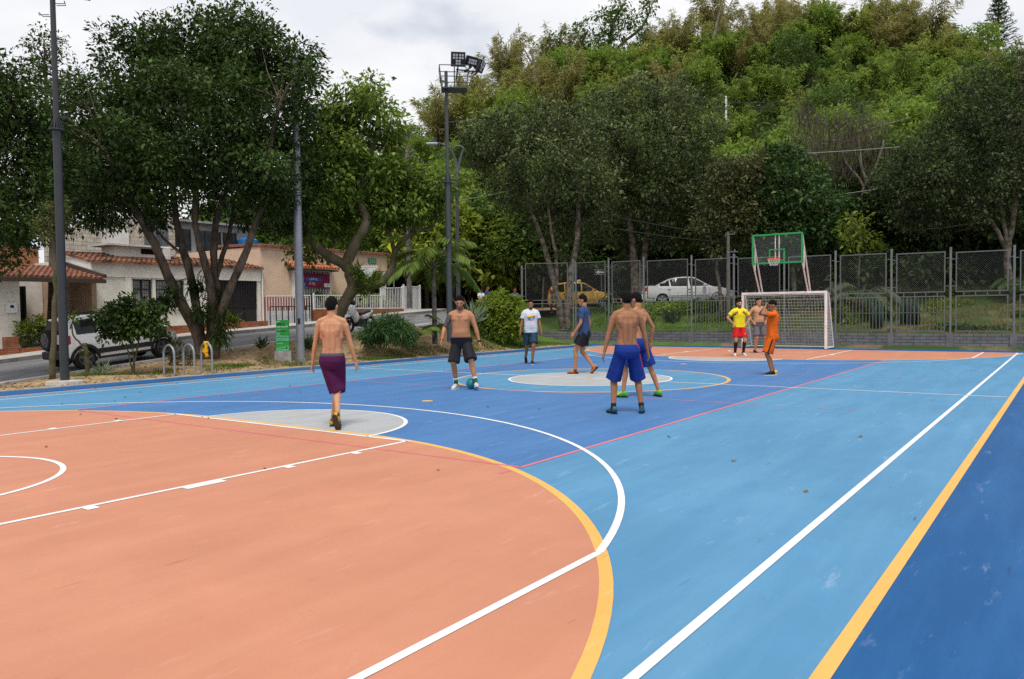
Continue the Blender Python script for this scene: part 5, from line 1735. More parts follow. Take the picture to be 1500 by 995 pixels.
for (u, v, r, n) in ((1190, 190, 26, 900), (1185, 225, 26, 900), (1215, 205, 28, 900), (1245, 195, 26, 900), (1270, 215, 28, 900), (1235, 235, 24, 700), (1205, 250, 20, 500), (1180, 165, 14, 400), (1262, 180, 20, 500), (1170, 250, 16, 300)):
    c = np.array(tuple(at(u, v, D))) - o0
    k = r * D / FPX
    Pp = c + rng.normal(scale=(k * .75, k * .75, k * .7), size=(n, 3))
    Dd = rng.normal(scale=.18, size=(n, 3)); Dd[:, 2] -= 1
    ln = 0.30 + 0.75 * rng.random(n) ** 2
    V.append(leaf_verts(Pp, Dd, rng.normal(size=(n, 3)), ln, np.full(n, .022) + .02 * rng.random(n))[:4 * (n * 6 // 10)])
link_mesh("hanging_vines", quads_mesh("hanging_vines", np.concatenate(V), LF_vine), t)

# ---- palms, yucca
def frond(mbV, o, dirv, length, rise, droop_, nl, ll, lw, rng):
    """Leaflets along an arching rib; returns rib points."""
    d = Vector(dirv).normalized()
    pts = []
    for i in range(13):
        f = i / 12
        pts.append(Vector(o) + d * (length * f) + Vector((0, 0, rise * f - droop_ * f * f)))
    P_, D_, U_, L_ = [], [], [], []
    for k in range(nl):
        f = 0.12 + 0.88 * k / nl
        i = min(11, int(f * 12))
        p = pts[i].lerp(pts[i + 1], f * 12 - i)
        tan = (pts[i + 1] - pts[i]).normalized()
        side = tan.cross(Vector((0, 0, 1))).normalized()
        for sg in (-1, 1):
            dd = side * sg * 0.85 + tan * 0.65 + Vector((0, 0, -0.30 - .25 * f + rng.normal() * .08))
            P_.append(tuple(p)); D_.append(tuple(dd)); U_.append((0, 0, 1)); L_.append(ll * (0.55 + math.sin(math.pi * min(.95, f)) * .6))
    L_ = np.array(L_)
    mbV.append(leaf_verts(np.array(P_), np.array(D_), np.array(U_, float), L_, np.full(len(L_), lw)))
    return pts

def palm(label, base, h, nf, flen, rise, droop_, ll=.42, lw=.035, r=.07, seed=1, m=LF_palm, tilt=(0, 0), name="palm_tree", stalk=True):
    rng = np.random.default_rng(seed)
    base = Vector(base)
    t = thing(name, label, "palm", base)
    top = base + Vector((tilt[0], tilt[1], h))
    if h > 0.3:
        mb = MB(); mb.tube([base - Vector((0, 0, .1)), base.lerp(top, .4), base.lerp(top, .75), top], [r * 1.15, r, r * .95, r * .6], 10)
        mb.build("trunk", M_bark_l, t, smooth=True)
    V, ribs = [], MB()
    for k in range(nf):
        a = 2 * math.pi * (k * 0.381966) + rng.normal() * .1
        el = rng.uniform(.25, 1.0)
        pts = frond(V, top, (math.cos(a), math.sin(a), 0), flen * (0.55 + .45 * (1 - el * .5)), rise * (0.3 + 1.2 * el), droop_ * (.7 + .5 * rng.random()), 36, ll, lw, rng)
        ribs.tube(pts, [.018 * (1 - .8 * i / 12) for i in range(13)], 4, cap=False)
    o0 = np.array(tuple(base))
    link_mesh("fronds", quads_mesh("fronds", np.concatenate(V) - o0, m), t)
    ribs.build("frond_ribs", M_bark_m, t)
    return t
palm("feathery palm with a pale thin trunk left of the grey floodlight mast", at(637, 500, 28), 2.55, 17, 1.9, 1.9, 1.9, ll=.55, lw=.055, seed=3, r=.085)
palm("small palm seedling left of the feathery palm trunk", at(616, 497, 27.5), 0.12, 8, 1.0, 0.75, .7, ll=.3, lw=.03, seed=5, name="palm_seedling")
palm("small palm seedling between the palm trunk and the mast", at(650, 492, 28.2), 0.15, 7, .85, 0.9, .6, ll=.28, lw=.03, seed=6, name="palm_seedling")
palm("dull palm with arching fronds behind the fence right of the goal", at(1262, 462, 34), 0.75, 14, 1.9, 1.6, 1.9, ll=.6, lw=.035, seed=7, r=.09, m=leaf_mat("leaf_palm_dull", (.04, .07, .03), (.12, .16, .09), .2))
palm("low dark palm behind the fence at the right end", at(1498, 440, 33), 0.6, 12, 1.5, 1.1, 1.3, ll=.5, seed=8, m=LF_dark)
rng = np.random.default_rng(13)
yb = at(893, 466, 40.2)
t = thing("yucca", "yucca with long drooping blade leaves between the taxi and the sedan", "plant", yb)
mb = MB(); mb.tube([yb - Vector((0, 0, .2)), yb + Vector((0.05, 0, 1.2)), yb + Vector((0, 0, 2.2))], [.13, .10, .07], 8); mb.build("trunk", M_bark_l, t, smooth=True)
V = []
for k in range(260):
    f = k / 260
    z = 0.5 + 1.9 * f
    a = k * 2.39996
    el = -0.9 + 1.9 * f ** 1.4
    d = Vector((math.cos(a), math.sin(a), el)).normalized()
    ln = rng.uniform(.7, 1.0)
    p = np.array([[0, 0, z]])
    dd = np.array([tuple(d)])
    V.append(leaf_verts(p, dd, np.array([[0, 0, 1.]]) + rng.normal(scale=.1, size=(1, 3)), np.array([ln]), np.array([.075])))
link_mesh("blades", quads_mesh("blades", np.concatenate(V), leaf_mat("leaf_yucca", (.05, .075, .05), (.13, .18, .075), .15, .4, .5)), t)

# ---- bushes, hedges, seedlings
def bush(name, label, lobes, m, L, W, per, spacing, seed, R=.16, stems=None, cat="bush", droop=.1, bark=M_bark, inner=.3, twigs=0):
    c0 = Vector(lobes[0][0])
    base = Vector((c0.x, c0.y, min(c[2] - r[2] for c, r in lobes)))
    return tree(name, label, base, stems or [], lobes, m, bark, spacing=spacing, per=per, L=L, W=W, seed=seed, R=R, twigs=twigs, inner=inner, droop=droop, cat=cat) if stems else _bush_only(name, label, base, lobes, m, L, W, per, spacing, seed, R, cat, droop, inner)
def _bush_only(name, label, base, lobes, m, L, W, per, spacing, seed, R, cat, droop, inner):
    rng = np.random.default_rng(seed)
    t = None
    C, O = lobes_points(rng, lobes, spacing, inner)
    toplit_mask = [] if name == 'round_bush' else None
    V = cluster_leaves(rng, C - np.array(tuple(base)), R * (.7 + .6 * rng.random(len(C))), per, L, W, droop, O, toplit_mask=toplit_mask)
    o = link_mesh(name, quads_mesh(name, V, [m, TOPLIT_lime] if toplit_mask else m, toplit_mask[0] if toplit_mask else None))
    o.location = base
    ORG[o.name] = Vector(base)
    return tag(o, label, cat)
Db = 33
bush("round_bush", "dense rounded light green bush beside the end of the fence", [lob(737, 466, 30, Db, rv=28), lob(718, 460, 20, Db), lob(756, 466, 20, Db), lob(735, 445, 20, Db), lob(752, 450, 15, Db), lob(712, 472, 12, Db), lob(765, 478, 13, Db), lob(738, 482, 26, Db, rv=14), lob(724, 450, 17, Db), lob(745, 474, 28, Db - .4, rv=20)],
     leaf_mat("leaf_round_bush", (.08, .14, .014), (.40, .48, .06), .4), .135, .085, 24, .2, 51, R=.17)
Df = 26.6
bush("feathery_bush", "dark green feathery bush in front of the white motorcycle", [lob(564, 484, 24, Df, rv=15), lob(547, 488, 18, Df, rv=13), lob(583, 486, 18, Df, rv=13), lob(568, 474, 15, Df, rv=9), lob(540, 496, 9, Df, rv=7), lob(596, 492, 10, Df, rv=8)],
     leaf_mat("leaf_feathery", (.018, .055, .014), (.10, .19, .055), .25), .24, .022, 40, .2, 52, R=.15, droop=.55)
Ds = 21.4
bush("young_tree", "small dark leafy young tree in front of the white SUV", [lob(165, 463, 22, Ds, rv=17), lob(195, 455, 24, Ds, rv=19), lob(222, 464, 20, Ds, rv=17), lob(180, 482, 20, Ds, rv=13), lob(212, 480, 18, Ds, rv=12), lob(160, 490, 10, Ds), lob(238, 482, 10, Ds), lob(150, 472, 10, Ds)],
     LF_dark, .13, .075, 20, .22, 53, R=.17, stems=[([at(196, 552, Ds), at(197, 530, Ds), at(203, 505, Ds), at(208, 470, Ds)], .035, .015), ([at(195, 545, Ds), at(188, 515, Ds), at(178, 500, Ds), at(172, 470, Ds)], .025, .012), ([at(196, 540, Ds), at(194, 505, Ds), at(195, 455, Ds)], .022, .01)], cat="tree", droop=.5, bark=M_bark_m, twigs=20)
Dp = 20.4
t = thing("pruned_stump", "pruned young trunk with one leaning shoot in front of the white SUV's rear wheel", "tree", at(127, 546, Dp))
mb = MB(); limb(mb, [at(127, 552, Dp), at(128, 530, Dp), at(126, 515, Dp), at(124, 503, Dp)], .055, .06); limb(mb, [at(125, 512, Dp), at(114, 500, Dp), at(107, 488, Dp), at(106, 465, Dp)], .03, .014)
mb.build("trunk", M_bark_m, t, smooth=True)
rng = np.random.default_rng(8)
V = cluster_leaves(rng, np.array([tuple(at(103, 462, Dp)), tuple(at(112, 464, Dp)), tuple(at(124, 512, Dp)), tuple(at(107, 472, Dp))]) - np.array(tuple(ORG[t.name])), np.array([.12, .12, .08, .1]), 16, .16, .06)
link_mesh("leaves", quads_mesh("leaves", V, LF_green), t)
def spiky(label, c, n, ln, w, m, seed, name="spiky_plant", up=.9):
    rng = np.random.default_rng(seed)
    D = rng.normal(scale=.6, size=(n, 3)); D[:, 2] = up * (.4 + rng.random(n))
    V = leaf_verts(rng.normal(scale=.05, size=(n, 3)), D, rng.normal(size=(n, 3)), ln * (.6 + .6 * rng.random(n)), np.full(n, w))
    o = link_mesh(name, quads_mesh(name, V, m)); o.location = c; ORG[o.name] = Vector(c)
    return tag(o, label, "plant")
spiky("small pale spiky seedling between the stump and the young tree", at(152, 548, 20.6), 26, .42, .05, leaf_mat("leaf_pale", (.12, .17, .09), (.25, .31, .17), .2), 3)
spiky("dark leafy plant at the foot of the silver pole", at(453, 512, 25.4), 40, .5, .09, LF_dark, 4)
spiky("thin dark shrub beside the green sign's left side", at(384, 508, 25.2), 40, .35, .05, LF_dark, 5)
spiky("white flowered spiky plant left of the round bush", at(692, 475, 32), 60, 1.2, .09, leaf_mat("leaf_silver", (.10, .15, .08), (.30, .36, .24), .2), 6, up=.8)
spiky("tall spiky plant behind the fence near the sedan's rear wheel", at(985, 476, 38), 50, .9, .12, LF_blue, 7)
spiky("leafy shrub behind the fence below the grey sedan", at(950, 476, 38), 60, .55, .12, LF_green, 9)
for k, (u, v, lab) in enumerate(((1290, 470, "left clump of upright dark fleshy stems behind the bar fence"), (1332, 466, "right clump of upright dark fleshy stems behind the bar fence"))):
    c = at(u, v, 31.5)
    mb = MB(); rr = random.Random(k)
    for _ in range(9):
        q = c + Vector((rr.uniform(-.3, .3), rr.uniform(-.35, .35), 0)); h = rr.uniform(.4, .85)
        mb.tube([q + Vector((0, 0, -.6)), q + Vector((rr.uniform(-.03, .03), 0, h * .6)), q + Vector((rr.uniform(-.06, .06), 0, h))], [.07, .075, .03], 7)
    tag(mb.build("fleshy_plant", mat("cactus_green", (.025, .055, .035), .7, .3, var=.3), smooth=True), lab, "plant")
Dh = 39.6
bush("hedge", "clipped bright green hedge running below the parked grey sedan", [lob(920 + 14 * k, 459 - .7 * k, 13, Dh + (.2 if k % 2 else 0), rv=12) for k in range(11)] + [lob(905, 462, 12, Dh, rv=11)],
     leaf_mat("leaf_hedge", (.10, .18, .015), (.34, .48, .06), .4), .12, .07, 26, .24, 61, R=.2)
bush("hedge", "green shrubs around the fence posts left of the goal", [lob(1075, 470, 16, 37.5, rv=16), lob(1052, 474, 14, 37.5, rv=13), lob(1030, 470, 12, 37.5), lob(1092, 478, 12, 37.5)], LF_green, .14, .07, 22, .28, 62, R=.2)
bush("low_bush", "bright low mounded bush on the bare bank behind the wire panel", [lob(1385, 453, 26, 33.5, rv=13), lob(1410, 452, 24, 33.5, rv=11), lob(1440, 455, 18, 33.5, rv=8), lob(1360, 462, 18, 33.2, rv=10), lob(1340, 470, 18, 33, rv=9)],
     leaf_mat("leaf_bank_bush", (.09, .15, .015), (.32, .42, .06), .4), .11, .05, 24, .24, 63, R=.18)
bush("low_bush", "green bush behind the bar panel right of the goal", [lob(1285, 455, 15, 33, rv=13), lob(1302, 462, 14, 33, rv=11), lob(1232, 460, 12, 33.4, rv=12), lob(1250, 472, 14, 33, rv=8)], LF_green, .12, .06, 22, .26, 64, R=.18)
bush("low_bush", "tangled dark green shrubs on the bank behind the far right bays", [lob(1330 + 34 * k, 436 + 5 * (k % 2), 20, 36.5, rv=13) for k in range(6)], LF_dark2, .16, .07, 22, .34, 72, R=.24)
bush("low_bush", "tangled mid green shrubs on the bank behind the goal net", [lob(1100 + 32 * k, 446 + 6 * (k % 2), 20, 36.5, rv=15) for k in range(5)], LF_dark2, .15, .07, 22, .34, 73, R=.24)
bush("low_bush", "low dark ground plants along the wall at the far right", [lob(1420, 484, 20, 29.6, rv=5), lob(1460, 485, 18, 29.4, rv=5), lob(1385, 484, 14, 29.8, rv=5), lob(1495, 470, 14, 30, rv=12)], LF_dark, .12, .05, 20, .22, 65, R=.15)
bush("planter_shrub", "yellow green shrub in the left garden behind the brick wall", [((-2.0, 23.4, .95), (.45, .35, .4)), ((-1.3, 23.3, .85), (.4, .3, .35)), ((-1.6, 23.4, 1.3), (.3, .25, .25)), ((-.7, 23.3, .6), (.4, .3, .3))], leaf_mat("leaf_yellow_green", (.07, .11, .015), (.26, .30, .05), .3), .12, .07, 24, .2, 66, R=.15)
bush("planter_shrub", "small flowering shrub by the dark garage door", [((6.6, 23.3, 1.5), (.25, .2, .3)), ((7.1, 23.3, 1.3), (.3, .2, .2)), ((6.3, 23.3, 1.35), (.25, .2, .25))], LF_lime, .10, .05, 20, .2, 67, R=.14)
bush("planter_shrub", "bright garden plants behind the white railing of the peach house", [((12.2 + .55 * k, 23.3, 2.0 + .12 * (k % 3)), (.35, .25, .35)) for k in range(10)], LF_lime, .16, .05, 22, .24, 68, R=.18)
bush("planter_shrub", "green shrub climbing at the corner of the peach railing near the motorcycle", [((11.75, 23.1, 2.3), (.3, .25, .35)), ((11.55, 23.1, 2.0), (.25, .2, .3))], LF_dark, .13, .06, 22, .2, 69, R=.16)
bush("low_bush", "thin dry bush between the bike racks and the big tree", [lob(262, 515, 12, 23, rv=14), lob(278, 520, 10, 23, rv=12), lob(252, 522, 8, 23, rv=10)], leaf_mat("leaf_dusty", (.05, .05, .025), (.14, .13, .07), .2), .1, .03, 22, .2, 70, R=.14)
bush("low_bush", "dark green ground ferns at the foot of the round bush", [lob(715, 492, 12, 32, rv=7), lob(700, 486, 10, 32, rv=7), lob(735, 494, 14, 32.2, rv=6), lob(688, 482, 10, 32.2, rv=6)], LF_green, .14, .04, 22, .2, 71, R=.14)

# ---- grass tufts (nobody could count them)
def grass_patch(name, pts, blades, h, m, seed):
    rng = np.random.default_rng(seed)
    V = []
    for (x, y, r, n) in pts:
        rr_ = r * np.sqrt(rng.random(n)); aa = rng.random(n) * 2 * math.pi
        px, py = x + rr_ * np.cos(aa), y + rr_ * np.sin(aa)
        pz = np.array([G(a, b) for a, b in zip(px, py)])
        D = rng.normal(scale=.45, size=(n, 3)); D[:, 2] = 1
        V.append(leaf_verts(np.stack([px, py, pz - .01], 1), D, rng.normal(size=(n, 3)), h * (.5 + .8 * rng.random(n)), np.full(n, .016)))
    tag(link_mesh(name, quads_mesh(name, np.concatenate(V), m)), kind="stuff")
def gp(u, v, d): 
    q = at(u, v, d); return q.x, q.y
tufts = []
rr = random.Random(12)
for (u, v, d, r, n) in ((330, 525, 22.5, .7, 500), (345, 520, 23, .6, 400), (400, 505, 25, .5, 300), (430, 520, 24.5, .4, 250), (560, 517, 25.5, .4, 500), (583, 517, 25.8, .35, 450), (575, 512, 26.3, .3, 200), (470, 525, 24.6, .4, 200), (620, 495, 28, .6, 400),
                       (600, 505, 27, .5, 250), (690, 500, 30, .6, 500), (720, 505, 30.5, .7, 600), (745, 508, 31, .6, 500), (700, 490, 31.5, .7, 500), (655, 505, 28.5, .3, 150), (760, 500, 32, .7, 600), (160, 548, 20.6, .5, 350), (180, 543, 21.3, .5, 300), (120, 552, 20, .4, 200), (220, 540, 21.5, .4, 120), (250, 533, 22, .4, 120), (735, 497, 32.5, 1.0, 600)):
    x, y = gp(u, v, d)
    tufts.append((x, max(y, 9.5 + r), r, n))
for k in range(46):
    tufts.append((rr.uniform(9.0, 15.6), rr.uniform(10.0, 13.5), .6, 320))
grass_patch("bank_grass", tufts, 0, .11, LF_palm, 1)
lawn = []
for k in range(140):
    y = rr.uniform(3, 12); x = 16.5 + rr.uniform(0, 5.5)
    if y > 10 and x < 17: continue
    lawn.append((x, y, .55, 260))
grass_patch("lawn_grass", lawn, 0, .13, leaf_mat("lawn_blade", (.09, .17, .015), (.26, .40, .05), .4), 2)
wild = []
for k in range(170):
    wild.append((16.6 + rr.uniform(0, 6), rr.uniform(-12, 2.5), .4, 90))
grass_patch("bank_weeds", wild, 0, .15, leaf_mat("dry_grass", (.12, .10, .04), (.24, .22, .09), .2), 3)

# dry leaf litter over the dirt bank
rng = np.random.default_rng(31)
n = 2600
X = rng.uniform(-9, 11, n); Y = 9.5 + 5.0 * rng.random(n) ** 1.3
Zs = np.array([G(a, b) + .012 for a, b in zip(X, Y)])
D = rng.normal(size=(n, 3)); D[:, 2] *= .2
U = np.tile([0, 0, 1.], (n, 1)) + rng.normal(scale=.3, size=(n, 3))
tag(link_mesh("leaf_litter", quads_mesh("leaf_litter", leaf_verts(np.stack([X, Y, Zs], 1), D, U, .05 + .07 * rng.random(n), .03 + .03 * rng.random(n)), leaf_mat("litter", (.07, .045, .02), (.26, .18, .09), .1))), kind="stuff")
# ================================================================== WOODED HILLSIDE
def proto_bamboo(name, label, cat, m, seed, h=8.0, spread=2.4, n=20, group=None, per=170, L=.62, W=.12):
    rng = np.random.default_rng(seed)
    t = thing(name, label, cat, (0, 0, 0), group=group)
    V, mb = [], MB()
    for k in range(n):
        a = rng.random() * 6.283; r0 = 0.7 * rng.random(); hh = h * (0.6 + 0.45 * rng.random()); sp = spread * (0.25 + .75 * rng.random())
        da = np.array([math.cos(a), math.sin(a), 0])
        f = np.linspace(0, 1, 9)
        pts = da[None] * (r0 + sp * f[:, None] ** 2.4) + np.array([0, 0, 1])[None] * (hh * (f - 0.16 * f ** 4))[:, None]
        mb.tube([Vector(p) for p in pts], [.05 * (1 - .85 * x) for x in f], 4, cap=False)
        g = 0.22 + 0.80 * rng.random(per) ** 0.85
        base = da[None] * (r0 + sp * g[:, None] ** 2.4) + np.array([0, 0, 1])[None] * (hh * (g - 0.16 * g ** 4))[:, None]
        rad = 0.85 * (1.05 - g) + .12
        off = rng.normal(size=(per, 3)) * rad[:, None] * np.array([.62, .62, .30])
        D = off * 1.1 + da[None] * .5 + rng.normal(scale=.3, size=(per, 3)); D[:, 2] -= 0.28
        U = rng.normal(scale=.35, size=(per, 3)) + np.array([0, 0, 1.])
        ln = L * (.6 + .7 * rng.random(per))
        V.append(leaf_verts(base + off, D, U, ln, ln * (W / L)))
    link_mesh("foliage", quads_mesh("foliage", np.concatenate(V), m), t)
    mb.build("culms", M_bark_m, t)
    return t

def proto_broad(name, label, cat, m, seed, h=8.0, r=3.0, group=None, L=.36, W=.19, per=17, bark=M_bark, spacing=.85, flat_=.8):
    rng = np.random.default_rng(seed)
    lobes = [((0, 0, h * .68), (r * .8, r * .8, h * .28))]
    for k in range(9):
        a = k * 2.4 + rng.random(); q = r * (.45 + .4 * rng.random())
        lobes.append(((q * math.cos(a), q * math.sin(a), h * (.38 + .5 * rng.random())), (r * (.34 + .2 * rng.random()),) * 2 + (r * .3 * flat_ + .3,)))
    mb = [([(0, 0, -.6), (.1, 0, h * .25), (-.1, .1, h * .5), (0, 0, h * .8)], .2, .05), ([(0, 0, h * .3), (r * .3, .2, h * .5), (r * .5, .3, h * .7)], .1, .03), ([(0, 0, h * .35), (-r * .3, -.2, h * .5), (-r * .5, -.4, h * .7)], .1, .03)]
    return tree(name, label, (0, 0, 0), mb, lobes, m, bark, spacing=spacing, per=per, L=L, W=W, seed=seed, R=.6, twigs=10, inner=.2, cat=cat, group=group)

LF_fh = leaf_mat("leaf_hill_green", (.055, .115, .014), (.300, .420, .070), .42)
LF_fd = leaf_mat("leaf_hill_dark", (.024, .060, .012), (.150, .235, .048), .34)
LF_fl = leaf_mat("leaf_hill_lime", (.085, .14, .012), (.36, .42, .06), .4)
PROTO = {
    'g': [proto_bamboo("bamboo", "green feathery bamboo clump among others on the middle of the hillside", "bamboo", LF_bamboo, 100 + k, 7.5 + .6 * k, 2.2, group="green bamboo clumps on the hillside") for k in range(3)],
    'y': [proto_bamboo("bamboo", "yellowish green bamboo clump among others on the left slope of the hill", "bamboo", LF_bamboo2, 110 + k, 7.5, 2.6, group="yellowish bamboo clumps on the left slope") for k in range(2)],
    'b': [proto_bamboo("dry_bamboo", "dry brown bamboo clump along the crest of the hill", "bamboo", LF_brown, 120 + k, 9.0, 3.2, 22, group="dry brown bamboo on the hill crest", L=.7, W=.09) for k in range(2)],
    'h': [proto_broad("hill_tree", "mid green leafy tree among others on the hillside", "tree", LF_fh, 130 + k, 7.5 + k, 2.8, group="mid green trees on the hillside") for k in range(3)],
    'd': [proto_broad("hill_tree", "dark green leafy tree among others at the foot of the hill", "tree", LF_fd, 140 + k, 8.5, 3.0, group="dark trees at the foot of the hill") for k in range(2)],
    'k': [proto_broad("hill_tree", "very dark leafy tree among others with shade in its leaf colour behind the fence and goal", "tree", LF_dark, 160 + k, 7.5, 3.2, group="very dark trees behind the fence") for k in range(2)],  # darker leaf colour stands in for deep forest shade
    'l': [proto_broad("hill_tree", "light yellow green leafy tree at the foot of the hill beyond the cross road", "tree", LF_fl, 150 + k, 7.5, 2.8, group="light green trees at the foot of the hill", L=.42, W=.24) for k in range(2)],
}
USED = set()
rh = random.Random(99)
def plant(kind, s, t_, sc, dz=-0.3):
    k = rh.randrange(len(PROTO[kind]))
    pr_ = PROTO[kind][k]
    p = st(s, t_)
    z = G(p.x, p.y) + dz
    if (kind, k) in USED:
        o = copy_tree(pr_)
    else:
        o = pr_
        USED.add((kind, k))
    o.location = (p.x, p.y, z)
    o.rotation_euler = (rh.uniform(-.06, .06), rh.uniform(-.06, .06), rh.random() * 6.28)
    q = sc * rh.uniform(.82, 1.18)
    o.scale = (q * rh.uniform(.92, 1.1), q * rh.uniform(.92, 1.1), q)
    return o
count = 0
s = 53.0
row = 0
while s < 107:
    step = 4.3 + (s - 53) * 0.022
    t0 = -0.36 * s
    t_ = t0 + (row % 2) * step * .5
    while t_ < 0.70 * s:
        u = 750 + 1150 * t_ / s
        foot, top = hill_part(s, t_)
        jt, js = rh.uniform(-1.1, 1.1), rh.uniform(-1.3, 1.3)
        if s > foot + 1.5 and 330 < u < 1560:
            a = (s - foot) / (104 - foot)
            r = rh.random()
            if u < 520:
                kind = 'd' if r < .5 else 'h'
            elif a > .84 and u > 660:
                kind = 'b' if r < .5 else ('y' if r < .78 else ('h' if r < .9 else 'g'))
            elif a > .62 and u > 640 and u < 1000:
                kind = 'b' if r < .26 else ('y' if r < .66 else 'h')
            elif u < 760:
                kind = 'y' if r < .62 else ('h' if r < .85 else 'd')
            elif a > .16:
                kind = 'g' if r < .62 else ('h' if r < .86 else ('d' if r < .95 else 'y'))
            else:
                kind = 'd' if r < .6 else 'h'
            sc = .72 if kind in 'gy' else (1.02 if kind == 'b' else .66)
            if u < 640: sc *= .95
            plant(kind, s + js, t_ + jt, sc)
            count += 1
        t_ += step
    s += 5.0
    row += 1
# edge of the wood beyond the cross road and behind the fence
for u, s_, kind, sc in ((520, 55, 'd', .9), (548, 52, 'h', .9), (575, 56, 'l', .9), (600, 53, 'd', .85), (628, 50, 'l', .85), (645, 52, 'd', .95), (668, 49.5, 'l', .85), (690, 52, 'l', .95), (712, 49.6, 'l', .95), (735, 52, 'l', .95), (752, 50, 'd', .9),
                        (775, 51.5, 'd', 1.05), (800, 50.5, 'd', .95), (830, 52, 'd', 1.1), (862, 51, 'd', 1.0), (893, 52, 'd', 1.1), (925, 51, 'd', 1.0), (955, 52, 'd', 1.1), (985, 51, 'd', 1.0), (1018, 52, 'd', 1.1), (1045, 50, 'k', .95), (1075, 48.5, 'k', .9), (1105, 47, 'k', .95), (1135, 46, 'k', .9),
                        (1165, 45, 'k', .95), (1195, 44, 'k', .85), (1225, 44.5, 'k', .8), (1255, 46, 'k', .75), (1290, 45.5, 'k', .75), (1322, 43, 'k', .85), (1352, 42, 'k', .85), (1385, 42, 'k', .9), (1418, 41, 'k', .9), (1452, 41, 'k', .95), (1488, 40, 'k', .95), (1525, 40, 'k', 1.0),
                        (1085, 53, 'h', 1.0), (1120, 52, 'h', 1.0), (1150, 50, 'h', .9), (1190, 51, 'h', .85), (1240, 52, 'h', .85), (1300, 50, 'h', .8), (1350, 49, 'h', .8), (1020, 57, 'h', 1.1), (960, 57, 'h', 1.1), (700, 57, 'h', .95), (640, 58, 'h', .9), (670, 60, 'y', 1.), (610, 60, 'y', 1.)):
    plant(kind, s_, (u - 750) / 1150 * s_, sc)
    count += 1
for u, s_ in ((330, 62), (352, 59), (375, 63), (398, 60), (420, 62), (445, 60), (468, 58), (492, 57)):
    plant('d', s_, (u - 750) / 1150 * s_, 1.0)
for k in range(46):
    u = 690 + 17.5 * k + rh.uniform(-6, 6)
    s_ = rh.uniform(90, 104)
    plant(rh.choice('bbyyhg'), s_, (u - 750) / 1150 * s_, rh.uniform(.8, 1.0))
for kind in PROTO:
    for k, o in enumerate(PROTO[kind]):
        if (kind, k) not in USED:
            for c in list(o.children_recursive): bpy.data.objects.remove(c)
            bpy.data.objects.remove(o)

# dense undergrowth covering the slope
rng = np.random.default_rng(4242)
C = []
while len(C) < 5200:
    s_ = 47 + 60 * rng.random() ** 0.9
    u_ = 330 + 1230 * rng.random()
    t_ = (u_ - 750) / 1150 * s_
    foot, top = hill_part(s_, t_)
    if s_ < foot + .3: continue
    p = st(s_, t_)
    C.append((p.x, p.y, G(p.x, p.y) + .35 + 1.3 * rng.random()))
C = np.array(C)
V = cluster_leaves(rng, C, np.full(len(C), 1.05), 20, .5, .2, .2)
tag(link_mesh("undergrowth", quads_mesh("undergrowth", V, LF_fd)), kind="stuff")

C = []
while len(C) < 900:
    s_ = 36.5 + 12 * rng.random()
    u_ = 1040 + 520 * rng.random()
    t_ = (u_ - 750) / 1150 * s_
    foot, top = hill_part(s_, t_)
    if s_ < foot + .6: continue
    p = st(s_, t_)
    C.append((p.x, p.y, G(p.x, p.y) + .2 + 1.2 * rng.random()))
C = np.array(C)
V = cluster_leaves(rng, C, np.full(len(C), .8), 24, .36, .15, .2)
tag(link_mesh("shade_toned_undergrowth", quads_mesh("shade_toned_undergrowth", V, LF_dark)), kind="stuff")  # dark leaf tone paints the shade under the trees here

# marked trees of the skyline
Dk = 98.0
lobes = [lob(870, 62, 22, Dk), lob(895, 40, 20, Dk), lob(925, 25, 22, Dk, rv=10), lob(880, 18, 16, Dk, rv=9), lob(850, 45, 18, Dk, rv=10), lob(835, 78, 16, Dk, rv=9), lob(812, 62, 16, Dk, rv=7), lob(905, 70, 18, Dk), lob(940, 45, 14, Dk, rv=8), lob(950, 12, 12, Dk, rv=7), lob(880, 92, 26, Dk), lob(910, 5, 14, Dk, rv=8), lob(955, -2, 10, Dk, rv=5)]
tree("skyline_tree", "open branched dark tree standing above the hill's skyline left of centre", at(880, 150, Dk), [([at(882, 150, Dk), at(886, 110, Dk), at(892, 70, Dk), at(900, 30, Dk), at(915, 5, Dk)], .5, .12), ([at(884, 120, Dk), at(865, 95, Dk), at(845, 70, Dk), at(815, 62, Dk)], .28, .08), ([at(888, 95, Dk), at(910, 65, Dk), at(940, 40, Dk), at(955, 10, Dk)], .25, .08), ([at(880, 130, Dk), at(850, 110, Dk), at(830, 85, Dk)], .2, .06)],
     lobes, LF_fd, M_bark, spacing=1.25, per=22, L=.42, W=.22, seed=201, R=.95, twigs=70, inner=.2)
Dk = 100.0
for (lab, pts) in (("bare pale trunk among the brown bamboo near the left crest", [(784, 125), (782, 95), (778, 70)]), ("thin bare branch leaning out of the bamboo near the right crest", [(1030, 110), (1042, 70), (1050, 35), (1058, 5)])):
    mb = MB(); limb(mb, [at(u, v, Dk - 6) for u, v in pts], .3, .1)
    if 'left' in lab:
        limb(mb, [at(783, 100, Dk - 6), at(775, 85, Dk - 6), at(768, 72, Dk - 6)], .14, .05)
    o = mb.build("bare_trunk", MATS["dead_wood"], smooth=True); tag(o, lab, "tree")
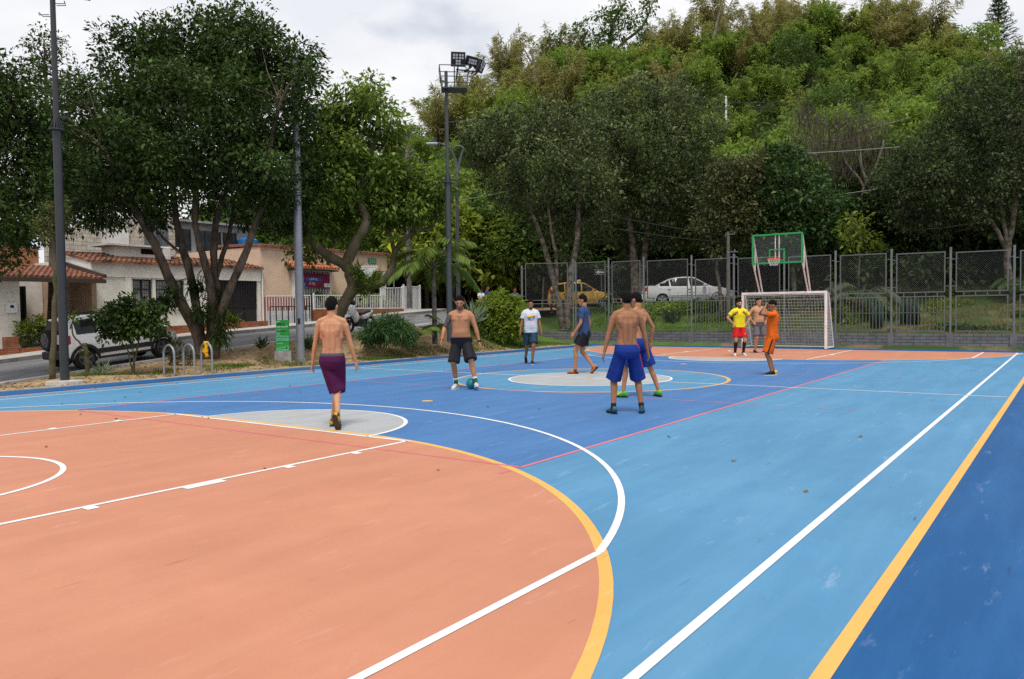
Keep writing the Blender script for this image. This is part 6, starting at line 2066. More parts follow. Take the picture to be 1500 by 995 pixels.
# araucaria
Dk = 112.0
b_ = at(1462, 75, Dk)
t = thing("conifer", "conifer with tiered drooping branches against the sky at the top right", "tree", b_)
topv = at(1462, -6, Dk)
mb = MB(); mb.tube([b_ - Vector((0, 0, 2)), Vector((b_.x, b_.y, topv.z))], [.28, .04], 7)
V = []
rng = np.random.default_rng(3)
H_ = topv.z - b_.z
o0 = np.array(tuple(b_))
for k in range(11):
    f = k / 11
    z = b_.z + H_ * (.12 + .86 * f)
    ln = 2.5 * (1 - f) ** .8 + .35
    for j in range(7):
        a = j * 6.283 / 7 + k * .5
        d = Vector((math.cos(a), math.sin(a), 0))
        pts = [Vector((b_.x, b_.y, z)) + d * ln * q + Vector((0, 0, .35 * ln * q * q - .18 * ln * q)) for q in (0, .33, .66, 1)]
        mb.tube(pts, [.06, .05, .04, .02], 4, cap=False)
        n = 26
        q = .15 + .85 * rng.random(n)
        Pp = np.array([tuple(pts[0] + (pts[3] - pts[0]) * float(x)) for x in q]) - o0
        Dd = np.array(tuple(d))[None] * .5 + rng.normal(scale=.5, size=(n, 3)); Dd[:, 2] -= .15
        V.append(leaf_verts(Pp, Dd, np.tile([0, 0, 1.], (n, 1)), np.full(n, .38), np.full(n, .16)))
link_mesh("needles", quads_mesh("needles", np.concatenate(V), LF_blue), t)
mb.build("trunk", M_bark, t)
# ================================================================== VEHICLES
M_tyre = mat("tyre_rubber", (0.018, 0.018, 0.019), 0.85, 0.2)
M_alloy = mat("alloy_rim", (0.36, 0.37, 0.39), 0.35, 0.5, metal=0.6)
M_alloy_d = mat("dark_alloy_rim", (0.10, 0.105, 0.115), 0.4, 0.5, metal=0.4)
M_plast = mat("black_plastic_trim", (0.022, 0.023, 0.025), 0.6, 0.3)
M_carglass = mat("car_glass", (0.010, 0.012, 0.013), 0.08, 0.3)
M_red = mat("tail_light_red", (0.45, 0.012, 0.012), 0.2, 0.5)
M_clear = mat("headlight_clear", (0.55, 0.57, 0.60), 0.12, 0.6)
def paint(name, c):
    m = mat(name, c, 0.28, 0.5)
    b = m.node_tree.nodes["Principled BSDF"]
    b.inputs["Coat Weight"].default_value = 0.6
    b.inputs["Coat Roughness"].default_value = 0.06
    return m

def interp(st_, x, k):
    return float(np.interp(x, [q[0] for q in st_], [q[k] for q in st_]))

def vehicle(label, cat, stt, col, loc, rz, pitch, wheels, wr, windows, wind, rear_w, extras, name="car", rim=None, arch=0.06, group=None):
    """stt: stations (x, low, belt, roof, half width, roof half width) from tail to nose; local x forward."""
    t = thing(name, label, cat, loc, rz)
    t.rotation_euler = (0, pitch, rz)
    mb = MB()
    xs_ = np.linspace(stt[0][0], stt[-1][0], 60)
    vs_, fs_ = [], []
    def section(x):
        lo, be, ro, hw, hr = (interp(stt, x, k) for k in (1, 2, 3, 4, 5))
        top = max(ro, be + 0.02)
        hh = top - be
        mid = lo + (be - lo) * .55
        half = [(hw * .90, lo), (hw * .97, lo + .07), (hw, mid), (hw * .985, be - .06), (hw * .955, be), (hr + (hw * .955 - hr) * .5, be + hh * .45), (hr, be + hh * .86), (hr * .90, be + hh * .97), (hr * .55, top), (0, top + .008)]
        return half
    for x in xs_:
        h = section(x)
        ring = [(x, y, z) for y, z in h] + [(x, -y, z) for y, z in reversed(h[:-1])]
        vs_ += ring
    k = len(vs_) // len(xs_)
    for i in range(len(xs_) - 1):
        for j in range(k - 1):
            fs_.append((i * k + j, i * k + j + 1, (i + 1) * k + j + 1, (i + 1) * k + j))
        fs_.append((i * k + k - 1, i * k, (i + 1) * k, (i + 1) * k + k - 1))
    fs_.append(tuple(range(k))); fs_.append(tuple(reversed(range((len(xs_) - 1) * k, len(xs_) * k))))
    mb.add(vs_, fs_)
    body = mb.build("body", col, t, smooth='auto', local=True)
    def side_y(x, z):
        h = section(x)
        ys = [p[0] for p in h]; zs_ = [p[1] for p in h]
        return float(np.interp(z, zs_, ys))
    for sg in (1, -1):
        for nm, pts, m in windows:
            mb = MB()
            xs2 = np.linspace(min(p[0] for p in pts), max(p[0] for p in pts), 8)
            lowp = [p for p in pts[0:2]]
            up_ = pts[2:]
            top_x = sorted(up_, key=lambda p: p[0])
            lo_x = sorted(lowp, key=lambda p: p[0])
            vv = []
            for x in xs2:
                zl = float(np.interp(x, [p[0] for p in lo_x], [p[1] for p in lo_x]))
                zu = float(np.interp(x, [p[0] for p in top_x], [p[1] for p in top_x]))
                for f in (0, .5, 1):
                    z = zl + (zu - zl) * f
                    vv.append((x, sg * (side_y(x, z) + .006), z))
            ff = []
            for i in range(7):
                for j in range(2):
                    ff.append((i * 3 + j, i * 3 + j + 1, (i + 1) * 3 + j + 1, (i + 1) * 3 + j))
            mb.add(vv, ff)
            o = mb.build(nm, m, t, local=True)
            s_ = o.modifiers.new("thick", 'SOLIDIFY'); s_.thickness = .004
    for nm, (xa, za, xb, zb, wa, wb) in (("windscreen", wind), ("rear_window", rear_w)):
        mb = MB()
        d = Vector((xb - xa, 0, zb - za)).normalized()
        n = Vector((-d.z, 0, d.x))
        if n.z < 0: n = -n
        vv = []
        for f in np.linspace(0, 1, 5):
            for g in np.linspace(-1, 1, 5):
                x, z = xa + (xb - xa) * f, za + (zb - za) * f
                w = wa + (wb - wa) * f
                p = Vector((x, g * w, z)) + n * .012
                vv.append(tuple(p))
        ff = [(i * 5 + j, i * 5 + j + 1, (i + 1) * 5 + j + 1, (i + 1) * 5 + j) for i in range(4) for j in range(4)]
        mb.add(vv, ff)
        o = mb.build(nm, M_carglass, t, local=True)
        s_ = o.modifiers.new("thick", 'SOLIDIFY'); s_.thickness = .02
    for (wx, hw) in wheels:
        for sg in (1, -1):
            mb = MB()
            yo = sg * hw
            mb.tube([(wx, yo - sg * .24, wr), (wx, yo - sg * .03, wr), (wx, yo + sg * .004, wr)], [wr * .97, wr, wr * .93], 28, side=(0, 0, 1))
            w = mb.build("wheel", M_tyre, t, local=True, smooth='auto')
            rb = MB()
            rb.tube([(wx, yo + sg * .0045, wr), (wx, yo + sg * .010, wr)], [wr * .66, wr * .62], 24, side=(0, 0, 1))
            r1 = rb.build("rim_dish", M_plast, w, local=True)
            sp = MB()
            for q in range(5):
                a = q * 2 * math.pi / 5 + .3
                c, s_ = math.cos(a), math.sin(a)
                for off in (-.18, .18):
                    a2 = a + off
                    sp.obox((wx + math.cos(a2) * wr * .34, yo + sg * .018, wr + math.sin(a2) * wr * .34), (math.cos(a) * wr * .29, 0, math.sin(a) * wr * .29), (-s_ * wr * .055, 0, c * wr * .055), (0, .006, 0))
            sp.tube([(wx, yo + sg * .011, wr), (wx, yo + sg * .027, wr)], [wr * .14, wr * .12], 14, side=(0, 0, 1))
            rg = [(wx + wr * .645 * math.cos(a), yo + sg * .016, wr + wr * .645 * math.sin(a)) for a in np.linspace(0, 6.2832, 29)]
            sp.tube(rg, wr * .035, 6, cap=False)
            sp.build("rim", rim or M_alloy, w, local=True)
            ar = MB()
            n = 22
            ro_, ri_ = wr + arch + .045, wr + .015
            vv = []
            for q in range(n + 1):
                a = math.pi * (-.06 + 1.12 * q / n)
                for rr_ in (ri_, ro_):
                    zz = wr + rr_ * math.sin(a)
                    xx = wx + rr_ * math.cos(a)
                    yy = side_y(xx, max(zz, interp(stt, xx, 1))) + .008
                    vv.append((xx, sg * yy, max(zz, interp(stt, xx, 1) - .02)))
            ff = [(2 * q, 2 * q + 1, 2 * q + 3, 2 * q + 2) for q in range(n)]
            ar.add(vv, ff)
            o = ar.build("wheel_arch", M_plast if arch > .04 else col, t, local=True)
            s_ = o.modifiers.new("thick", 'SOLIDIFY'); s_.thickness = .02; s_.offset = 1
            sh = MB()
            vv = [(wx, sg * (hw - .012), wr)]
            for q in range(n + 1):
                a = math.pi * q / n
                xx, zz = wx + (wr + .03) * math.cos(a), wr + (wr + .03) * math.sin(a)
                vv.append((xx, sg * (side_y(xx, max(zz, interp(stt, xx, 1))) + .004), zz))
            sh.add(vv[1:] + [(wx + wr + .03, sg * (side_y(wx + wr + .03, wr) + .004), wr - .12), (wx - wr - .03, sg * (side_y(wx - wr - .03, wr) + .004), wr - .12)], [tuple(range(n + 1)), (0, n, n + 2, n + 1)])
            sh.build("wheel_well", M_void, t, local=True)
    def part(nm, m, fn, parent=None, **kw):
        mb = MB(); fn(mb)
        return mb.build(nm, m, parent or t, local=True, **kw)
    extras(t, part, side_y)
    return t

# ---- white jeep parked along the kerb
P_white = paint("white_car_paint", (0.84, 0.85, 0.86))
J = [(-1.93, .42, .86, .90, .70, .55), (-1.88, .34, .98, 1.10, .76, .62), (-1.80, .32, 1.02, 1.34, .79, .60), (-1.62, .30, 1.03, 1.53, .82, .60), (-1.3, .29, 1.03, 1.61, .83, .61), (-.9, .28, 1.02, 1.65, .835, .61), (-.1, .28, 1.0, 1.63, .835, .61),
     (.35, .28, .99, 1.50, .835, .60), (.95, .28, .98, 1.02, .83, .66), (1.35, .30, .92, .95, .815, .60), (1.70, .32, .80, .83, .77, .52), (1.86, .36, .66, .68, .68, .42), (1.92, .42, .55, .57, .60, .36)]
def jeep_x(t, part, sy):
    sp = (-2.02, .12, .98)
    def spare(mb): mb.tube([(-1.72, .12, .92), (-1.80, .12, .92), (-1.90, .12, .92)], [.31, .33, .30], 28, side=(0, 0, 1))
    s_ = part("spare_wheel", M_tyre, spare, smooth='auto')
    def srim(mb):
        mb.tube([(-1.901, .12, .92), (-1.908, .12, .92)], [.22, .21], 24, side=(0, 0, 1))
        for q in range(5):
            a = q * 1.2566
            c, n = math.cos(a), math.sin(a)
            mb.obox((-1.915, .12 + c * .11, .92 + n * .11), (0, c * .10, n * .10), (0, -n * .03, c * .03), (.006, 0, 0))
    part("spare_rim", M_alloy_d, srim, s_)
    for sg in (1, -1):
        part("tail_light", M_red, lambda mb: mb.obox((-1.64, sg * .745, .92), (.055, 0, 0), (0, .055, 0), (0, 0, .13)), bevel=.03)
        part("headlight", M_clear, lambda mb: mb.obox((1.70, sg * .64, .72), (.13, 0, -.03), (-.03, sg * .1, 0), (0, 0, .075)), bevel=.03)
        part("roof_rail", M_plast, lambda mb: mb.tube([(-1.35, sg * .56, 1.54), (-1.25, sg * .56, 1.63), (-.2, sg * .57, 1.64), (.1, sg * .56, 1.56)], .022, 6))
        part("side_moulding", M_plast, lambda mb: mb.obox((.02, sg * .838, .50), (.86, 0, 0), (0, .014, 0), (0, 0, .075)), bevel=.01)
        part("door_mirror", P_white, lambda mb: mb.obox((.55, sg * .95, 1.06), (.07, 0, 0), (0, .1, 0), (0, 0, .075)), bevel=.03)
        for xx in (-.62, .42):
            part("door_handle", P_white, lambda mb: mb.obox((xx - .18, sg * .846, .88), (.09, 0, 0), (0, .016, 0), (0, 0, .018)), bevel=.008)
        for xx in (-.72, .16, .92):
            part("door_seam", M_plast, lambda mb: mb.obox((xx, sg * .833, .68), (.005, 0, 0), (0, .004, 0), (0, 0, .30)))
    part("rear_bumper", M_plast, lambda mb: mb.obox((-1.68, 0, .44), (.09, 0, 0), (0, .72, 0), (0, 0, .12)), bevel=.04)
    part("front_bumper", M_plast, lambda mb: mb.obox((1.86, 0, .42), (.09, 0, 0), (0, .62, 0), (0, 0, .10)), bevel=.04)
    part("tailgate_panel", M_plast, lambda mb: mb.obox((-1.69, 0, .68), (.02, 0, 0), (0, .55, 0), (0, 0, .12)), bevel=.02)
    part("roof_spoiler", P_white, lambda mb: mb.obox((-1.44, 0, 1.50), (.10, 0, 0.01), (0, .56, 0), (0, 0, .02)), bevel=.015)
    part("sill", M_plast, lambda mb: mb.obox((0, 0, .30), (.85, 0, 0), (0, .80, 0), (0, 0, .04)), bevel=.02)
J = [((-1.22 + (q[0] + 1.22) * .68) if q[0] < -1.22 else q[0],) + (q[1], q[2] * .985, q[3] * .965) + q[4:] for q in J]
xj, yj = -2.72, 15.72
vehicle("white SUV with black trim and a spare wheel on its tailgate", "car", J, P_white, (xj, yj, zs(xj) + .03), math.radians(1.0), -math.atan(.088), [(-1.22, .815), (1.25, .815)], .325,
        [("side_window", [(-1.40, 1.05), (-.80, 1.05), (-1.36, 1.44), (-1.30, 1.47), (-.80, 1.49)], M_carglass), ("side_window", [(-.70, 1.05), (.12, 1.04), (-.70, 1.49), (.0, 1.48), (.12, 1.46)], M_carglass), ("side_window", [(.20, 1.04), (.78, 1.03), (.20, 1.46), (.30, 1.42), (.78, 1.08)], M_carglass)],
        (.90, 1.03, .38, 1.42, .68, .54), (-1.67, 1.08, -1.59, 1.45, .58, .50), jeep_x, name="parked_car", rim=M_alloy_d)

# ---- yellow taxi (hatchback) and silver sedan on the cross road
P_taxi = paint("taxi_yellow", (0.85, 0.47, 0.035))
T = [(-1.80, .40, .70, .74, .60, .45), (-1.76, .30, .85, .92, .70, .55), (-1.66, .24, .92, 1.20, .755, .56), (-1.45, .22, .93, 1.42, .79, .55), (-.8, .22, .91, 1.50, .80, .565), (-.1, .22, .90, 1.50, .80, .565), (.25, .22, .90, 1.42, .80, .55),
     (1.0, .22, .91, .94, .79, .62), (1.35, .24, .84, .87, .76, .56), (1.62, .28, .70, .73, .70, .48), (1.74, .34, .56, .58, .60, .4), (1.78, .42, .50, .52, .54, .36)]
def taxi_x(t, part, sy):
    for sg in (1, -1):
        part("tail_light", M_red, lambda mb: mb.obox((-1.66, sg * .70, .98), (.06, 0, .03), (0, .05, 0), (-.02, 0, .14)), bevel=.03)
        part("headlight", M_clear, lambda mb: mb.obox((1.44, sg * .66, .74), (.2, 0, -.06), (-.04, sg * .07, 0), (0, 0, .06)), bevel=.03)
        part("door_mirror", P_taxi, lambda mb: mb.obox((.62, sg * .90, .98), (.06, 0, 0), (0, .09, 0), (0, 0, .065)), bevel=.03)
        part("door_plate", M_white, lambda mb: mb.obox((-.72, sg * .806, .66), (.19, 0, 0), (0, .006, 0), (0, 0, .13)))
        for xx in (-.86, .06, .86):
            part("door_seam", M_plast, lambda mb: mb.obox((xx, sg * .798, .60), (.005, 0, 0), (0, .004, 0), (0, 0, .28)))
        for xx in (-.70, .26):
            part("door_handle", M_plast, lambda mb: mb.obox((xx - .18, sg * .806, .83), (.08, 0, 0), (0, .012, 0), (0, 0, .016)))
    part("roof_sign", M_ink, lambda mb: mb.obox((-.05, 0, 1.56), (.09, 0, 0), (0, .22, 0), (0, 0, .055)), bevel=.02)
    part("front_bumper", P_taxi, lambda mb: mb.obox((1.72, 0, .40), (.09, 0, 0), (0, .58, 0), (0, 0, .12)), bevel=.05)
    part("sill", M_plast, lambda mb: mb.obox((0, 0, .25), (.85, 0, 0), (0, .76, 0), (0, 0, .04)), bevel=.02)
    rt_ = Matrix(((1, 0, 0, 0), (0, 0, -1, 0), (0, 1, 0, 0), (0, 0, 0, 1)))
    def word(body, x, z, size, m):
        o = text("lettering", body, size, (x, -.812, z), rt_, m, None, depth=.002)
        o.parent = t
        ORG[o.name] = ORG[t.name]
    word("XTS", -.72, .66, .15, M_black)
    word("8179", -.62, .40, .17, mat("green_decal", (.01, .22, .08), .6))
s_, t_ = 43.4, 101 / 1150 * 43.4
p = st(s_, t_)
RZ_ROAD = math.atan2(-0.8127, 0.5827)
vehicle("yellow taxi hatchback standing behind the left fence bays", "taxi", T, P_taxi, (p.x, p.y, zroad(t_) + .03), RZ_ROAD, -.018, [(-1.14, .775), (1.16, .775)], .285,
        [("side_window", [(-1.40, .97), (-.92, .96), (-1.32, 1.30), (-1.2, 1.36), (-.92, 1.40)], M_carglass), ("side_window", [(-.84, .96), (-.02, .95), (-.84, 1.40), (-.3, 1.41), (-.02, 1.40)], M_carglass), ("side_window", [(.06, .95), (.80, .95), (.06, 1.40), (.2, 1.36), (.80, .99)], M_carglass)],
        (.96, .96, .27, 1.40, .66, .50), (-1.70, .97, -1.48, 1.36, .56, .47), taxi_x, name="taxi", arch=.02)
P_silver = paint("silver_car_paint", (0.62, 0.63, 0.63))
S = [(-2.30, .42, .72, .76, .62, .48), (-2.24, .30, .92, .96, .74, .6), (-2.05, .24, 1.0, 1.04, .82, .64), (-1.65, .22, .98, 1.04, .86, .62), (-1.05, .20, .95, 1.32, .87, .58), (-.55, .20, .94, 1.44, .87, .575), (0.0, .20, .93, 1.46, .87, .575), (.35, .20, .92, 1.41, .87, .565),
     (1.15, .20, .92, .95, .87, .68), (1.6, .22, .87, .90, .85, .62), (2.0, .26, .76, .79, .79, .54), (2.2, .32, .62, .65, .70, .45), (2.30, .40, .52, .54, .60, .38)]
def sedan_x(t, part, sy):
    for sg in (1, -1):
        part("tail_light", M_red, lambda mb: mb.obox((-2.18, sg * .73, .86), (.09, 0, 0), (0, .07, 0), (0, 0, .10)), bevel=.03)
        part("headlight", M_clear, lambda mb: mb.obox((1.98, sg * .68, .68), (.2, 0, -.05), (-.05, sg * .09, 0), (0, 0, .065)), bevel=.03)
        part("door_mirror", P_silver, lambda mb: mb.obox((.72, sg * .97, 1.0), (.08, 0, 0), (0, .09, 0), (0, 0, .07)), bevel=.03)
        part("side_moulding", P_silver, lambda mb: mb.obox((0, sg * .872, .55), (.95, 0, 0), (0, .012, 0), (0, 0, .03)), bevel=.01)
        for xx in (-1.0, -.02, .98):
            part("door_seam", M_plast, lambda mb: mb.obox((xx, sg * .868, .62), (.005, 0, 0), (0, .004, 0), (0, 0, .30)))
        for xx in (-.82, .20):
            part("door_handle", P_silver, lambda mb: mb.obox((xx - .2, sg * .874, .84), (.09, 0, 0), (0, .014, 0), (0, 0, .018)), bevel=.008)
    part("front_bumper", P_silver, lambda mb: mb.obox((2.22, 0, .42), (.10, 0, 0), (0, .66, 0), (0, 0, .13)), bevel=.05)
    part("rear_bumper", P_silver, lambda mb: mb.obox((-2.24, 0, .48), (.10, 0, 0), (0, .70, 0), (0, 0, .14)), bevel=.05)
    part("sill", M_plast, lambda mb: mb.obox((0, 0, .24), (1.0, 0, 0), (0, .82, 0), (0, 0, .04)), bevel=.02)
s_, t_ = 42.9, 254.5 / 1150 * 42.9
p = st(s_, t_)
vehicle("silver grey sedan parked behind the fence above the hedge", "car", S, P_silver, (p.x, p.y, zroad(t_) + .03), RZ_ROAD + .04, -.012, [(-1.36, .845), (1.36, .845)], .315,
        [("side_window", [(-1.45, .99), (-.98, .98), (-1.2, 1.14), (-1.05, 1.26), (-.98, 1.28)], M_carglass), ("side_window", [(-.92, .98), (-.06, .97), (-.92, 1.30), (-.5, 1.375), (-.06, 1.385)], M_carglass), ("side_window", [(.02, .97), (.95, .96), (.02, 1.385), (.3, 1.35), (.95, 1.0)], M_carglass)],
        (1.10, .97, .38, 1.39, .72, .52), (-1.66, 1.06, -1.02, 1.34, .60, .50), sedan_x, name="parked_car", arch=.02).scale = (1.09, 1.09, 1.09)

# ---- motorcycle behind the feathery bush
a, b = at(514, 494, 31.6), at(540, 486, 32.5)
a.z = zs(a.x) + .02; b.z = zs(b.x) + .02
hd = Vector((a.x - b.x, a.y - b.y, 0)).normalized()
mid = (a + b) / 2
moto = thing("motorcycle", "white and black motorcycle parked in front of the red brick railing base", "motorcycle", (mid.x, mid.y, mid.z), math.atan2(hd.y, hd.x))
def mpart(nm, m, fn, parent=None, **kw):
    mb = MB(); fn(mb)
    return mb.build(nm, m, parent or moto, local=True, **kw)
for xx in (.66, -.64):
    w = mpart("wheel", M_tyre, lambda mb: mb.tube([(xx + .29 * math.cos(q), 0, .30 + .29 * math.sin(q)) for q in np.linspace(0, 6.2832, 25)], .055, 8, cap=False), smooth=True)
    mpart("rim", M_alloy_d, lambda mb: [mb.tube([(xx, 0, .30), (xx + .25 * math.cos(q), 0, .30 + .25 * math.sin(q))], .018, 5) for q in np.arange(0, 6.2, 1.047)] + [mb.tube([(xx, -.05, .3), (xx, .05, .3)], .06, 10)], w)
M_wp = paint("white_fairing", (.70, .71, .72))
mpart("front_fairing", M_wp, lambda mb: mb.ball((.46, 0, .88), .20, .19, .30, 14, 10, rot=Matrix.Rotation(-.35, 3, 'Y')), smooth=True)
mpart("windshield", M_carglass, lambda mb: mb.ball((.42, 0, 1.16), .10, .15, .16, 12, 8, rot=Matrix.Rotation(-.5, 3, 'Y')), smooth=True)
mpart("headlight", M_clear, lambda mb: mb.ball((.63, 0, .88), .05, .09, .07), smooth=True)
mpart("leg_shield", M_wp, lambda mb: mb.ball((.30, 0, .62), .16, .22, .26, 14, 10), smooth=True)
mpart("front_mudguard", M_wp, lambda mb: mb.tube([(.66 + .36 * math.cos(q), 0, .30 + .36 * math.sin(q)) for q in np.linspace(.3, 2.5, 9)], .07, 6), smooth=True)
mpart("fork", M_plast, lambda mb: [mb.tube([(.66, sg * .09, .30), (.46, sg * .09, .85)], .026, 6) for sg in (1, -1)])
mpart("engine", M_plast, lambda mb: mb.obox((.02, 0, .38), (.26, 0, 0), (0, .15, 0), (0, 0, .16)), bevel=.06)
mpart("seat", mat("seat_vinyl", (.02, .02, .022), .5, .4), lambda mb: mb.tube([(.16, 0, .76), (-.1, 0, .74), (-.4, 0, .82), (-.62, 0, .86)], [.10, .13, .13, .08], 10, flat=.6, side=(0, 1, 0)), smooth=True)
mpart("tail_fairing", M_wp, lambda mb: mb.tube([(-.05, 0, .60), (-.4, 0, .68), (-.75, 0, .84)], [.14, .15, .07], 10), smooth=True)
mpart("tail_light", M_red, lambda mb: mb.ball((-.80, 0, .82), .04, .07, .04))
mpart("handlebar", M_plast, lambda mb: mb.tube([(.30, .36, 1.06), (.38, .2, 1.04), (.40, 0, 1.0), (.38, -.2, 1.04), (.30, -.36, 1.06)], .02, 6))
for sg in (1, -1):
    mpart("mirror", M_plast, lambda mb: [mb.tube([(.34, sg * .28, 1.05), (.36, sg * .36, 1.28)], .012, 5), mb.ball((.36, sg * .40, 1.32), .03, .07, .05)])
mpart("kick_stand", M_plast, lambda mb: mb.tube([(-.05, .1, .25), (-.1, .26, .0)], .018, 5))
# ================================================================== PEOPLE AND BALL
def remesh(name, mb, voxel, smooth_it, mats=None, parent=None, local=True):
    me = bpy.data.meshes.new(name)
    me.from_pydata(mb.v, [], mb.f)
    bm = bmesh.new(); bm.from_mesh(me); bmesh.ops.recalc_face_normals(bm, faces=bm.faces); bm.to_mesh(me); bm.free()
    tmp = bpy.data.objects.new(name + "_tmp", me)
    COL.objects.link(tmp)
    r = tmp.modifiers.new("r", 'REMESH'); r.mode = 'VOXEL'; r.voxel_size = voxel; r.adaptivity = 0.0
    s = tmp.modifiers.new("s", 'SMOOTH'); s.iterations = smooth_it; s.factor = 0.5
    dg = bpy.context.evaluated_depsgraph_get()
    out = bpy.data.meshes.new_from_object(tmp.evaluated_get(dg))
    bpy.data.objects.remove(tmp)
    out.name = name
    out.materials.clear()
    out.polygons.foreach_set("use_smooth", [True] * len(out.polygons))
    return out

def ik(a, c, l1, l2, pole):
    a, c, pole = Vector(a), Vector(c), Vector(pole)
    d = c - a
    L_ = min(d.length, (l1 + l2) * .999)
    if d.length > L_:
        c = a + d.normalized() * L_
        d = c - a
    x = (l1 * l1 - l2 * l2 + L_ * L_) / (2 * L_)
    h = math.sqrt(max(0, l1 * l1 - x * x))
    u = d.normalized()
    pv = (pole - u * pole.dot(u))
    pv = pv.normalized() if pv.length > 1e-6 else Vector((0, 1, 0))
    return a + u * x + pv * h, c

def seg(mb, pts, rs, n=12, flat=1.0, side=None):
    """Limb with rounded ends."""
    P_ = [Vector(p) for p in pts]
    a = (P_[0] - P_[1]).normalized(); b = (P_[-1] - P_[-2]).normalized()
    pts2 = [P_[0] + a * rs[0] * .95, P_[0] + a * rs[0] * .6] + P_ + [P_[-1] + b * rs[-1] * .6, P_[-1] + b * rs[-1] * .95]
    rs2 = [rs[0] * .2, rs[0] * .78] + list(rs) + [rs[-1] * .78, rs[-1] * .2]
    mb.tube(pts2, rs2, n, side=side, flat=flat)

SKIN = {}
def skin(name, c):
    return mat("skin_" + name, c, 0.55, 0.22, color2=tuple(x * .84 for x in c), scale=7, bump=.12, bscale=60, lo=.35, hi=.65)
SK_tan, SK_brown, SK_light = skin("tan", (.45, .205, .105)), skin("brown", (.34, .150, .076)), skin("light", (.52, .265, .150))
M_hair = mat("black_hair", (.008, .007, .006), .8, .12, bump=.9, bscale=120)
M_lip = mat("lips", (.30, .11, .085), .5)
M_eye = mat("eye_dark", (.012, .010, .009), .35)
M_beard = mat("beard_shadow", (.09, .055, .038), .8, .15)
M_stub = mat("stubble", (.17, .085, .055), .7, .2)
M_blackcloth = mat("black_cloth", (.013, .014, .018), .75, .2, bump=.3, bscale=25)

def cloth(name, c, var=.2):
    return mat("cloth_" + name, c, .78, .2, var=var, scale=5, bump=.8, bscale=11, lo=.35, hi=.65)

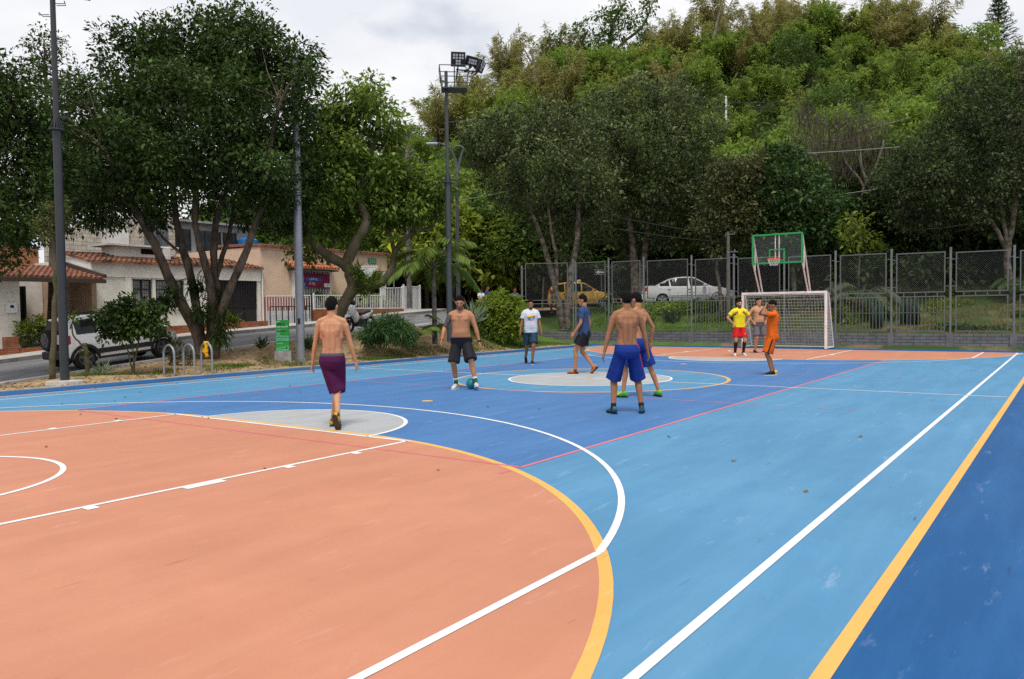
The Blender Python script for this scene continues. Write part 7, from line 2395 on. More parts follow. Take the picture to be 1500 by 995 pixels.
def person(label, foot, head_to, h, P_, loc_z=0.004, group=None):
    """foot: world xy of the figure's origin; head_to: heading angle (radians, the way the body faces); h: height in metres."""
    t = thing("person", label, "person", (foot[0], foot[1], loc_z), head_to - math.pi / 2)
    k = h / 1.75
    t.scale = (k, k, k)
    g = P_.get
    skinm = g('skin', SK_tan)
    lean, slean, tw = g('lean', 0.02), g('slean', 0.0), g('twist', 0.0)
    pel = Vector((g('px', 0.0), g('py', 0.0), g('pz', 0.93)))
    belly = g('belly', 0.0); bulk = g('bulk', 1.0)
    def T(x, y, z):
        """A point of the upright trunk moved by lean, side lean and twist."""
        q = max(0.0, z - .93)
        f = min(1.0, q / .5)
        c, s = math.cos(tw * f), math.sin(tw * f)
        x, y = x * c - y * s, x * s + y * c
        return Vector((pel.x + x + slean * q, pel.y + y + lean * q, pel.z + (z - .93) - .25 * (lean ** 2 + slean ** 2) * q))
    body = MB()
    secs = [(.80, .10, .08, 0.0), (.86, .155, .108, -.012), (.93, .168, .118, -.015), (1.0, .152, .104, -.004), (1.08, .136, .096, .0), (1.16, .142, .101, .002), (1.25, .160, .112, .004), (1.33, .174, .117, .002), (1.40, .172, .105, -.008), (1.45, .13, .078, -.015), (1.485, .07, .06, -.012)]
    def trunk_ring(mb, ss, grow=0.0, n=24, zlo=None, fold=0.0, seed=0):
        vs_, fs_ = [], []
        for i, (z, w, d, yo) in enumerate(ss):
            bl = belly * math.exp(-((z - 1.06) / .13) ** 2)
            for j in range(n):
                a = 2 * math.pi * j / n
                cw, sw = math.cos(a), math.sin(a)
                ex = (abs(cw) ** .85) * (1 if cw >= 0 else -1); ey = (abs(sw) ** .85) * (1 if sw >= 0 else -1)
                fo = 1 + fold * math.sin(5 * a + seed + i * .9)
                x = (w * bulk + grow) * ex * fo + bl * .45 * ex
                y = (d * bulk + grow) * ey * fo + yo + (bl if sw > 0 else 0) * max(0, sw)
                vs_.append(T(x, y, z))
        m = len(ss)
        for i in range(m - 1):
            for j in range(n):
                fs_.append((i * n + j, i * n + (j + 1) % n, (i + 1) * n + (j + 1) % n, (i + 1) * n + j))
        fs_.append(tuple(reversed(range(n)))); fs_.append(tuple(range((m - 1) * n, m * n)))
        mb.add(vs_, fs_)
    trunk_ring(body, secs)
    # chest, shoulder blades, back muscles
    for sg in (-1, 1):
        seg(body, [T(sg * .035, -.085 * bulk, 1.0), T(sg * .038, -.088 * bulk, 1.15), T(sg * .036, -.098 * bulk, 1.30), T(sg * .03, -.075, 1.42)], [.034, .038, .036, .02], 10)
        seg(body, [T(sg * .085, -.072 * bulk, 1.26), T(sg * .098, -.076 * bulk, 1.32), T(sg * .11, -.072 * bulk, 1.39)], [.034, .044, .036], 10)
        seg(body, [T(sg * .04, .085 * bulk, 1.315), T(sg * .11, .078 * bulk, 1.33)], [.05, .052], 10, flat=.7)
        seg(body, [T(sg * .03, -.02, 1.49), T(sg * .16, -.012, 1.435)], [.045, .05], 10)
        seg(body, [T(sg * .10, -.05, 1.36), T(sg * .135, -.03, 1.22)], [.05, .03], 10)
    # head
    hy, hp = g('head_yaw', 0.0), g('head_pitch', 0.0)
    nb = T(0, -.012, 1.46)
    hc = T(0, .015, 1.46) + Vector((g('hx', 0), g('hyo', 0.0) + lean * .1, .178))
    HM = Matrix.Rotation(hy + tw, 3, 'Z') @ Matrix.Rotation(hp, 3, 'X') @ Matrix.Rotation(g('head_roll', 0.0), 3, 'Y')
    def Hd(x, y, z): return hc + HM @ Vector((x, y, z))
    seg(body, [nb + Vector((0, 0, -.02)), Hd(0, -.025, -.07)], [.062, .056], 14)
    body.ball(Hd(0, -.008, .022), .076, .094, .098, 18, 14, rot=HM)
    body.ball(Hd(0, .022, -.045), .058, .066, .072, 16, 12, rot=HM)
    seg(body, [Hd(-.02, .062, -.092), Hd(.02, .062, -.092)], [.024, .024], 8)
    seg(body, [Hd(0, .085, .018), Hd(0, .103, -.022)], [.011, .015], 8)
    seg(body, [Hd(-.034, .077, .034), Hd(.034, .077, .034)], [.016, .016], 8)
    seg(body, [Hd(-.02, .080, -.058), Hd(.02, .080, -.058)], [.012, .012], 8)
    for sg in (-1, 1):
        body.ball(Hd(sg * .078, -.012, -.002), .012, .022, .033, 8, 8, rot=HM)
    # legs
    joints = {}
    thigh, shin = .43, .425
    for sd, sg in (('L', -1), ('R', 1)):
        hip = T(sg * .088, -.005, .90)
        ank = Vector(g('ank' + sd, (sg * .11, 0, .085)))
        fy = g('foot' + sd, (0.0, 0.0))            # yaw, pitch (toe down positive)
        pole = Vector((math.sin(-fy[0]) * .6 + sg * g('knee_out', .08), 1, 0))
        kn, an = ik(hip, ank, thigh, shin, pole)
        joints['hip' + sd], joints['kn' + sd], joints['an' + sd] = hip, kn, an
        lb = g('legs', 1.0)
        ax = (an - kn).normalized()
        bk = (Vector((0, -1, 0)) - ax * Vector((0, -1, 0)).dot(ax)).normalized()
        if fy[0]: bk = (Matrix.Rotation(fy[0], 3, 'Z') @ Vector((0, -1, 0)))
        seg(body, [hip + Vector((0, 0, -.02)), hip.lerp(kn, .35), hip.lerp(kn, .75), kn], [.092 * lb, .083 * lb, .062 * lb, .054 * lb], 14)
        seg(body, [kn, kn.lerp(an, .28) + bk * .018, kn.lerp(an, .55) + bk * .008, an], [.051 * lb, .054 * lb, .044 * lb, .033], 12)
        fm = Matrix.Rotation(fy[0], 3, 'Z') @ Matrix.Rotation(-fy[1], 3, 'X')
        seg(body, [an + fm @ Vector((0, -.03, -.045)), an + fm @ Vector((0, .07, -.05)), an + fm @ Vector((0, .14, -.062))], [.03, .034, .022], 10)
        joints['fm' + sd] = fm
    # arms and hands
    for sd, sg in (('L', -1), ('R', 1)):
        sh = T(sg * .178 * (.5 + bulk * .5), -.012, 1.425)
        wr = Vector(g('wr' + sd, (sg * .27, .04, .89)))
        pole = Vector(g('elb' + sd, (sg * .5, -1, 0)))
        el, w = ik(sh, wr, .29, .255, pole)
        joints['sh' + sd], joints['el' + sd], joints['wr' + sd] = sh, el, w
        ab = g('arms', 1.0)
        seg(body, [sh + Vector((-sg * .02, 0, .0)), sh.lerp(el, .18), sh.lerp(el, .5), sh.lerp(el, .85), el], [.052 * ab, .053 * ab, .045 * ab, .037 * ab, .035 * ab], 12)
        seg(body, [el, el.lerp(w, .3), el.lerp(w, .7), w], [.035 * ab, .038 * ab, .029, .0235], 12)
        hd = Vector(g('hand' + sd, tuple((w - el).normalized()))).normalized()
        nn = Vector(g('palm' + sd, (-sg, 0, 0)))
        nn = (nn - hd * nn.dot(hd)).normalized()
        s_ = hd.cross(nn)
        th_s = s_ if s_.y > 0 else -s_          # thumb towards the front of the body
        if 'thumb' + sd in P_:
            v_ = Vector(P_['thumb' + sd]); th_s = s_ if s_.dot(v_) > 0 else -s_
        seg(body, [w - hd * .01, w + hd * .035, w + hd * .085], [.024, .034, .038], 10, flat=.52, side=tuple(s_))
        cl = g('curl', .45)
        for q, (o, ln) in enumerate(((.030, .068), (.010, .078), (-.010, .073), (-.029, .056))):
            a = w + hd * .088 + th_s * o
            d1 = (hd + nn * cl * .6).normalized(); d2 = (hd + nn * cl * 1.6).normalized()
            seg(body, [a, a + d1 * ln * .5, a + d1 * ln * .5 + d2 * ln * .5], [.0098, .0092, .0075], 7)
        a = w + hd * .03 + th_s * .03
        dth = (hd * .7 + th_s * .65 + nn * .35).normalized()
        seg(body, [a, a + dth * .04, a + (dth + hd * .4).normalized() * .068], [.0125, .011, .0085], 7)
    bm_ = remesh("body", body, g('voxel', .0072), 6)
    # face and markings: separate material on the skin itself
    mats_ = [skinm, M_eye, M_lip, M_stub if g('beard') == 'stubble' else M_beard] + ([g('tattoo')] if g('tattoo') else [])
    for m in mats_: bm_.materials.append(m)
    n = len(bm_.polygons)
    cen = np.empty(n * 3); bm_.polygons.foreach_get("center", cen); cen = cen.reshape(-1, 3)
    mi = np.zeros(n, np.int32)
    rel = (cen - np.array(tuple(hc))) @ np.array(HM)          # into head space
    X, Y, Z_ = rel[:, 0], rel[:, 1], rel[:, 2]
    if g('beard'):
        bl_ = g('beard')
        jaw = (Y > -.01) & (Z_ < -.035 - .25 * np.maximum(0, .05 - np.abs(X)) * 0) & (Z_ > -.13) & (np.abs(X) < .08) & (Y > .0)
        if bl_ == 'goatee': jaw &= (np.abs(X) < .03) & (Z_ < -.07)
        jaw &= ~((np.abs(X) < .024) & (np.abs(Z_ + .058) < .012) & (Y > .075))
        mi[jaw] = 3
    for sg in (-1, 1):
        mi[((X - sg * .031) / .012) ** 2 + ((Z_ - .012) / .006) ** 2 + ((Y - .08) / .035) ** 2 < 1] = 1
        mi[((X - sg * .033) / .021) ** 2 + ((Z_ - .043) / .004) ** 2 + ((Y - .085) / .035) ** 2 < 1] = 3
    mi[((X) / .023) ** 2 + ((Z_ + .058) / .009) ** 2 + ((Y - .09) / .03) ** 2 < 1] = 2
    if not P_.get('shirt'):
        for sg in (-1, 1):
            q = T(sg * .095, .125 * bulk, 1.305)
            mi[((cen - np.array(tuple(q))) ** 2).sum(1) < .018 ** 2] = 2
        q = T(0, .11 * bulk + belly, 1.045)
        mi[((cen - np.array(tuple(q))) ** 2).sum(1) < .014 ** 2] = 3
    if g('tattoo'):
        a, b = np.array(tuple(joints['shR'])), np.array(tuple(joints['elR']))
        ab_ = b - a
        f = ((cen - a) @ ab_) / (ab_ @ ab_)
        dist = np.linalg.norm(cen - (a + f[:, None] * ab_), axis=1)
        mi[(f > .08) & (f < .98) & (dist < .075) & (cen[:, 0] > min(a[0], b[0]) - .03)] = 4
    bm_.polygons.foreach_set("material_index", mi)
    bo = link_mesh("body", bm_, t)
    # hair
    hb = MB()
    hb.ball(Hd(0, -.013, .027), .0795, .0975, .1005, 36, 26, rot=HM)
    kind = g('hair', 'short')
    rel_v = []
    rr_ = random.Random(int(h * 1000) + len(label))
    for vtx in hb.v:
        q = HM.inverted() @ (Vector(vtx) - hc)
        x, y, z = q
        line = (.070 - .25 * abs(x)) if y > .035 else (.062 - (.035 - y) * 1.3)          # hairline falls towards the nape
        if y < -.05: line = -.062
        if abs(x) > .05 and -.04 < y < .03: line = max(min(line, .02), -.01 if y > .0 else .022)
        if kind == 'fade' : line = max(line, .035 if y > -.02 else .0)
        if z > line:
            top = 1.0 + (.13 if kind != 'fade' else .16) * max(0, min(1, (z - .035) / .06)) * (1.0 if y > -.03 else .75) + rr_.uniform(-.03, .045)
            q = Vector((x, y, z)) * top
            if kind == 'tuft' and y > .02 and z > .09: q.z += .02
        else:
            q = Vector((x * .90, y * .90, z * .94 - .002))
        rel_v.append(tuple(hc + HM @ q))
    hb.v = rel_v
    hb.build("hair", M_hair, t, smooth=True, local=True)
    # shorts
    sh_m = g('shorts', M_blackcloth)
    if sh_m:
        mb = MB()
        wz = g('waist_z', 1.0)
        trunk_ring(mb, [(.79, .13, .10, -.01), (.84, .165, .118, -.014), (.90, .178, .128, -.016), (.95, .172, .122, -.014), (wz, .160, .112, -.004)], .010, zlo=.8)
        hem = g('hem', .92)
        flare = g('flare', 1.0)
        for sd, sg in (('L', -1), ('R', 1)):
            hip, kn, an = joints['hip' + sd], joints['kn' + sd], joints['an' + sd]
            def along(f): return hip.lerp(kn, f) if f <= 1 else kn.lerp(an, (f - 1))
            pts, vs_, fs_ = [], [], []
            N_ = 20
            rows = 9
            axis_ = (kn - hip).normalized()
            sdv = (Vector((1, 0, 0)) - axis_ * axis_.x).normalized()
            fwv = sdv.cross(axis_)
            for i in range(rows):
                f = -.06 + (hem + .06) * i / (rows - 1)
                c = along(max(0, f)) + (Vector((0, 0, .03)) if f < 0 else Vector())
                c = c + Vector((0, 0, -.015 * i / rows))
                r = (.094 + .018 * i / (rows - 1) * flare)
                for j in range(N_):
                    a = 2 * math.pi * j / N_
                    fo = 1 + (.085 * i / rows) * math.sin(4 * a + sg + i * .3) + .05 * (i / rows) * math.sin(7 * a + 2 * sg + i * .2)
                    vs_.append(c + sdv * (r * math.cos(a) * fo) + fwv * (r * 1.08 * math.sin(a) * fo))
            for i in range(rows - 1):
                for j in range(N_):
                    fs_.append((i * N_ + j, i * N_ + (j + 1) % N_, (i + 1) * N_ + (j + 1) % N_, (i + 1) * N_ + j))
            fs_.append(tuple(range(N_))); fs_.append(tuple(reversed(range((rows - 1) * N_, rows * N_))))
            mb.add(vs_, fs_)
        me = remesh("shorts", mb, .0095, 3)
        sm = [sh_m] + [q for q in (g('stripe'), g('band')) if q]
        for m in sm: me.materials.append(m)
        n = len(me.polygons)
        cen = np.empty(n * 3); me.polygons.foreach_get("center", cen); cen = cen.reshape(-1, 3)
        mi = np.zeros(n, np.int32)
        if g('stripe'):
            for sg in g('stripe_sides', (-1, 1)):
                sd = 'L' if sg < 0 else 'R'
                hip, kn = np.array(tuple(joints['hip' + sd])), np.array(tuple(joints['kn' + sd]))
                f = np.clip((cen[:, 2] - hip[2]) / (kn[2] - hip[2] + 1e-6), -.3, 1.2)
                axp = hip + f[:, None] * (kn - hip)
                dd = cen - axp
                mi[(dd[:, 0] * sg > .055) & (np.abs(dd[:, 1] - g('stripe_y', 0.0)) < g('stripe_w', .022))] = 1
        if g('band'):
            mi[cen[:, 2] > T(0, 0, wz).z - g('band_h', .03)] = len(sm) - 1
        me.polygons.foreach_set("material_index", mi)
        so = link_mesh("shorts", me, t)
        if g('number'):
            q = joints['hip' + g('number_side', 'L')].lerp(joints['kn' + g('number_side', 'L')], .5) + Vector((0, .150, 0))
            o = text("number", g('number'), .085, tuple(q), Matrix.Rotation(math.pi, 4, 'Z') @ Matrix.Rotation(math.pi / 2, 4, 'X'), M_ink, None, depth=.004)
            o.parent = so
    # shirt
    if g('shirt'):
        mb = MB()
        lo = g('shirt_lo', .86)
        ss = [(lo, .172, .122, -.008), (.93, .172, .120, -.01), (1.0, .166, .113, -.004), (1.08, .158, .108, .0), (1.16, .160, .109, .002), (1.25, .170, .116, .004), (1.33, .178, .121, .002), (1.40, .176, .110, -.008), (1.452, .135, .085, -.015), (1.487, .075, .068, -.012)]
        ss = [q for q in ss if q[0] >= lo]
        trunk_ring(mb, ss, g('loose', .016), fold=.035, seed=len(label))
        for sg in (-1, 1):
            seg(mb, [T(sg * .085, -.085 * bulk, 1.27), T(sg * .10, -.088 * bulk, 1.38)], [.048, .046], 10)
            seg(mb, [T(sg * .03, -.02, 1.49), T(sg * .16, -.012, 1.44)], [.05, .056], 10)
        for sd, sg in (('L', -1), ('R', 1)):
            sh, el = joints['sh' + sd], joints['el' + sd]
            fl = g('sleeve', .62)
            mb.tube([sh + Vector((-sg * .03, 0, .01)), sh.lerp(el, .12), sh.lerp(el, .35), sh.lerp(el, fl)], [.062, .068, .068, .074], 14)
        me = remesh("shirt", mb, .0095, 3)
        sm = [g('shirt')] + list(g('shirt_mats', []))
        for m in sm: me.materials.append(m)
        if g('shirt_paint'):
            n = len(me.polygons)
            cen = np.empty(n * 3); me.polygons.foreach_get("center", cen); cen = cen.reshape(-1, 3)
            me.polygons.foreach_set("material_index", g('shirt_paint')(cen, T, joints).astype(np.int32))
        link_mesh("shirt", me, t)
    # socks, shoes
    sk = g('socks')
    for sd, sg in (('L', -1), ('R', 1)):
        kn, an, fm = joints['kn' + sd], joints['an' + sd], joints['fm' + sd]
        if sk:
            hgt = g('sock_h', .3)
            top = an.lerp(kn, hgt)
            ax = (an - kn).normalized()
            bk = Matrix.Rotation(g('foot' + sd, (0, 0))[0], 3, 'Z') @ Vector((0, -1, 0))
            mb = MB()
            if hgt > .5:
                mb.tube([top + bk * .014, an.lerp(kn, hgt * .7) + bk * .017, an.lerp(kn, .35) + bk * .007, an + ax * .03], [.057, .060, .046, .040], 14)
            else:
                mb.tube([top, an.lerp(kn, hgt * .5), an + ax * .03], [.041, .040, .039], 14)
            so = mb.build("sock", sk, t, smooth='auto', local=True)
            if g('sock_top'):
                mb = MB(); mb.tube([top - ax * .001, top + ax * .03], [.046, .045], 14); mb.build("sock_band", g('sock_top'), so, smooth='auto', local=True)
        mb = MB()
        sh = [(-.072, .026, .032, -.040), (-.05, .037, .050, -.026), (.0, .038, .056, -.024), (.05, .039, .044, -.038), (.11, .044, .032, -.052), (.155, .038, .022, -.062), (.178, .018, .011, -.070)]
        N_ = 14
        vs_, fs_ = [], []
        for (y, w, hh, zc) in sh:
            for j in range(N_):
                a = 2 * math.pi * j / N_
                z = zc + hh * math.sin(a)
                z = max(z, -.076)
                vs_.append(an + fm @ Vector((w * math.cos(a), y, z)))
        m = len(sh)
        for i in range(m - 1):
            for j in range(N_):
                fs_.append((i * N_ + j, i * N_ + (j + 1) % N_, (i + 1) * N_ + (j + 1) % N_, (i + 1) * N_ + j))
        fs_.append(tuple(reversed(range(N_)))); fs_.append(tuple(range((m - 1) * N_, m * N_)))
        mb.add(vs_, fs_)
        so = mb.build("shoe", g('shoe' + sd, g('shoe', M_blackcloth)), t, smooth=True, local=True)
        mb = MB()
        ol = [(-.076, .022), (-.06, .034), (0, .036), (.06, .039), (.115, .046), (.158, .038), (.184, .016)]
        poly = [(w, y) for y, w in ol] + [(-w, y) for y, w in reversed(ol)]
        n = len(poly)
        vs_ = [an + fm @ Vector((x, y, -.0765)) for x, y in poly] + [an + fm @ Vector((x, y, -.089)) for x, y in poly]
        mb.add(vs_, [tuple(range(n)), tuple(reversed(range(n, 2 * n)))] + [(i, (i + 1) % n, n + (i + 1) % n, n + i) for i in range(n)])
        mb.build("sole", g('sole', M_ink), so, local=True)
    if g('acc'): g('acc')(t, T, joints, Hd)
    return t

def gxy(u, v):
    r = ray(u, v)
    k = (0.01 - CAM_P.z) / r.z
    q = CAM_P + r * k
    return q.x, q.y, k

HEAD_AWAY = YAW                      # walking straight away from the camera
HEAD_CAM = YAW + math.pi             # facing the camera
HEAD_L = YAW + math.pi / 2           # facing left in the photograph

def place(u, vf, vh):
    """Ground spot under picture point (u, vf) and the height that reaches vh."""
    x, y, d = gxy(u, vf)
    return (x, y), (vf - vh) / FPX * d

# 1 purple shorts, walking away
(f, h) = place(489, 625, 437)
person("shirtless player in purple shorts walking away on the grey half circle", f, HEAD_AWAY - .12, h, dict(
    skin=SK_light, lean=.03, bulk=.95, legs=.92, arms=.9, shorts=cloth("purple", (.062, .006, .055)), stripe=mat("hot_pink", (.62, .03, .16), .7), stripe_sides=(-1,), stripe_w=.02, band=mat("grey_waistband", (.06, .06, .075), .8), band_h=.035, waist_z=1.01, hem=1.0, flare=.9,
    ankL=(.15, -.26, .19), footL=(-.1, 1.05), ankR=(-.05, .10, .088), footR=(.1, 0), knee_out=.02,
    wrL=(-.30, .05, .87), wrR=(.29, .10, .88), elbL=(-.7, -1, 0), elbR=(.7, -1, 0), head_yaw=-.15, twist=.06,
    shoe=mat("dark_trainer", (.03, .028, .03), .6, color2=(.55, .33, .03), scale=9, lo=.40, hi=.46), sole=mat("dark_sole", (.05, .042, .035), .7)))
# 2 shirtless man with the ball
(f, h) = place(679, 569, 435)
def acc2(t, T, J, Hd):
    mb = MB(); w = J['wrR']; e = J['elR']; d = (w - e).normalized()
    mb.tube([w - d * .012, w + d * .012], .031, 12); mb.build("wristband", mat("red_band", (.55, .03, .05), .6), t, local=True)
    mb = MB(); w = J['wrL']; e = J['elL']; d = (w - e).normalized()
    mb.tube([w - d * .016, w + d * .016], .033, 12); mb.obox(w + Vector((-.03, 0, 0)), (.008, 0, 0), (0, .018, 0), (0, 0, .018)); mb.build("watch", M_blackcloth, t, local=True)
    mb = MB()
    pts = [T(.072 * math.cos(a), .02 + (.085 if math.sin(a) > 0 else .06) * math.sin(a), 1.462 - .085 * max(0, math.sin(a))) + Vector((0, .028 * max(0, math.sin(a)), 0)) for a in np.linspace(0, 6.2832, 25)]
    mb.tube(pts, .004, 5, cap=False); mb.ball(T(0, .145, 1.36), .012, .006, .014); mb.build("necklace", M_steel, t, local=True)
person("bare chested man in black shorts with his foot behind the teal ball", f, HEAD_CAM - .1, h, dict(
    skin=SK_tan, belly=.06, bulk=1.10, arms=1.15, legs=1.05, lean=.07, shorts=M_blackcloth, stripe=mat("lime_piping", (.35, .5, .02), .7), stripe_sides=(1,), stripe_w=.010, hem=.92, flare=1.5, waist_z=.985,
    ankR=(.145, -.02, .088), footR=(-.25, 0), ankL=(-.27, .20, .12), footL=(.25, -.25), knee_out=.15, px=.03, head_pitch=-.26, head_yaw=.05, hyo=.03, beard='stubble', hair='tuft',
    wrR=(.36, .22, .95), elbR=(.8, -.8, 0), wrL=(-.33, .06, .90), elbL=(-1, -.7, 0), tattoo=mat("tattooed_skin", (.13, .085, .065), .5, .3, color2=(.05, .04, .04), scale=30, lo=.4, hi=.55),
    socks=mat("green_sock", (.01, .12, .055), .8), sock_h=.30, sock_top=M_ink, shoe=mat("white_trainer", (.60, .57, .52), .6, var=.2), sole=M_ink, acc=acc2))
# 3 white tee
(f, h) = place(778, 533, 440)
M_tee = cloth("white_tee", (.60, .61, .66), .14)
def paint3(c, T, J):
    q = np.array(tuple(T(0, .13, 1.29)))
    x, z = -(c[:, 0] - q[0]), c[:, 2] - q[2]
    front = c[:, 1] > q[1] - .07
    m = np.zeros(len(c))
    zz = z - .22 * x
    a = front & (np.abs(x) < .115)
    m[a & (zz > .012) & (zz < .05)] = 1
    m[a & (zz > -.012) & (zz <= .012)] = 2
    m[front & (np.abs(x) < .095) & (zz > -.075) & (zz <= -.012)] = 3
    m[front & (np.abs(x - .02) < .035) & (zz > -.06) & (zz <= -.02)] = 4
    m[front & (np.abs(x + .005) < .045) & (zz > -.10) & (zz <= -.082)] = 2
    return m
person("man in a white tee with a yellow and red print stepping toward the court", f, HEAD_CAM + .1, h, dict(
    skin=SK_brown, shirt=M_tee, shirt_mats=[mat("print_yellow", (.75, .52, .02), .7), mat("print_red", (.45, .02, .03), .7), mat("print_teal", (.05, .20, .30), .7), mat("print_pale_blue", (.25, .48, .60), .7)], shirt_paint=paint3,
    shorts=cloth("dark_teal", (.018, .045, .075)), hem=.80, flare=1.3, shirt_lo=.86, beard='goatee', hair='fade', belly=.02,
    ankR=(.10, -.38, .16), footR=(0, .7), ankL=(-.02, .10, .088), footL=(-.05, 0), knee_out=.02, wrL=(-.29, .06, .87), wrR=(.30, .03, .86), elbL=(-.7, -1, 0), elbR=(.7, -1, 0), shoe=M_blackcloth))
# 4 navy tee, walking left
(f, h) = place(856, 547, 433)
person("man in a navy tee and black shorts walking left across the grey circle", f, HEAD_L - .35, h, dict(
    skin=SK_tan, shirt=cloth("navy_tee", (.030, .065, .155), .25), shorts=M_blackcloth, hem=.60, flare=1.2, shirt_lo=.87, hair='short', lean=.02, head_pitch=-.18, legs=1.02,
    ankL=(-.08, .19, .088), footL=(0.1, 0), ankR=(.09, -.19, .15), footR=(0, .75), wrL=(-.22, .16, .93), wrR=(.24, -.02, .90), elbL=(-.3, -1, 0), elbR=(.3, -1, 0),
    shoe=mat("orange_boot", (.52, .15, .04), .5, color2=(.02, .02, .02), scale=11, lo=.49, hi=.53), sole=M_blackcloth))
# 5 blue shorts back
(f, h) = place(919, 605, 428)
person("shirtless player in royal blue shorts seen from behind with feet apart", f, HEAD_AWAY + .03, h, dict(
    skin=SK_brown, bulk=1.0, legs=.98, shorts=cloth("royal_blue", (.008, .034, .22)), stripe=mat("red_stripe", (.42, .015, .05), .7), stripe_sides=(1,), stripe_w=.014, stripe_y=-.045, hem=.99, flare=1.05, waist_z=1.0,
    ankL=(-.20, 0, .088), footL=(.35, 0), ankR=(.21, .02, .088), footR=(-.25, 0), knee_out=.1, wrL=(-.33, .0, .88), wrR=(.32, .06, .86), elbL=(-1, -.8, 0), elbR=(1, -.8, 0), head_yaw=.12, head_pitch=-.08, lean=.03,
    socks=M_blackcloth, sock_h=.14, shoe=mat("teal_boot", (.02, .16, .20), .5, color2=(.02, .02, .03), scale=14), sole=M_blackcloth))
# 6 blue shorts behind him
(f, h) = place(936, 581, 430)
person("second shirtless player in blue shorts and green boots, half hidden behind the first", f, HEAD_AWAY + .75, h, dict(
    skin=SK_tan, bulk=.95, legs=.92, shorts=MATS["cloth_royal_blue"], stripe=mat("yellow_stripe", (.60, .60, .03), .7), stripe_sides=(1,), stripe_w=.018, hem=.88, flare=1.4, lean=.05, head_pitch=-.2,
    ankL=(-.22, .16, .088), footL=(.5, 0), ankR=(.27, -.22, .088), footR=(-.5, 0), knee_out=.12, wrL=(-.25, .08, .88), wrR=(.32, -.02, .93), elbR=(.8, -1, 0),
    shoe=mat("green_boot", (.06, .34, .05), .5, color2=(.35, .45, .03), scale=12, lo=.45, hi=.5), sole=M_blackcloth))
# 7 yellow shirt, hands on hips
(f, h) = place(1083, 521, 440)
def paint7(c, T, J):
    m = np.zeros(len(c))
    for sg, sd in ((-1, 'L'), (1, 'R')):
        a = np.array(tuple(T(sg * .145, .10, 1.36)))
        d = c - a
        hit = (c[:, 1] > a[1] - .09) & (np.abs(d[:, 2] + d[:, 0] * sg * .9 + .02) < .045 + .02 * np.sin(d[:, 0] * 160)) & (np.abs(d[:, 0]) < .06)
        m[hit] = 1
        m[hit & (np.abs(d[:, 2] + d[:, 0] * sg * .9) < .016)] = 2
    q = np.array(tuple(T(-.07, .12, 1.36)))
    m[(((c - q) ** 2).sum(1) < .026 ** 2)] = 2
    return m
person("man in a yellow football shirt, red shorts and black socks with hands on hips", f, HEAD_CAM + .08, h, dict(
    skin=SK_light, shirt=cloth("yellow_shirt", (.78, .66, .02), .12), shirt_mats=[mat("navy_flash", (.02, .025, .09), .7), mat("red_flash", (.45, .02, .04), .7)], shirt_paint=paint7, shirt_lo=.90, sleeve=.66, bulk=1.02,
    shorts=cloth("red_shorts", (.55, .012, .015)), hem=.72, flare=1.3, number="1", number_side='L', hair='fade', beard='full', arms=.95,
    ankL=(-.13, 0, .088), footL=(.15, 0), ankR=(.14, 0, .088), footR=(-.35, 0), socks=M_blackcloth, sock_h=.92, wrL=(-.215, .05, 1.02), wrR=(.215, .05, 1.02), elbL=(-1, -.25, 0), elbR=(1, -.25, 0),
    handL=(.55, .35, -.75), handR=(-.55, .35, -.75), palmL=(.3, -1, 0), palmR=(-.3, -1, 0), shoe=MATS["white_trainer"]))
# 8 shirtless, grey shorts
(f, h) = place(1111, 517, 436)
person("bare chested stout man in grey shorts standing before the goal", f, HEAD_CAM + .25, h * .985, dict(
    skin=SK_light, belly=.06, bulk=1.10, arms=1.05, legs=1.02, shorts=cloth("grey_shorts", (.13, .125, .14)), hem=.82, flare=1.2, hair='short', head_yaw=.0,
    ankL=(-.20, .02, .088), footL=(.25, 0), ankR=(.13, 0, .088), footR=(-.15, 0), wrL=(-.23, .07, 1.0), wrR=(.23, .06, 1.0), elbL=(-1, -.25, 0), elbR=(1, -.3, 0),
    handL=(.55, .35, -.75), handR=(-.55, .35, -.75), palmL=(.3, -1, 0), palmR=(-.3, -1, 0), shoe=M_blackcloth))
# 9 orange kit, hands to the forehead
(f, h) = place(1131, 549, 441)
person("player in an orange kit seen side on with both hands at his forehead", f, HEAD_L - .18, h, dict(
    skin=SK_brown, shirt=cloth("orange_shirt", (.72, .12, .005), .12), shirt_lo=.84, shorts=cloth("orange_shorts", (.66, .11, .006), .12), stripe=M_blackcloth, stripe_sides=(-1, 1), stripe_w=.020, hem=.88, flare=1.2, hair='fade', legs=.92, lean=-.04,
    ankL=(-.09, .02, .088), footL=(.1, 0), ankR=(.09, -.06, .088), footR=(-.1, 0), head_pitch=-.25, wrL=(-.075, .165, 1.62), wrR=(.075, .16, 1.61), elbL=(-.7, .6, -.6), elbR=(.7, .5, -.6), handL=(.45, -.3, .6), handR=(-.45, -.3, .6), palmL=(.2, -1, -.2), palmR=(-.2, -1, -.2), curl=.7,
    sleeve=.6, shoeL=M_blackcloth, shoeR=mat("yellow_boot", (.70, .48, .03), .5, var=.2), shoe=M_blackcloth, sole=M_ink))
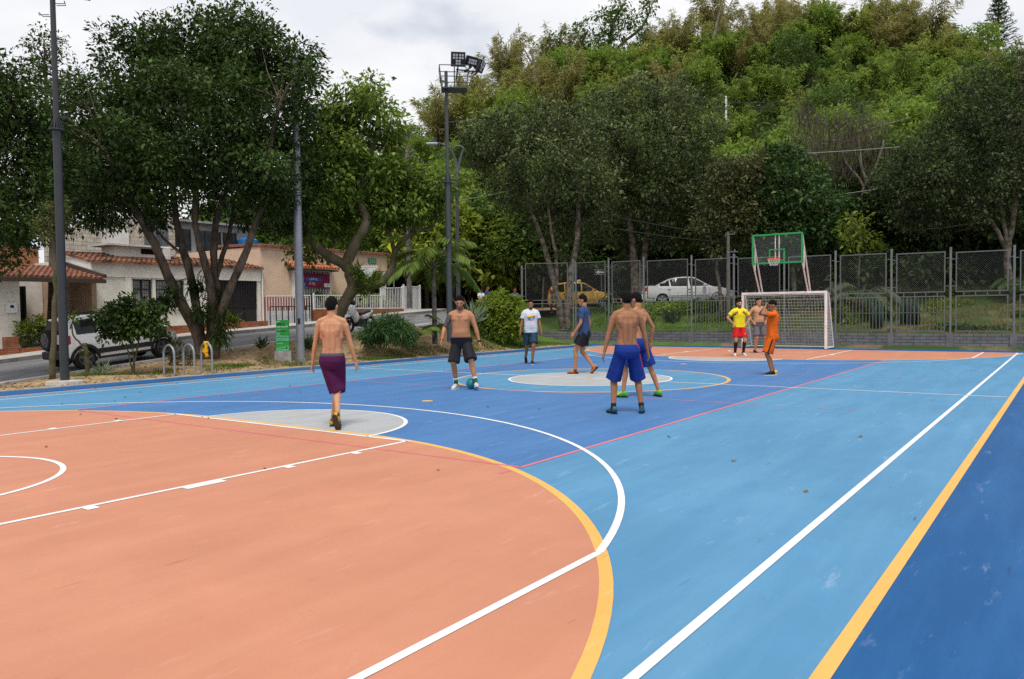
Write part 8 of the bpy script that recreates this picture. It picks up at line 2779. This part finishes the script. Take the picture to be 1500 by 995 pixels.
# far passers-by beyond the round bush
def far_person(label, u, vf, vh, d, head, P_):
    p = at(u, vf, d)
    P_['voxel'] = .011
    person(label, (p.x, p.y), head, (vf - vh) / FPX * d, P_, loc_z=p.z)
M_cap = mat("dark_cap", (.02, .02, .03), .7)
def cap_acc(m):
    def f(t, T, J, Hd):
        mb = MB(); c = Hd(0, -.01, .055); mb.ball(c, .088, .104, .065, 16, 10); mb.obox(Hd(0, .12, .058), (.06, 0, 0), (0, .05, -.01), (0, 0, .006)); mb.build("cap", m, t, smooth='auto', local=True)
    return f
far_person("girl in a white top, cap and dark red trousers standing left of the round bush", 705, 462, 424, 36, HEAD_CAM + .2, dict(skin=SK_tan, shirt=MATS["cloth_white_tee"], shorts=cloth("maroon", (.16, .012, .03)), hem=1.8, flare=.6, bulk=.9, legs=.8, wrL=(.02, .2, 1.08), wrR=(-.02, .2, 1.10), elbL=(-1, .2, -.5), elbR=(1, .2, -.5), shoe=M_ink, acc=cap_acc(M_cap)))
far_person("dark haired woman in navy partly hidden behind the round bush", 714, 466, 419, 37.5, HEAD_L + 2.9, dict(skin=SK_brown, shirt=MATS["cloth_navy_tee"], shorts=M_blackcloth, hem=1.8, flare=.5, bulk=.9, legs=.85))
far_person("passer-by in a red cap mostly hidden behind the round bush", 755, 470, 423, 37.5, HEAD_CAM, dict(skin=SK_tan, shirt=cloth("dull_shirt", (.1, .12, .14)), shorts=M_blackcloth, hem=1.8, flare=.5, bulk=.9, acc=cap_acc(mat("red_cap", (.45, .03, .05), .7))))
far_person("person in a bright blue vest walking behind the left fence bay", 809, 458, 428, 41.3, HEAD_L, dict(skin=SK_brown, shirt=cloth("bright_blue", (.02, .20, .52)), shorts=SK_brown and cloth("brown_trousers", (.10, .05, .03)), hem=1.7, flare=.5, bulk=.95, legs=.9, acc=cap_acc(MATS["red_cap"])))

# ---- the ball
x, y, d = gxy(691, 569.5)
R_ = 0.108
ball = thing("football", "teal football at the bare chested man's foot", "ball", (x, y, R_ + .006))
bm = bmesh.new()
bmesh.ops.create_icosphere(bm, subdivisions=2, radius=R_)
me = bpy.data.meshes.new("ball_cover")
bmesh.ops.subdivide_edges(bm, edges=bm.edges, cuts=2, use_grid_fill=True)
for v_ in bm.verts: v_.co = v_.co.normalized() * R_
bm.to_mesh(me); bm.free()
me.polygons.foreach_set("use_smooth", [True] * len(me.polygons))
me.materials.append(mat("teal_ball", (.008, .22, .27), .45, .4, var=.25, scale=18))
link_mesh("ball_cover", me, ball)
mb = MB()
g_ = (1 + 5 ** .5) / 2
for q in [(0, s1, s2 * g_) for s1 in (1, -1) for s2 in (1, -1)] + [(s1, s2 * g_, 0) for s1 in (1, -1) for s2 in (1, -1)] + [(s2 * g_, 0, s1) for s1 in (1, -1) for s2 in (1, -1)]:
    n = Vector(q).normalized()
    a = n.orthogonal().normalized(); b = n.cross(a)
    ring = [(n * .93 + (a * math.cos(w) + b * math.sin(w)) * .33).normalized() * (R_ + .0015) for w in np.linspace(0, 6.2832, 6)]
    mb.tube(ring, .0028, 4, cap=False)
mb.build("ball_seams", mat("ball_seam", (.004, .09, .12), .6), ball, local=True)

# ---- fallen leaves and scraps on the court
M_leafdry = mat("fallen_leaf", (.26, .17, .07), .8, .2, var=.5, scale=30)
rf = random.Random(21)
spots = [(160, 578), (183, 582), (168, 588), (170, 614), (176, 618), (388, 687), (68, 655), (325, 580), (330, 582), (118, 607), (642, 688), (790, 600), (140, 570), (550, 530), (575, 528), (612, 532), (305, 613), (440, 575), (500, 590), (715, 596), (980, 640), (1075, 675), (1260, 640), (1180, 720), (1340, 760), (240, 600), (90, 592), (205, 575), (260, 562), (425, 566)]
for k, (u, v) in enumerate(spots):
    x, y, d = gxy(u, v)
    w = rf.uniform(.013, .026); a = rf.random() * 6.28
    mb = MB()
    c, s_ = math.cos(a), math.sin(a)
    z0 = .0062
    pts = [(-1.4, 0, .004), (-.4, .55, .016), (.5, .5, .02), (1.4, 0, .008), (.5, -.5, .012), (-.4, -.55, .004)]
    mb.add([(x + w * (px * c - py * s_), y + w * (px * s_ + py * c), z0 + pz) for px, py, pz in pts] + [(x, y, z0 + .002)], [(i, (i + 1) % 6, 6) for i in range(6)])
    o = mb.build("fallen_leaf", M_leafdry)
    tag(o, "small dry fallen leaf lying on the court paint", "leaf", "dry leaves scattered on the court")
